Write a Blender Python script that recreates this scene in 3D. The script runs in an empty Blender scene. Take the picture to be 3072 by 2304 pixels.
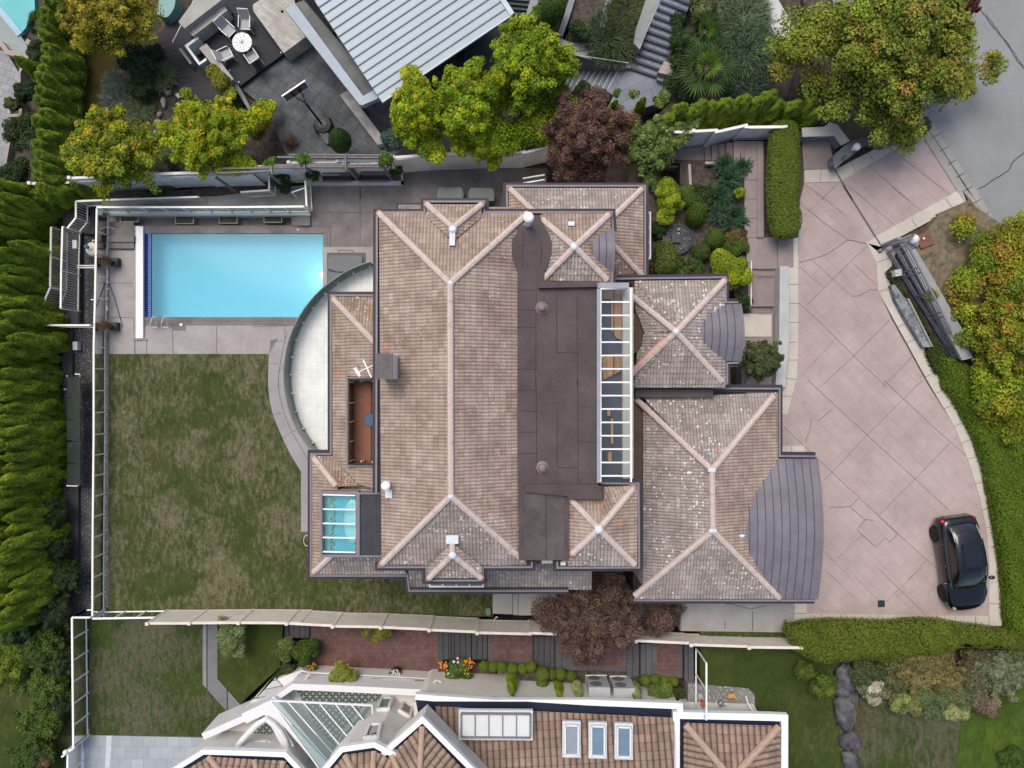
import bpy, math, random
import numpy as np
from mathutils import Vector, Matrix
R = math.radians
scene = bpy.context.scene
COL = scene.collection
# ------------------------------------------------------------ camera, sky, sun, exposure
H = 36.0            # the drone hovers 36 m above the lawn
F = 2180.0
cam = bpy.data.cameras.new('camera'); camo = bpy.data.objects.new('camera', cam); COL.objects.link(camo)
cam.sensor_width = 36; cam.lens = F*36/3072; cam.clip_end = 1000; cam.clip_start = 0.5
camo.location = (0, 0, H); camo.rotation_euler = (0, 0, 0); scene.camera = camo
world = bpy.data.worlds.new('World'); scene.world = world; world.use_nodes = True
wn = world.node_tree; bg = wn.nodes['Background']
sky = wn.nodes.new('ShaderNodeTexSky'); sky.sky_type = 'NISHITA'; sky.sun_disc = False
SUN_EL, SUN_AZ = 64, 330
sky.sun_elevation = R(SUN_EL); sky.sun_rotation = R(SUN_AZ); sky.air_density = 1.0; sky.dust_density = 4.0; sky.ozone_density = 1.0
tint = wn.nodes.new('ShaderNodeMix'); tint.data_type = 'RGBA'; tint.blend_type = 'MULTIPLY'; tint.inputs[0].default_value = 1; tint.inputs[7].default_value = (1, .985, .95, 1)
wn.links.new(sky.outputs[0], tint.inputs[6]); wn.links.new(tint.outputs[2], bg.inputs[0]); bg.inputs[1].default_value = 0.15
sun = bpy.data.lights.new('sun', 'SUN'); suno = bpy.data.objects.new('sun', sun); COL.objects.link(suno)
sun.energy = 1.35; sun.angle = R(32); sun.color = (1.0, 0.94, 0.86)
az, el = R(SUN_AZ), R(SUN_EL)
sdir = Vector((math.sin(az)*math.cos(el), math.cos(az)*math.cos(el), math.sin(el)))
suno.rotation_euler = sdir.to_track_quat('Z', 'Y').to_euler(); suno.location = (0, 0, 60)
scene.view_settings.view_transform = 'Standard'; scene.view_settings.look = 'None'
scene.view_settings.exposure = 0.34; scene.view_settings.gamma = 1
try:
    scene.cycles.transparent_max_bounces = 24; scene.cycles.max_bounces = 8
except Exception: pass
rnd = random.Random(7)

# ------------------------------------------------------------ plan coordinates: points read off in plan, put at their height
def P(px, py, z):
    k = (H-z)/F
    return Vector(((px-1536)*k, (1152-py)*k, z))
TX = {'0': 0, '1': 760, '2': 1500, '3': 2272}; TY = {'A': 0, 'B': 560, 'C': 1140, 'D': 1704}
SC = 800/2212
def q(t, *v):
    ox, oy = TX[t[1]], TY[t[0]]
    return [(ox+v[i]*SC, oy+v[i+1]*SC) for i in range(0, len(v), 2)]
def W(pts, z): return [P(x, y, z) for x, y in pts]

# ------------------------------------------------------------ mesh collector
class M:
    def __init__(s): s.v = []; s.f = []; s.uv = None; s.smooth = False
    def face(s, pts, up=False):
        pts = [Vector(p) for p in pts]
        if up:
            n = Vector((0, 0, 0))
            for i in range(len(pts)):
                a, b = pts[i], pts[(i+1) % len(pts)]
                n.z += (a.x-b.x)*(a.y+b.y)
            if n.z < 0: pts = pts[::-1]
        b = len(s.v); s.v += [tuple(p) for p in pts]; s.f.append(tuple(range(b, b+len(pts))))
        return s
    def poly(s, pts, z): return s.face(W(pts, z), True)
    def prism3(s, xy, z1, z0):
        a = 0
        for i in range(len(xy)):
            p, r = xy[i], xy[(i+1) % len(xy)]; a += p[0]*r[1]-r[0]*p[1]
        if a < 0: xy = xy[::-1]
        n = len(xy); b = len(s.v)
        s.v += [(p[0], p[1], z1) for p in xy]+[(p[0], p[1], z0) for p in xy]
        s.f.append(tuple(range(b, b+n))); s.f.append(tuple(range(b+2*n-1, b+n-1, -1)))
        for i in range(n):
            j = (i+1) % n; s.f.append((b+i, b+n+i, b+n+j, b+j))
        return s
    def prism(s, pts, z1, z0, ref=None):
        return s.prism3([tuple(p[:2]) for p in W(pts, z1 if ref is None else ref)], z1, z0)
    def rect(s, x0, y0, x1, y1, z1, z0, ref=None): return s.prism([(x0, y0), (x1, y0), (x1, y1), (x0, y1)], z1, z0, ref)
    def box(s, c, sx, sy, sz, rz=0, rx=0, ry=0):
        m = Matrix.Translation(c) @ Matrix.Rotation(rz, 4, 'Z') @ Matrix.Rotation(ry, 4, 'Y') @ Matrix.Rotation(rx, 4, 'X')
        b = len(s.v)
        for k in (-1, 1):
            for x, y in ((-1, -1), (1, -1), (1, 1), (-1, 1)): s.v.append(tuple(m @ Vector((x*sx/2, y*sy/2, k*sz/2))))
        for f in ((3, 2, 1, 0), (4, 5, 6, 7), (0, 1, 5, 4), (1, 2, 6, 5), (2, 3, 7, 6), (3, 0, 4, 7)): s.f.append(tuple(b+i for i in f))
        return s
    def beam(s, a, b, w, h, up=Vector((0, 0, 1))):
        a, b = Vector(a), Vector(b); d = (b-a)
        if d.length < 1e-6: return s
        d.normalize(); side = d.cross(up)
        if side.length < 1e-3: side = d.cross(Vector((0, 1, 0)))
        side.normalize(); u = side.cross(d)
        k = len(s.v)
        for p in (a, b):
            for i, j in ((-1, -1), (1, -1), (1, 1), (-1, 1)): s.v.append(tuple(p+side*(i*w/2)+u*(j*h/2)))
        for f in ((3, 2, 1, 0), (4, 5, 6, 7), (0, 1, 5, 4), (1, 2, 6, 5), (2, 3, 7, 6), (3, 0, 4, 7)): s.f.append(tuple(k+i for i in f))
        return s
    def tube(s, pts, r, n=8, caps=True):
        pts = [Vector(p) for p in pts]; rs = r if isinstance(r, (list, tuple)) else [r]*len(pts)
        b = len(s.v); prev = None
        for i, p in enumerate(pts):
            d = (pts[min(i+1, len(pts)-1)]-pts[max(i-1, 0)]).normalized()
            u = d.cross(Vector((0, 0, 1))) if abs(d.z) < .95 else d.cross(Vector((0, 1, 0)))
            u.normalize(); w = u.cross(d)
            for k in range(n):
                a = 2*math.pi*k/n; s.v.append(tuple(p+(u*math.cos(a)+w*math.sin(a))*rs[i]))
        for i in range(len(pts)-1):
            for k in range(n):
                j = (k+1) % n; s.f.append((b+i*n+k, b+i*n+j, b+(i+1)*n+j, b+(i+1)*n+k))
        if caps:
            s.f.append(tuple(b+k for k in range(n-1, -1, -1))); e = b+(len(pts)-1)*n; s.f.append(tuple(e+k for k in range(n)))
        return s
    def lathe(s, c, prof, n=20):
        c = Vector(c); b = len(s.v)
        for r, z in prof:
            for k in range(n):
                a = 2*math.pi*k/n; s.v.append((c.x+r*math.cos(a), c.y+r*math.sin(a), c.z+z))
        for i in range(len(prof)-1):
            for k in range(n):
                j = (k+1) % n; s.f.append((b+i*n+k, b+i*n+j, b+(i+1)*n+j, b+(i+1)*n+k))
        s.f.append(tuple(b+k for k in range(n-1, -1, -1))); e = b+(len(prof)-1)*n; s.f.append(tuple(e+k for k in range(n)))
        return s
    def blob(s, c, rx, ry, rz, n=14, m=8, jit=0.0, rg=None):
        prof_b = len(s.v); c = Vector(c); rg = rg or rnd
        for i in range(m+1):
            t = math.pi*i/m
            for k in range(n):
                a = 2*math.pi*k/n; j = 1+rg.uniform(-jit, jit)
                s.v.append((c.x+rx*j*math.sin(t)*math.cos(a), c.y+ry*j*math.sin(t)*math.sin(a), c.z+rz*j*math.cos(t)))
        for i in range(m):
            for k in range(n):
                j = (k+1) % n; s.f.append((prof_b+i*n+k, prof_b+(i+1)*n+k, prof_b+(i+1)*n+j, prof_b+i*n+j))
        return s
    def ribbon(s, pts, w, z=None):
        """flat ribbon along plan points (or 3d points)"""
        p3 = W(pts, z) if z is not None else [Vector(p) for p in pts]
        b = len(s.v)
        for i, p in enumerate(p3):
            d = (p3[min(i+1, len(p3)-1)]-p3[max(i-1, 0)]); d.z = 0; d.normalize(); n = Vector((-d.y, d.x, 0))
            s.v.append(tuple(p+n*w/2)); s.v.append(tuple(p-n*w/2))
        for i in range(len(p3)-1): s.f.append((b+2*i, b+2*i+1, b+2*i+3, b+2*i+2))
        return s
    def wallpath(s, pts, w, z1, z0, closed=False):
        """vertical wall of thickness w along 3d/plan world xy points, mitred"""
        xy = [Vector(p[:2]) for p in pts]; n = len(xy); L = []; Rr = []
        for i in range(n):
            if closed: a, c = xy[i-1], xy[(i+1) % n]
            else: a, c = xy[max(i-1, 0)], xy[min(i+1, n-1)]
            d1 = (xy[i]-a).normalized() if (xy[i]-a).length > 1e-6 else (c-xy[i]).normalized()
            d2 = (c-xy[i]).normalized() if (c-xy[i]).length > 1e-6 else d1
            n1 = Vector((-d1.y, d1.x)); n2 = Vector((-d2.y, d2.x)); m = (n1+n2)
            m = m.normalized() if m.length > 1e-3 else n1
            k = 1/max(.35, m.dot(n1)); L.append(xy[i]+m*k*w/2); Rr.append(xy[i]-m*k*w/2)
        for i in range(n if closed else n-1):
            j = (i+1) % n; s.prism3([tuple(L[i]), tuple(Rr[i]), tuple(Rr[j]), tuple(L[j])], z1, z0)
        return s

def mesh_from(name, m, mat, origin, smooth=False):
    me = bpy.data.meshes.new(name); o = Vector(origin)
    if isinstance(m, tuple):        # leaf arrays
        co, col = m; co = co-np.array(o)[None, :]; n = len(co)//4
        me.vertices.add(n*4); me.vertices.foreach_set('co', co.astype(np.float32).ravel())
        me.loops.add(n*4); me.loops.foreach_set('vertex_index', np.arange(n*4, dtype=np.int32))
        me.polygons.add(n); me.polygons.foreach_set('loop_start', np.arange(0, n*4, 4, dtype=np.int32))
        try: me.polygons.foreach_set('loop_total', np.full(n, 4, dtype=np.int32))
        except Exception: pass
        a = me.attributes.new('Col', 'FLOAT_COLOR', 'POINT'); a.data.foreach_set('color', col.astype(np.float32).ravel())
        me.update(calc_edges=True); me.validate()
    else:
        me.from_pydata([(v[0]-o.x, v[1]-o.y, v[2]-o.z) for v in m.v], [], m.f); me.update()
        if m.uv:
            l = me.uv_layers.new(name='UVMap'); flat = []
            for f, u in zip(m.f, m.uv): flat += [c for p in u for c in p]
            l.data.foreach_set('uv', flat)
        if smooth or m.smooth: me.polygons.foreach_set('use_smooth', [True]*len(me.polygons))
    me.materials.append(mat); return me
ORG = {}
def tagit(o, label=None, cat=None, group=None, kind=None):
    if label: o['label'] = label
    if cat: o['category'] = cat
    if group: o['group'] = group
    if kind: o['kind'] = kind
    return o
def thing(name, label, cat, loc, group=None):
    o = bpy.data.objects.new(name, None); COL.objects.link(o); o.location = loc; o.empty_display_size = .2
    ORG[o.name] = Vector(loc); return tagit(o, label, cat, group)
def part(name, m, mat, parent, label=None, smooth=False, kind=None):
    o = bpy.data.objects.new(name, mesh_from(name, m, mat, ORG[parent.name], smooth)); COL.objects.link(o)
    o.parent = parent; ORG[o.name] = ORG[parent.name]; return tagit(o, label, kind=kind)
def solo(name, m, mat, label, cat, group=None, smooth=False, kind=None):
    v = m[0] if isinstance(m, tuple) else np.array(m.v); lo, hi = v.min(0), v.max(0)
    org = Vector(((lo[0]+hi[0])/2, (lo[1]+hi[1])/2, lo[2]))
    o = bpy.data.objects.new(name, mesh_from(name, m, mat, org, smooth)); COL.objects.link(o); o.location = org
    ORG[o.name] = org; return tagit(o, label, cat, group, kind)
def struct(name, m, mat, smooth=False): 
    o = bpy.data.objects.new(name, mesh_from(name, m, mat, (0, 0, 0), smooth)); COL.objects.link(o); o['kind'] = 'structure'; return o
def copy_tree(o, loc, rz=0, sc=1.0, label=None):
    c = o.copy(); COL.objects.link(c); c.location = loc; c.rotation_euler = (0, 0, rz); c.scale = (sc, sc, sc) if not isinstance(sc, tuple) else sc
    if label: c['label'] = label
    for ch in list(o.children):
        d = ch.copy(); COL.objects.link(d); d.parent = c
        for g in list(ch.children):
            e = g.copy(); COL.objects.link(e); e.parent = d
    return c

# ------------------------------------------------------------ materials
class N:
    def __init__(s, name):
        s.m = bpy.data.materials.new(name); s.m.use_nodes = True; s.t = s.m.node_tree; s.b = s.t.nodes['Principled BSDF']; s.out = s.t.nodes['Material Output']
        s.pos = s.t.nodes.new('ShaderNodeNewGeometry').outputs['Position']
    def n(s, kind, **kw):
        x = s.t.nodes.new(kind)
        for k, v in kw.items(): setattr(x, k, v)
        return x
    def l(s, a, b): s.t.links.new(a, b)
    def noise(s, scale, detail=4, rough=.55, vec=None, out='Fac'):
        x = s.n('ShaderNodeTexNoise'); x.inputs['Scale'].default_value = scale; x.inputs['Detail'].default_value = detail; x.inputs['Roughness'].default_value = rough
        s.l(vec or s.pos, x.inputs['Vector']); return x.outputs[out]
    def ramp(s, fac, stops, interp='LINEAR'):
        x = s.n('ShaderNodeValToRGB'); r = x.color_ramp; r.interpolation = interp
        while len(r.elements) < len(stops): r.elements.new(.5)
        for e, (p, c) in zip(r.elements, stops): e.position = p; e.color = (c[0], c[1], c[2], 1) if isinstance(c, (tuple, list)) else (c, c, c, 1)
        s.l(fac, x.inputs[0]); return x.outputs[0]
    def mix(s, fac, a, b, mode='MIX'):
        x = s.n('ShaderNodeMix', data_type='RGBA', blend_type=mode)
        for k, v in ((0, fac), (6, a), (7, b)):
            if isinstance(v, (int, float)): x.inputs[k].default_value = v
            elif isinstance(v, (tuple, list)): x.inputs[k].default_value = (v[0], v[1], v[2], 1)
            else: s.l(v, x.inputs[k])
        return x.outputs[2]
    def math(s, op, a, b=0.0, c=None):
        x = s.n('ShaderNodeMath', operation=op)
        for i, v in enumerate((a, b) if c is None else (a, b, c)):
            if isinstance(v, (int, float)): x.inputs[i].default_value = v
            else: s.l(v, x.inputs[i])
        return x.outputs[0]
    def mapping(s, rot=0, scale=(1, 1, 1), loc=(0, 0, 0), vec=None):
        x = s.n('ShaderNodeMapping'); x.inputs['Rotation'].default_value = (0, 0, rot); x.inputs['Scale'].default_value = scale; x.inputs['Location'].default_value = loc
        s.l(vec or s.pos, x.inputs['Vector']); return x.outputs[0]
    def bump(s, h, strength=.3, dist=.02):
        x = s.n('ShaderNodeBump'); x.inputs['Strength'].default_value = strength; x.inputs['Distance'].default_value = dist
        s.l(h, x.inputs['Height']); s.l(x.outputs[0], s.b.inputs['Normal'])
    def done(s, color=None, rough=.8, spec=.3, metal=0):
        if color is not None:
            if isinstance(color, (tuple, list)): s.b.inputs['Base Color'].default_value = (*color, 1)
            else: s.l(color, s.b.inputs['Base Color'])
        if isinstance(rough, (int, float)): s.b.inputs['Roughness'].default_value = rough
        else: s.l(rough, s.b.inputs['Roughness'])
        s.b.inputs['Specular IOR Level'].default_value = spec; s.b.inputs['Metallic'].default_value = metal
        return s.m
def nm(name, c1, c2, scale=3, rough=.8, spec=.3, bump=0, c3=None, detail=5, bscale=None, metal=0, fine=0, stain=0):
    """two/three tone mottled surface"""
    x = N(name); f = x.noise(scale, detail, .6)
    st = [(.32, c1), (.68, c2)] if c3 is None else [(.28, c1), (.5, c2), (.72, c3)]
    c = x.ramp(f, st)
    if fine:
        g = x.noise(fine, 3, .7); c = x.mix(.55, c, x.ramp(g, [(.3, .35), (.7, .75)]), 'OVERLAY')
    if stain:
        g = x.noise(.45, 6, .65); c = x.mix(stain, c, x.ramp(g, [(.36, .45), (.55, 1)]), 'MULTIPLY')
    if bump: x.bump(x.noise(bscale or scale*6, 5, .65), bump, .02)
    return x.done(c, rough, spec, metal)
def plain(name, c, rough=.5, spec=.4, metal=0, var=.12, scale=2.5):
    x = N(name); f = x.noise(scale, 5, .6); k = tuple(v*(1-var) for v in c)
    return x.done(x.ramp(f, [(.35, k), (.65, c)]), rough, spec, metal)
def tile_mat(name, cols, spot=.5, redtile=True, tw=.27, th=.24, per=.135, valley_tone=.6):
    x = N(name); uv = x.n('ShaderNodeUVMap').outputs[0]
    sn = x.n('ShaderNodeVectorMath', operation='SNAP'); x.l(uv, sn.inputs[0]); sn.inputs[1].default_value = (tw, th, 1)
    wh = x.n('ShaderNodeTexWhiteNoise', noise_dimensions='3D'); x.l(sn.outputs[0], wh.inputs[0])
    base = x.ramp(x.noise(.9, 5, .6), [(.3, cols[0]), (.5, cols[1]), (.7, cols[2])])
    tl = x.ramp(wh.outputs[0], [(0, .80), (.5, .97), (.9, 1.05), (1, 1.13)])
    c = x.mix(1, base, tl, 'MULTIPLY')
    wv = x.noise(14, 4, .7); c = x.mix(.5, c, x.ramp(wv, [(.3, .38), (.7, .62)]), 'OVERLAY')
    if redtile:
        lf = x.noise(.55, 2, .5); r = x.math('MULTIPLY', x.math('GREATER_THAN', wh.outputs[0], .985), x.math('GREATER_THAN', lf, .56))
        c = x.mix(x.math('MULTIPLY', r, .7), c, (.42, .2, .14))
    # lichen and droppings: small pale dots, denser in patches, plus streaky patches
    v = x.n('ShaderNodeTexVoronoi'); v.inputs['Scale'].default_value = 8.5; x.l(x.pos, v.inputs['Vector'])
    sz = x.math('MULTIPLY', x.n('ShaderNodeSeparateColor').outputs[0], 0)
    sep = x.n('ShaderNodeSeparateColor'); x.l(v.outputs['Color'], sep.inputs[0])
    dens = x.ramp(x.noise(.7, 4, .6), [(.34, .22), (.60, 1)])
    th_ = x.math('MULTIPLY', x.math('MULTIPLY', sep.outputs[0], sep.outputs[1]), x.math('MULTIPLY', dens, .56*spot))
    dot = x.math('LESS_THAN', v.outputs['Distance'], th_)
    c = x.mix(x.math('MULTIPLY', dot, .85), c, (.72, .70, .68))
    pa = x.noise(1.1, 6, .75); pb = x.noise(9, 4, .8); pm = x.math('MULTIPLY', x.ramp(pa, [(.54, 0), (.66, 1)]), x.ramp(pb, [(.46, 0), (.60, 1)]))
    c = x.mix(x.math('MULTIPLY', pm, .6*spot), c, (.66, .64, .62))
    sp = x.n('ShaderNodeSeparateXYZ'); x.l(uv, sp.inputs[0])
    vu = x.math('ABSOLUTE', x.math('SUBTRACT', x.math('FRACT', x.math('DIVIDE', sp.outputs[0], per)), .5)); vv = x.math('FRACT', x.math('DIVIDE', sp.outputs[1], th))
    c = x.mix(1, c, x.ramp(vu, [(.30, 1), (.48, valley_tone)]), 'MULTIPLY'); c = x.mix(1, c, x.ramp(vv, [(.0, .62), (.12, 1)]), 'MULTIPLY')  # tile colour darker in the rib valleys and at the course edges
    x.bump(x.noise(60, 3, .7), .25, .01)
    return x.done(c, .85, .2)
def grass_mat(name, greens, browns, amount=.5, sc=1.0):
    x = N(name)
    g = x.ramp(x.noise(1.3*sc, 6, .7), [(.3, greens[0]), (.7, greens[1])])
    b = x.ramp(x.noise(7, 5, .7), [(.3, browns[0]), (.7, browns[1])])
    lo, hi = .60-amount*.3, .66-amount*.3
    m1 = x.noise(.36*sc, 4, .6); m2 = x.noise(2.6, 9, .80, x.mapping(0, (1.8, .7, 1)))
    comb = x.math('ADD', x.math('MULTIPLY', m1, .35), x.math('MULTIPLY', m2, .65))
    c = x.mix(x.ramp(comb, [(lo-.04, 0), (hi, .92)]), g, b)
    f = x.noise(42, 4, .75); c = x.mix(.8, c, x.ramp(f, [(.28, .22), (.72, .8)]), 'OVERLAY')
    x.bump(x.noise(38, 5, .8), .7, .03)
    return x.done(c, .95, .1)
def conc(name, c1, c2, stain=.35, speck=0, joints=None, cv=.12, mv=.5):
    x = N(name); c = x.ramp(x.noise(.9, 7, .68), [(.3, c1), (.7, c2)])
    c = x.mix(.55, c, x.ramp(x.noise(30, 4, .75), [(.3, .38), (.7, .62)]), 'OVERLAY')
    st = x.noise(.33, 8, .7); c = x.mix(stain, c, x.ramp(st, [(.38, .5), (.56, 1)]), 'MULTIPLY')
    if speck:
        v = x.n('ShaderNodeTexVoronoi'); v.inputs['Scale'].default_value = 14; x.l(x.pos, v.inputs['Vector'])
        sep = x.n('ShaderNodeSeparateColor'); x.l(v.outputs['Color'], sep.inputs[0])
        d = x.math('LESS_THAN', v.outputs['Distance'], x.math('MULTIPLY', sep.outputs[0], .42)); c = x.mix(x.math('MULTIPLY', d, speck), c, (.5, .5, .48))
    if joints:
        b = x.n('ShaderNodeTexBrick'); rot, bw, bh, jw, off = joints
        x.l(x.mapping(rot), b.inputs['Vector']); b.inputs['Scale'].default_value = 1; b.inputs['Brick Width'].default_value = bw; b.inputs['Row Height'].default_value = bh
        b.inputs['Mortar Size'].default_value = jw; b.inputs['Mortar Smooth'].default_value = .1; b.offset = off
        b.inputs['Color1'].default_value = (1-cv, 1-cv, 1-cv, 1); b.inputs['Color2'].default_value = (1+cv*.7, 1+cv*.7, 1+cv*.7, 1); b.inputs['Mortar'].default_value = (mv, mv, mv, 1)
        c = x.mix(1, c, b.outputs['Color'], 'MULTIPLY')
    x.bump(x.noise(45, 4, .7), .25, .01)
    return x.done(c, .85, .25)
def brick(name, c1, c2, mort, bw, bh, rot=0, jw=.008, off=.5, vec=None):
    x = N(name); b = x.n('ShaderNodeTexBrick'); x.l(x.mapping(rot), b.inputs['Vector'])
    b.inputs['Scale'].default_value = 1; b.inputs['Brick Width'].default_value = bw; b.inputs['Row Height'].default_value = bh; b.inputs['Mortar Size'].default_value = jw; b.offset = off
    for k, c in (('Color1', c1), ('Color2', c2), ('Mortar', mort)): b.inputs[k].default_value = (*c, 1)
    c = x.mix(.7, b.outputs['Color'], x.ramp(x.noise(1.2, 7, .7), [(.3, .3), (.7, .66)]), 'OVERLAY')
    c = x.mix(.5, c, x.ramp(x.noise(25, 4, .7), [(.3, .35), (.7, .65)]), 'OVERLAY')
    x.bump(b.outputs['Fac'], -.4, .01); return x.done(c, .85, .25)
def planks(name, c1, c2, w, rot=0, gap=.06):
    """boards running along the local x after rotation; w = board width"""
    x = N(name); mp = x.mapping(rot, (1, 1/w, 1)); s = x.n('ShaderNodeSeparateXYZ'); x.l(mp, s.inputs[0])
    fl = x.math('FLOOR', s.outputs[1]); fr = x.math('FRACT', s.outputs[1])
    wh = x.n('ShaderNodeTexWhiteNoise', noise_dimensions='1D'); x.l(fl, wh.inputs['W'])
    st = x.noise(3, 6, .7, x.mapping(rot, (.6, 9, 1)))
    c = x.mix(st, c1, c2); c = x.mix(1, c, x.ramp(wh.outputs[0], [(0, .78), (1, 1.15)]), 'MULTIPLY')
    g = x.math('LESS_THAN', fr, gap); c = x.mix(g, c, tuple(v*.25 for v in c1))
    c = x.mix(.6, c, x.ramp(x.noise(.9, 6, .7), [(.35, .35), (.65, .6)]), 'OVERLAY')
    return x.done(c, .7, .3)
def glass(name, tint=(.8, .95, .92), alpha=.75, rough=.03):
    x = N(name); tr = x.n('ShaderNodeBsdfTransparent'); tr.inputs[0].default_value = (*tint, 1)
    gl = x.n('ShaderNodeBsdfGlossy'); gl.inputs['Roughness'].default_value = rough
    mx = x.n('ShaderNodeMixShader'); fr = x.n('ShaderNodeFresnel'); fr.inputs[0].default_value = 1.45
    x.l(x.math('ADD', x.math('MULTIPLY', fr.outputs[0], 1.0), 1-alpha if alpha < 1 else 0), mx.inputs[0])
    x.l(tr.outputs[0], mx.inputs[1]); x.l(gl.outputs[0], mx.inputs[2]); x.l(mx.outputs[0], x.out.inputs['Surface']); return x.m
def emit(name, c, s):
    x = N(name); e = x.n('ShaderNodeEmission'); e.inputs[0].default_value = (*c, 1); e.inputs[1].default_value = s; x.l(e.outputs[0], x.out.inputs['Surface']); return x.m
def leafmat():
    x = N('leaf'); a = x.n('ShaderNodeAttribute', attribute_name='Col'); oi = x.n('ShaderNodeObjectInfo')
    c = x.mix(1, a.outputs['Color'], x.ramp(oi.outputs['Random'], [(0, (.88, .9, .88)), (1, (1.1, 1.08, 1.05))]), 'MULTIPLY')
    x.l(c, x.b.inputs['Base Color']); x.b.inputs['Roughness'].default_value = .55; x.b.inputs['Specular IOR Level'].default_value = .25
    tl = x.n('ShaderNodeBsdfTranslucent'); x.l(c, tl.inputs[0]); mx = x.n('ShaderNodeMixShader'); mx.inputs[0].default_value = .3
    x.l(x.b.outputs[0], mx.inputs[1]); x.l(tl.outputs[0], mx.inputs[2]); x.l(mx.outputs[0], x.out.inputs['Surface']); return x.m
LEAF = leafmat()
m_soil = nm('soil', (.035, .028, .024), (.09, .075, .062), 2.5, .95, .1, .7, c3=(.14, .12, .10), fine=30)
m_soil2 = nm('mulch', (.03, .024, .02), (.07, .058, .048), 5, .95, .1, .8, c3=(.12, .10, .085), fine=40)
m_verge = grass_mat('verge_grass', ((.06, .06, .03), (.11, .10, .055)), ((.12, .10, .07), (.20, .17, .12)), .9)
m_lawn = grass_mat('dry_lawn', ((.028, .044, .011), (.062, .077, .024)), ((.085, .082, .045), (.21, .18, .115)), .30)
m_lawn_g = grass_mat('green_lawn', ((.028, .046, .010), (.05, .07, .016)), ((.07, .065, .03), (.11, .10, .05)), .18, .8)
m_lawn_d = grass_mat('dim_lawn', ((.025, .045, .010), (.045, .07, .016)), ((.07, .065, .04), (.13, .115, .08)), .35, .8)
m_lawn_b = grass_mat('bright_lawn', ((.05, .085, .012), (.08, .125, .018)), ((.03, .055, .01), (.05, .08, .015)), .4, 2)
m_strip = grass_mat('brown_grass', ((.035, .038, .009), (.055, .05, .012)), ((.05, .04, .012), (.07, .055, .022)), .6)
m_asph = nm('asphalt', (.19, .20, .205), (.235, .245, .25), .5, .9, .25, .4, fine=45, bscale=70)
m_deck = conc('pool_concrete', (.15, .135, .135), (.235, .215, .21), .6)
m_deck2 = conc('pale_concrete', (.27, .25, .24), (.37, .345, .335), .35)
m_curve = conc('curved_concrete', (.27, .255, .265), (.33, .315, .325), .25)
m_side = conc('side_concrete', (.27, .26, .25), (.35, .34, .33), .3)
m_green = conc('green_grey_concrete', (.25, .265, .25), (.33, .345, .33), .5)
m_pink = conc('stamped_pink_concrete', (.345, .275, .26), (.42, .342, .325), .25, joints=(R(46), .86, .5, .02, .37), cv=.025, mv=.90)
m_pathpink = conc('path_concrete', (.22, .18, .175), (.28, .235, .23), .25)
m_cream = conc('cream_concrete', (.44, .41, .36), (.53, .49, .43), .25)
m_kerb = conc('kerb_concrete', (.26, .255, .24), (.34, .33, .31), .35)
m_agg = conc('pebble_aggregate', (.05, .052, .056), (.095, .097, .102), .4, speck=.5)
m_patio = conc('slate_patio', (.05, .058, .066), (.16, .172, .183), .8, joints=(R(35.5), .62, .62, .012, 0))
m_stonew = conc('weathered_stone', (.3, .3, .29), (.42, .41, .39), .5)
m_stonel = brick('coursed_stone', (.38, .36, .33), (.46, .44, .40), (.26, .25, .23), .9, .16, R(34))
m_rubble = None
m_joint = plain('joint', (.15, .13, .125), .9, .1)
m_crack = plain('crack', (.06, .05, .048), .9, .1)
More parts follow.
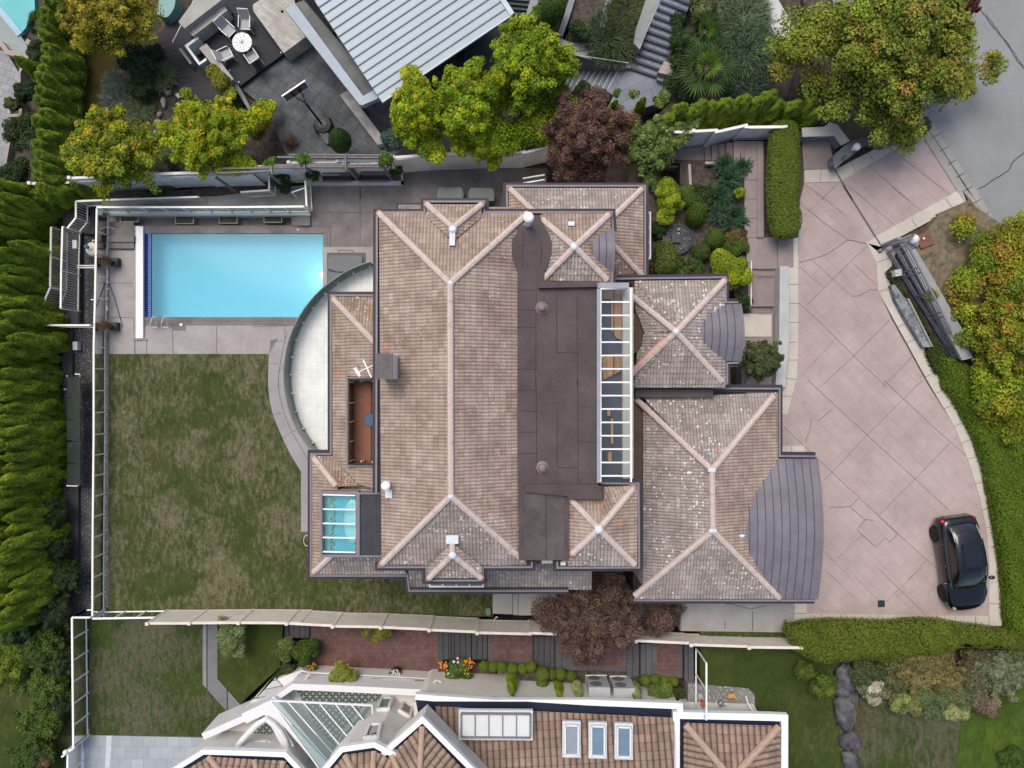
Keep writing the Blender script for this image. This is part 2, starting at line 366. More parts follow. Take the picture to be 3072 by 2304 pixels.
# ------------------------------------------------------------ roof tiles as real corrugated, stepped geometry
def tile_face(m, pts, period=.135, amp=.022, course=.24, step=.022, lift=.0, ns=4, phase=0):
    pts = [Vector(p) for p in pts]; n = Vector((0, 0, 0)); c = sum(pts, Vector())/len(pts)
    for i in range(len(pts)):
        a, b = pts[i], pts[(i+1) % len(pts)]; n += (a-c).cross(b-c)
    n.normalize()
    if n.z < 0: n = -n; pts = pts[::-1]
    v = (Vector((0, 0, 1))-n*n.z)
    if v.length < 1e-4: v = Vector((0, 1, 0))
    v.normalize(); u = v.cross(n)
    pu = [((p-c).dot(u), (p-c).dot(v)) for p in pts]
    if m.uv is None: m.uv = []
    c0u, c0v = c.dot(u), c.dot(v)
    umin = min(a for a, b in pu); umax = max(a for a, b in pu)
    du = period/ns; i0 = math.ceil((umin+c0u)/du); us = [umin]+[k*du-c0u for k in range(i0, int((umax+c0u)/du)+1) if umin+1e-4 < k*du-c0u < umax-1e-4]+[umax]
    def vr(x):
        lo, hi = 1e9, -1e9
        for i in range(len(pu)):
            a, b = pu[i], pu[(i+1) % len(pu)]
            if (a[0]-x)*(b[0]-x) <= 0:
                if abs(a[0]-b[0]) < 1e-9: vs = (a[1], b[1])
                else: vs = (a[1]+(b[1]-a[1])*(x-a[0])/(b[0]-a[0]),)
                for t in vs: lo = min(lo, t); hi = max(hi, t)
        return lo, hi
    def wh(x):
        t = ((x+c0u)/period+phase) % 1.0
        return amp*(1-abs(2*t-1)**1.6)*1.0
    prev = None
    V = [vr(x) for x in us]
    for i in range(len(us)-1):
        (l0, h0), (l1, h1) = V[i], V[i+1]
        if l0 > h0 or l1 > h1: continue
        k0 = math.floor((min(l0, l1)+c0v)/course); k1 = math.ceil((max(h0, h1)+c0v)/course)
        w0, w1 = wh(us[i]), wh(us[i+1]); last = None
        for k in range(k0, k1):
            a, b = k*course-c0v, (k+1)*course-c0v
            al, bl = min(max(a, l0), h0), min(max(b, l0), h0); ar, br = min(max(a, l1), h1), min(max(b, l1), h1)
            if bl-al < 1e-5 and br-ar < 1e-5: continue
            def pt(x, y, w):
                fr = (y-a)/course; return c+u*x+v*y+n*(lift+w+step*(1-fr))
            q4 = [pt(us[i], al, w0), pt(us[i+1], ar, w1), pt(us[i+1], br, w1), pt(us[i], bl, w0)]
            uvs = [(us[i]+c0u, al+c0v), (us[i+1]+c0u, ar+c0v), (us[i+1]+c0u, br+c0v-1e-3), (us[i]+c0u, bl+c0v-1e-3)]
            mid = ((us[i]+us[i+1])/2+c0u); 
            bs = len(m.v)
            if last is not None and abs(last[2]-al) < 1e-4 and abs(last[3]-ar) < 1e-4:
                m.v += [tuple(last[0]), tuple(last[1])]; m.v += [tuple(q4[0]), tuple(q4[1])]
                m.f.append((bs, bs+1, bs+3, bs+2)); m.uv.append([uvs[0], uvs[1], uvs[1], uvs[0]]); bs += 4
            m.v += [tuple(p) for p in q4]; m.f.append((bs, bs+1, bs+2, bs+3)); m.uv.append(uvs)
            last = (q4[3], q4[2], bl, br)
    return m
def caps(m, a, b, r=.13, seg=.38, lift=.03, n=8):
    a, b = Vector(a)+Vector((0, 0, lift)), Vector(b)+Vector((0, 0, lift)); L = (b-a).length; k = max(1, round(L/seg)); d = (b-a)/k
    for i in range(k):
        p, e = a+d*i, a+d*(i+1.06 if i < k-1 else i+1)
        m.tube([p, e], [r*1.05, r*.93], n)
    return m
def knob(m, p, r=.15):
    return m.blob(Vector(p)+Vector((0, 0, .02)), r, r, r*.8, 10, 6)
GK = 0
def gutter(lip, trough, pts, z, w=.075, gap=.13, h=.14, closed=False):
    global GK; GK += .0021; xy = W(pts, z); part('gutter', M().wallpath(xy, w, z+.03+GK, z-h, closed), m_gut, house); part('gutter_trough', M().wallpath(xy, gap*2.6, z-h+.03+GK, z-h-.04, closed), m_trough, house)
TAUPE = ((.265, .192, .155), (.335, .258, .212), (.395, .32, .27))
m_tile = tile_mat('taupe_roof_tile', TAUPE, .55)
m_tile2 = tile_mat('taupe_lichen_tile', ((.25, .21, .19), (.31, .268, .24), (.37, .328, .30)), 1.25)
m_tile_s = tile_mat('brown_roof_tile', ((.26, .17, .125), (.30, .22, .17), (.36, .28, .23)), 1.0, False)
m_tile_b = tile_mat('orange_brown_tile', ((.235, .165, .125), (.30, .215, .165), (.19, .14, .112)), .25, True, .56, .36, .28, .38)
m_cap = nm('cap_tile', (.36, .285, .25), (.50, .42, .38), 3.5, .85, .2, .2, c3=(.44, .34, .30), fine=25)
m_knob = nm('terracotta_end', (.28, .17, .13), (.36, .24, .19), 6, .85, .2, .2)
m_gut = plain('mauve_gutter', (.20, .175, .19), .5, .4)
m_trough = plain('gutter_trough', (.035, .033, .045), .6, .3)
m_memb = nm('brown_roof_membrane', (.066, .052, .051), (.092, .074, .073), .8, .85, .25, .15, fine=20, stain=.3)
m_memb2 = nm('grey_roof_membrane', (.068, .058, .057), (.10, .088, .086), .9, .8, .25, .15, fine=20, stain=.3)
m_seamd = plain('membrane_seam', (.05, .04, .04), .8, .2)
m_lead = nm('lead_flashing', (.45, .52, .56), (.62, .68, .72), 8, .45, .5, .1, fine=30)
m_metal = nm('mauve_metal_roof', (.14, .132, .155), (.18, .17, .198), 1.6, .5, .4, detail=8, stain=.25)
m_wall = nm('stucco', (.52, .47, .42), (.60, .55, .50), 1.5, .9, .2, .2)
m_whitewall = nm('white_stucco', (.58, .56, .53), (.66, .64, .61), .8, .85, .25, .15)
m_white = plain('white_paint', (.70, .70, .71), .4, .5, var=.05)
m_whitem = plain('white_metal', (.82, .83, .84), .35, .5, var=.05)
m_cream_rail = plain('cream_metal', (.80, .77, .72), .4, .5, var=.06)
m_glass_g = glass('green_glass', (.62, .78, .76), .85)
m_glass_c = glass('clear_glass', (.90, .93, .93), .93)
m_glass_t = glass('turquoise_glass', (.62, .92, .95), .95)
m_chimcap = plain('chimney_cap', (.13, .12, .115), .7, .3, var=.3, scale=5)
m_dark = plain('dark_gap', (.02, .019, .02), .8, .2)
m_wood_deck = planks('red_timber_deck', (.17, .07, .045), (.23, .105, .07), .12, R(90))
m_tilewhite = brick('white_terrace_tile', (.66, .68, .66), (.70, .72, .70), (.56, .59, .57), .33, .33, 0, .008, 0)

# ============================================================ MAIN HOUSE
ZE, ZR = 8.0, 9.25
house = thing('house', 'large house with many taupe tiled hip roofs round a brown flat roof, beside the pool', 'house', P(1560, 1150, 0))
def walls(m, pts, ztop, z0, inset=.35):
    xy = [Vector(p[:2]) for p in W(pts, ztop)]; c = sum(xy, Vector((0, 0)))/len(xy)
    out = []
    for p in xy:
        d = p-c; out.append((c.x+d.x*(1-inset/abs(d.x) if abs(d.x) > inset*2 else 1), c.y+d.y*(1-inset/abs(d.y) if abs(d.y) > inset*2 else 1)))
    return m.prism3(out, ztop-.12, z0)
wm = M()
walls(wm, [(1138, 640), (1583, 640), (1583, 1697), (1138, 1697)], 7.9, 0)
walls(wm, [(997, 891), (1150, 891), (1150, 1722), (937, 1722), (937, 1366), (997, 1366)], 5.2, 0, .4)
walls(wm, [(1223, 1600), (1770, 1600), (1770, 1767), (1223, 1767)], 5.1, 0, .4)
walls(wm, [(1527, 564), (1928, 564), (1928, 831), (1527, 831)], 5.1, 0, .4)
walls(wm, [(1900, 840), (2176, 840), (2176, 1162), (1900, 1162)], 5.7, 0, .4)
walls(wm, [(1905, 1180), (2333, 1180), (2333, 1795), (1905, 1795)], 5.0, 0, .4)
wm.rect(1625, 645, 1790, 870, 7.9, 0); wm.rect(1625, 1460, 1900, 1690, 7.9, 0); wm.rect(1560, 860, 1780, 1500, 7.9, 0)
part('wall', wm, m_wall, house)

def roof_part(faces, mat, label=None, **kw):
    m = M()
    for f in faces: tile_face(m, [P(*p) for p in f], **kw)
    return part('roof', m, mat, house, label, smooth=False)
gl, gt = None, None
class Lead:
    def blob(s, *a): part('flashing', M().blob(*a), m_lead, house)
    def box(s, *a): part('flashing', M().box(*a), m_lead, house)
leadm = Lead()
def hips(lst, r=.13):
    for a, b in lst: part('ridge_cap', caps(M(), P(*a), P(*b), r), m_cap, house)
def knobs(lst, r=.15):
    for a in lst: part('hip_end_cap', knob(M(), P(*a), r), m_knob, house, smooth=True)
# main roof
TL, TR, BL, BR = (1138, 641, ZE), (1583, 641, ZE), (1146, 1695, ZE), (1578, 1695, ZE)
RT, RB = (1351, 851, ZR), (1353, 1488, ZR)
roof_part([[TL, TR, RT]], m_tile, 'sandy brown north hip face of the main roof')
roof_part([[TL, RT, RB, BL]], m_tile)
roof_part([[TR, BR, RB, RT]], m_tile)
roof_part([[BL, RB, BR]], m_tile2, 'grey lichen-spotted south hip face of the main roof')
hips([(TL, RT), (TR, RT), (RT, RB), ((1148, 1690, ZE), RB), ((1570, 1680, ZE), RB)]); knobs([TL, (1580, 645, ZE), (1147, 1691, ZE), (1569, 1680, ZE)])
for z in (ZR,): 
    for p in ((1351, 851), (1353, 1488)): leadm.blob(P(p[0], p[1], z+.08), .12, .12, .08, 10, 5)
gutter(gl, gt, [(1129, 1480), (1131, 641), (1131, 638), (1274, 637), (1274, 605), (1453, 605), (1453, 637), (1835, 637), (1839, 690)], ZE)
gutter(gl, gt, [(1136, 1690), (1136, 1701), (1280, 1701), (1280, 1741), (1449, 1741), (1449, 1701), (1595, 1701), (1596, 1684)], ZE)
# north dormer bay
dz = 8.12
A, B, C_, D_ = (1281, 614, dz), (1445, 614, dz), (1359, 684, 8.62), (1359, 722, 8.62)
roof_part([[A, B, C_]], m_tile); roof_part([[A, C_, D_, (1281, 652, dz)]], m_tile); roof_part([[B, (1445, 652, dz), D_, C_]], m_tile)
hips([(A, C_), (B, C_), (C_, D_)], .12); knobs([A, B]); leadm.box(P(1357, 717, 8.7), .20, .5, .12); leadm.blob(P(1358, 688, 8.75), .16, .14, .08, 10, 5)
# south dormer bay
A, B, C_, D_ = (1288, 1733, dz), (1443, 1733, dz), (1358, 1664, 8.62), (1357, 1628, 8.62)
roof_part([[A, C_, B]], m_tile2); roof_part([[A, (1282, 1700, dz), D_, C_]], m_tile2); roof_part([[B, C_, D_, (1447, 1700, dz)]], m_tile2)
hips([(A, C_), (B, C_), (C_, D_)], .12); knobs([A, B]); leadm.box(P(1357, 1618, 8.7), .46, .32, .1); leadm.blob(P(1358, 1666, 8.74), .15, .14, .08, 10, 5)
# north-east pyramid
z1 = 8.12
TL, TR, BR, BL, AP = (1623, 641, z1), (1831, 641, z1), (1831, 846, z1), (1624, 842, z1), (1724, 741, 8.66)
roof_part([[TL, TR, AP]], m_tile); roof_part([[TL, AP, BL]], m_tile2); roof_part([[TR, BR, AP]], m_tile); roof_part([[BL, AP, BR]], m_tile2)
hips([((1627, 660, z1), AP), ((1825, 646, z1), AP), ((1628, 840, z1), AP), ((1820, 840, z1), AP)]); knobs([(1625, 657, z1), (1826, 645, z1), (1626, 842, z1), (1816, 841, z1)])
leadm.blob(P(1722, 740, 8.78), .14, .14, .08, 12, 5); leadm.box(P(1714, 671, 8.4), .24, .16, .06)
gutter(gl, gt, [(1837, 812), (1836, 848), (1800, 849)], z1)
# south-east pyramid
TL, TLm, TM, TR, BR, BL, AP = (1706, 1500, z1), (1811, 1500, z1), (1811, 1459, z1), (1911, 1459, z1), (1911, 1697, z1), (1704, 1697, z1), (1797, 1587, 8.66)
roof_part([[TM, TR, (1906, 1466, z1), AP, (1811, 1500, z1)][0:1]+[TR, AP, (1811, 1500, z1)], [TL, (1811, 1500, z1), AP]], m_tile)
roof_part([[TL, AP, BL]], m_tile); roof_part([[TR, BR, AP]], m_tile); roof_part([[BL, AP, BR]], m_tile2)
hips([((1712, 1497, z1), AP), ((1899, 1465, z1), AP), ((1718, 1660, z1+.1), AP), ((1903, 1692, z1), AP)]); knobs([(1712, 1496, z1), (1898, 1463, z1), (1716, 1662, z1+.08), (1901, 1693, z1)])
leadm.blob(P(1796, 1589, 8.78), .16, .16, .08, 12, 5); leadm.box(P(1689, 1690, 8.0), .2, .14, .06)
gutter(gl, gt, [(1800, 1449), (1915, 1451), (1917, 1702), (1672, 1703), (1672, 1684)], z1)
# flat roof
fz = 8.34
fm = M()
bul = q('B2', 145, 1660, 145, 690, 120, 640, 100, 560, 98, 500, 108, 430, 140, 385, 150, 330, 215, 320, 245, 235, 330, 235, 345, 290, 380, 350, 410, 400, 432, 470, 428, 560, 400, 640, 370, 700, 365, 775, 560, 800, 815, 790, 815, 1660)
fm.prism(bul[1:-1]+[(1795, 1300), (1795, 1458), (1810, 1458), (1811, 1499), (1706, 1499), (1706, 1681), (1556, 1681), (1553, 1300)], fz, 7.6)
part('flat_roof', fm, m_memb, house, 'brown membrane flat roof in the middle of the house')
g2 = M(); g2.rect(1573, 1480, 1692, 1680, fz+.02, fz-.1); part('flat_roof_patch', g2, m_memb2, house, 'greyer membrane patch at the south end of the flat roof')
sm = M()
def seam(t, *v): sm.ribbon(q(t, *v), .028, fz+.008)
for v in ([300, 880, 295, 1660], [470, 880, 470, 1380], [640, 900, 645, 1659], [145, 855, 300, 860], [145, 1020, 300, 1025], [145, 1165, 298, 1168], [150, 1512, 298, 1515], [470, 1375, 645, 1378], [195, 360, 185, 680], [345, 470, 343, 660], [150, 700, 145, 690]): seam('B2', *v)
for v in ([300, 0, 305, 800], [475, 240, 475, 730], [645, 0, 648, 860], [150, 85, 300, 88], [155, 258, 303, 260], [155, 432, 305, 434], [160, 608, 305, 610], [480, 728, 645, 728], [645, 512, 815, 516]): seam('C2', *v)
sm.ribbon(q('C2', 380, 930, 384, 1480), .03, fz+.03)
part('membrane_seam', sm, m_seamd, house)
bx = M()   # curb by the two small pyramids
bx.prism(q('B2', 320, 790, 800, 780, 810, 830, 320, 840), fz+.22, fz); part('roof_curb', bx, m_memb, house); bx = M(); bx.prism(q('C2', 205, 865, 800, 868, 838, 885, 850, 990, 560, 990, 560, 965, 205, 930), fz+.16, fz)
part('roof_curb', bx, m_memb, house)
pv = M()
for c in (q('B2', 345, 1005)[0], q('C2', 350, 725)[0]):
    v = M().lathe(P(c[0], c[1], fz), [(.24, 0), (.16, .04), (.12, .08), (.12, .22), (.15, .24), (.13, .3), (.05, .33)], 18); part('roof_vent', v, plain('vent_mauve', (.20, .145, .15), .5), house)
# ---- lower roofs
zl = 5.4
roof_part([[(997, 891, zl), (1132, 891, zl), (1132, 1035, 6.15)]], m_tile_s, 'browner small north-facing slope of the west wing')
roof_part([[(997, 891, zl), (1042, 935, 5.65), (1042, 1415, 5.65), (999, 1372, zl)], [(1042, 935, 5.65), (1132, 1035, 6.15), (1132, 1130, 6.15), (1042, 1130, 5.65)], [(1042, 1402, 5.65), (1132, 1402, 6.15), (1132, 1470, 6.15), (1075, 1452, 5.84), (1042, 1415, 5.65)]], m_tile)
hips([((1001, 897, zl), (1130, 1034, 6.15)), ((943, 1374, zl), (1010, 1458, 5.85)), ((943, 1716, zl), (1000, 1662, 5.8))]); knobs([(1001, 897, zl), (943, 1373, zl), (943, 1717, zl)])
roof_part([[(937, 1368, zl), (999, 1368, zl), (1077, 1458, 5.86), (1012, 1460, 5.86)]], m_tile_s, 'narrow brown slope beside the balcony')
roof_part([[(937, 1368, zl), (1012, 1460, 5.86), (1040, 1640, 5.9), (1000, 1662, 5.8), (937, 1722, zl)]], m_tile)
roof_part([[(937, 1722, zl), (1000, 1662, 5.8), (1160, 1662, 5.8), (1225, 1722, zl)]], m_tile2)
roof_part([[(1225, 1768, 5.2), (1225, 1690, 5.85), (1775, 1690, 5.85), (1775, 1768, 5.2)]], m_tile2)
roof_part([[(1203, 622, 5.2), (1203, 665, 5.6), (1530, 665, 5.6), (1530, 622, 5.2)]], m_tile)
gutter(gl, gt, [(1127, 886), (993, 886), (993, 1362), (933, 1362), (933, 1727), (1222, 1727), (1228, 1772), (1705, 1772)], zl)
gutter(gl, gt, [(1199, 660), (1199, 618), (1275, 618)], 5.2)
# north-east lower roof
roof_part([[(1527, 565, 5.2), (1929, 565, 5.2), (1842, 650, 5.75), (1612, 650, 5.75)]], m_tile2)
roof_part([[(1527, 565, 5.2), (1612, 650, 5.75), (1527, 650, 5.2)]], m_tile)
roof_part([[(1929, 565, 5.2), (1929, 832, 5.2), (1842, 740, 5.75), (1842, 650, 5.75)], [(1842, 650, 5.75), (1842, 740, 5.75), (1800, 740, 6.0), (1800, 650, 6.0)]], m_tile)
roof_part([[(1929, 832, 5.2), (1842, 740, 5.75), (1780, 740, 5.9), (1780, 832, 5.2)]], m_tile_s)
hips([((1531, 569, 5.2), (1612, 646, 5.75)), ((1924, 569, 5.2), (1842, 648, 5.75)), ((1924, 826, 5.2), (1842, 738, 5.75))]); knobs([(1531, 569, 5.2), (1924, 569, 5.2), (1924, 826, 5.2)])
gutter(gl, gt, [(1521, 640), (1521, 558), (1935, 558), (1935, 835)], 5.2)
# east pyramid
z3 = 6.0
TL, TR, BR, BL, AP = (1903, 843, z3), (2174, 840, z3), (2176, 1162, z3), (1903, 1162, z3), (2028, 996, 6.75)
LB = q('B2', 1127, 1050, 1165, 1110, 1190, 1160, 1195, 1240, 1180, 1320, 1140, 1375)
roof_part([[TL, TR, AP]], m_tile2)
mm = M()
for f in ([TL, AP, (1932, 996, 6.17), (1920, 960, 6.1), (1908, 935, z3)], [AP, BL, (1912, 1060, z3), (1925, 1040, 6.13), (1932, 996, 6.17)]): tile_face(mm, [P(*p) for p in f])
part('roof', mm, m_tile2, house)
roof_part([[TR, BR, AP]], m_tile2); roof_part([[BL, AP, BR]], m_tile2)
hips([((1899, 892, z3), AP), ((2172, 843, z3), AP), ((1896, 1120, z3), AP), ((2164, 1144, z3), AP)], .135); knobs([(1898, 890, z3), (2173, 842, z3), (1895, 1122, z3)])
leadm.blob(P(2028, 995, 6.88), .14, .14, .08, 12, 5)
gutter(gl, gt, q('B2', 945, 780, 960, 765, 1870, 752, 1872, 960, 1975, 960), z3)
gutter(gl, gt, q('C2', 760, 75, 1880, 70)+[(2338, 1166), (2338, 1368)]+q('C3', 490, 633), 5.3)
gutter(gl, gt, q('B2', 1980, 1460, 1882, 1465, 1882, 1640), z3)
# garage roof
z4 = 5.2
TL, TR, BR, BL, RT, RB = (1905, 1194, z4), (2332, 1176, z4), (2338, 1795, z4), (1900, 1795, z4), (2135, 1410, 6.25), (2138, 1592, 6.25)
roof_part([[(1930, 1194, 5.28), (2135, 1194, 5.28), (2135, 1176, z4), (2332, 1176, z4), RT][0:1]+[(2332, 1178, z4), RT]], m_tile2, 'north hip face of the garage roof with heavy pale lichen')
roof_part([[(1930, 1230, z4), RT, RB, (1930, 1765, z4)]], m_tile2); roof_part([[(2332, 1178, z4), BR, RB, RT]], m_tile); roof_part([[BL, RB, BR]], m_tile2)
hips([((1910, 1199, z4), RT), ((2319, 1188, z4), RT), (RT, RB), ((1904, 1786, z4), RB), ((2335, 1791, z4), RB)], .135); knobs([(1909, 1198, z4), (2336, 1793, z4)])
for p in (RT, RB): leadm.box(P(p[0], p[1], 6.4), .3, .14, .06)
leadm.blob(q_ := P(2226, 1608, 5.9), .13, .08, .05, 8, 4)
gutter(gl, gt, [(1900, 1800), (2446, 1801)], z4)
br = M(); br.rect(1894, 850, 1912, 1190, 5.2, 4.6); br.prism(LB+[(1895, 1062), (1895, 940)], 5.95, 5.2); br.rect(1894, 1190, 1932, 1700, 5.05, 4.6)
part('valley_gutter', br, nm('brown_valley', (.09, .055, .045), (.13, .085, .07), 1, .8, .2, fine=15), house, 'brown lined valley between the skylight and the east roofs')
sl = M(); sl.rect(1905, 1164, 2140, 1192, 5.6, 4.8); part('roof_curb', sl, m_memb, house)

pk = M(); caps(pk, P(1900, 1113, z3+.05), P(1995, 1022, 6.57), .14); part('ridge_cap', pk, nm('pink_cap', (.50, .30, .26), (.58, .40, .36), 5, .85, .2), house, 'newer pink cap tiles on one hip of the east roof')
# barrel vault roofs
def vault(x0, x1, y0, y1, z, rise, seams, ribs=12):
    m = M(); f = M(); a, b = P(x0, y0, z), P(x1, y1, z); nn = 28
    prof = [(a.y+(b.y-a.y)*i/nn, z+rise*math.sin(math.pi*i/nn)) for i in range(nn+1)]
    for i in range(nn):
        (ya, za), (yb, zb) = prof[i], prof[i+1]
        m.face([(a.x, ya, za), (a.x, yb, zb), (b.x, yb, zb), (b.x, ya, za)])
        m.face([(b.x, ya, za), (b.x, yb, zb), (b.x, yb, z-.2), (b.x, ya, z-.2)])
    vp = part('vaulted_roof', m, m_metal, house, 'curved grey-mauve standing seam metal roof')
    o = Vector((0, 0, 0))
    for k in range(seams+1):
        xx = b.x-(b.x-a.x)*k/seams-.02
        f.tube([(xx, y, zz+.012) for y, zz in prof], .016, 4)
    e = M().tube([(b.x, y, zz) for y, zz in prof], .045, 6)
    part('standing_seam', f, plain('seam_metal', (.09, .084, .10), .5), vp); part('fascia', e, m_gut, vp)
vault(2190, 2452, 1374, 1797, 5.2, .56, 11)
vault(2085, 2221, 912, 1084, z3, .42, 6)
vault(1775, 1839, 684, 817, z1, .32, 3)
# long skylight with a room below
skm, sg = M(), M()
zs = 8.3
for i in range(17):
    y = 867+i*40.1-1
    if y > 1446: break
    skm.beam(P(1802, y, zs+.12), P(1891, y, zs-.02), .055, .06)
skm.beam(P(1892, 866, zs-.02), P(1893, 1446, zs-.02), .06, .07); skm.beam(P(1802, 866, zs+.12), P(1802, 1446, zs+.12), .05, .05)
sky_ = part('skylight', skm, m_whitem, house, 'long narrow glass skylight with seventeen white bars')
sg.face([P(1802, 866, zs+.08), P(1891, 866, zs-.06), P(1892, 1446, zs-.06), P(1802, 1446, zs+.08)][::-1]); part('pane', sg, m_glass_c, sky_)
fr = M(); fr.rect(1791, 866, 1801, 1448, 8.5, 7.7); fr.rect(1789, 848, 1887, 864, 8.45, 7.7); part('skylight_frame', fr, plain('grey_frame', (.27, .29, .33), .5), sky_)
rm = M(); rm.rect(1788, 862, 1900, 1450, 7.0, 6.9); 
rm2 = M(); rm2.rect(1868, 862, 1900, 1450, 7.5, 7.0)
part('interior_floor', rm, plain('dark_carpet', (.10, .11, .14), .9), house); part('interior_wall', rm2, plain('inner_wall', (.62, .58, .50), .9), house)
wd = M(); wd.prism(q('B2', 925, 850, 1020, 850, 1020, 1280, 960, 1250, 925, 1190), 7.2, 7.0); wd.rect(1803, 868, 1835, 896, 7.21, 7.0)
for i in range(6): wd.prism(q('B2', 845+i*36, 1400-i*4, 880+i*36, 1396-i*4, 890+i*36, 1590-i*18, 855+i*36, 1600-i*18), 7.1+.05*i, 7.0)
for v in ([890, 245, 915, 245, 915, 298, 890, 298], [920, 320, 942, 320, 944, 528, 920, 525], [895, 600, 928, 600, 925, 680, 895, 670]): wd.prism(q('C2', *v), 7.3, 7.0)
part('wood_floor', wd, planks('orange_wood', (.50, .28, .12), (.60, .36, .17), .14, R(90)), house)
# sun-room skylight, dark flat roof, white box
ZB = 7.2
def wbox(name, pts, z1_, z0_, mat, label=None): return part(name, M().prism(pts, z1_, z0_), mat, house, label)
wbox('white_upstand', [(972, 1480), (1163, 1480), (1163, 1663), (972, 1663)], ZB-.45, 5.3, m_whitewall, 'white box wall under the bath skylight')
part('skylight_frame', M().wallpath(W([(963, 1478), (1071, 1478), (1071, 1668), (963, 1668)], ZB), .1, ZB, ZB-.5, True), m_gut, house)
wbox('tub_room_floor', [(968, 1483), (1066, 1483), (1066, 1660), (968, 1660)], ZB-.4, ZB-.46, plain('aqua_floor', (.25, .55, .64), .4, var=.1))
c = P(1058, 1563, ZB-.36); tb = M().lathe(c, [(.30, 0), (.34, .04), (.30, .07), (.24, .05)], 24)
for i, vv in enumerate(tb.v): tb.v[i] = (c.x+(vv[0]-c.x)*1.0, c.y+(vv[1]-c.y)*2.6, vv[2])
part('bathtub', tb, plain('tub_white', (.75, .85, .84), .3), house)
jr = M(); rg = random.Random(3)
for i in range(60):
    p = P(994+rg.uniform(-7, 9), 1488+i*2.75, ZB-.34); jr.blob(p, rg.uniform(.03, .05), rg.uniform(.03, .05), .06, 6, 4)
part('toiletries', jr, nm('jars', (.55, .42, .15), (.75, .72, .6), 9, .5, c3=(.15, .2, .25)), house, kind='stuff')
sb, sgl = M(), M()
for y in (1484, 1527, 1570, 1612, 1655): sb.beam(P(969, y, ZB+.05), P(1066, y+2, ZB+.05), .05, .05)
s2 = part('skylight', sb, m_whitem, house, 'turquoise glass skylight over the bath'); sgl.face([P(969, 1483, ZB), P(1067, 1483, ZB), P(1067, 1659, ZB), P(969, 1657, ZB)][::-1]); part('pane', sgl, m_glass_t, s2)
wbox('flat_roof', [(1077, 1484), (1160, 1484), (1160, 1664), (1077, 1664)], ZB-.02, ZB-.4, nm('black_membrane', (.035, .038, .048), (.05, .053, .063), 3, .8, .3, fine=20), 'small dark flat roof beside the turquoise skylight')
part('fascia', M().wallpath(W([(1166, 1480), (1077, 1480), (1077, 1668), (1166, 1668)], ZB), .07, ZB+.05, ZB-.5), m_gut, house)
# inset balcony
bd = M(); bd.rect(1040, 1130, 1140, 1402, 5.13, 4.6); bd2 = part('balcony_deck', bd, m_wood_deck, house, 'red-brown timber balcony deck set into the roof')
bw = M(); bw.wallpath(W([(1130, 1133), (1043, 1133), (1043, 1397), (1130, 1397)], 5.8), .07, 5.95, 4.9); part('parapet', bw, plain('brown_parapet', (.22, .19, .18), .6), house)
bg_ = M(); bg_.wallpath(W([(1130, 1140), (1051, 1140), (1051, 1390), (1130, 1390)], 5.8), .02, 6.1, 5.1); part('glass_rail', bg_, m_glass_g, house)
bp = M()
for p in [(1058, 1147), (1088, 1144), (1122, 1144), (1058, 1208), (1058, 1264), (1058, 1322), (1058, 1380), (1090, 1381), (1122, 1383)]: bp.box(P(p[0], p[1], 5.4), .04, .04, .9)
part('rail_post', bp, m_whitem, house)
part('parasol_table', M().lathe(P(1121, 1258, 5.13), [(.03, 0), (.03, .6), (.27, .62), (.25, .66)], 20), plain('navy_table', (.03, .08, .16), .4), house)
# white curved terrace, built at first floor height
arc_out = q('B1', 1005, 655, 960, 665, 825, 720, 700, 800, 590, 890, 490, 1005, 410, 1130, 350, 1270, 318, 1415, 305, 1560)+q('C1', 318, 110, 352, 260, 412, 400, 490, 520, 560, 605)
# smooth the arc a little
def smooth(pts, it=1):
    for _ in range(it):
        o = [pts[0]]
        for a, b in zip(pts, pts[1:]): o += [(a[0]*.75+b[0]*.25, a[1]*.75+b[1]*.25), (a[0]*.25+b[0]*.75, a[1]*.25+b[1]*.75)]
        pts = o+[pts[-1]]
    return pts
ZT = 2.7
tm = M(); tm.prism(smooth(arc_out)+[(1127, 1364), (1127, 797)], ZT, ZT-.3); terr = part('terrace', tm, m_tilewhite, house, 'white tiled half-round terrace')
tg = M(); aw = W(smooth(arc_out, 2), ZT); tg.wallpath(aw, .02, ZT+.98, ZT+.02); part('glass_rail', tg, m_glass_g, terr)
tr = M(); tr.tube([Vector((p.x, p.y, ZT+1.0)) for p in aw], .028, 6); part('handrail', tr, plain('grey_green_rail', (.16, .21, .20), .4), terr)
te = M(); te.wallpath(aw, .1, ZT+.06, ZT-.32); part('terrace_edge', te, plain('green_edge', (.33, .39, .37), .4), terr)
tp = M()
for p in q('B1', 960, 665, 825, 720, 700, 800, 590, 890, 490, 1005, 410, 1130, 350, 1270, 318, 1415, 305, 1560)+q('C1', 318, 110, 352, 260, 412, 400, 490, 520):
    v = P(p[0]+2.5, p[1], ZT+.15); tp.box(v, .07, .05, .25, .3)
part('rail_clamp', tp, m_whitem, terr)
ts = M(); ts.wallpath(W(smooth([(p[0]+25, p[1]+5) for p in arc_out[1:]]), ZT), .15, ZT-.3, 0); part('terrace_wall', ts, m_wall, terr)
sh = M(); sh.rect(985, 935, 990, 970, 5.0, 4.4); sh.rect(987, 1056, 992, 1092, 5.0, 4.4); part('shutter', sh, m_gut, house)
# chimney
cm = M(); cm.prism([(1130, 1064), (1177, 1064), (1177, 1137), (1130, 1137)], 9.75, 8.0); chm = part('chimney', cm, m_white, house, 'white rendered chimney with a dark flat cap')
cc = M(); cc.rect(1128, 1061, 1178, 1138, 9.83, 9.75); part('chimney_cap', cc, m_chimcap, chm)
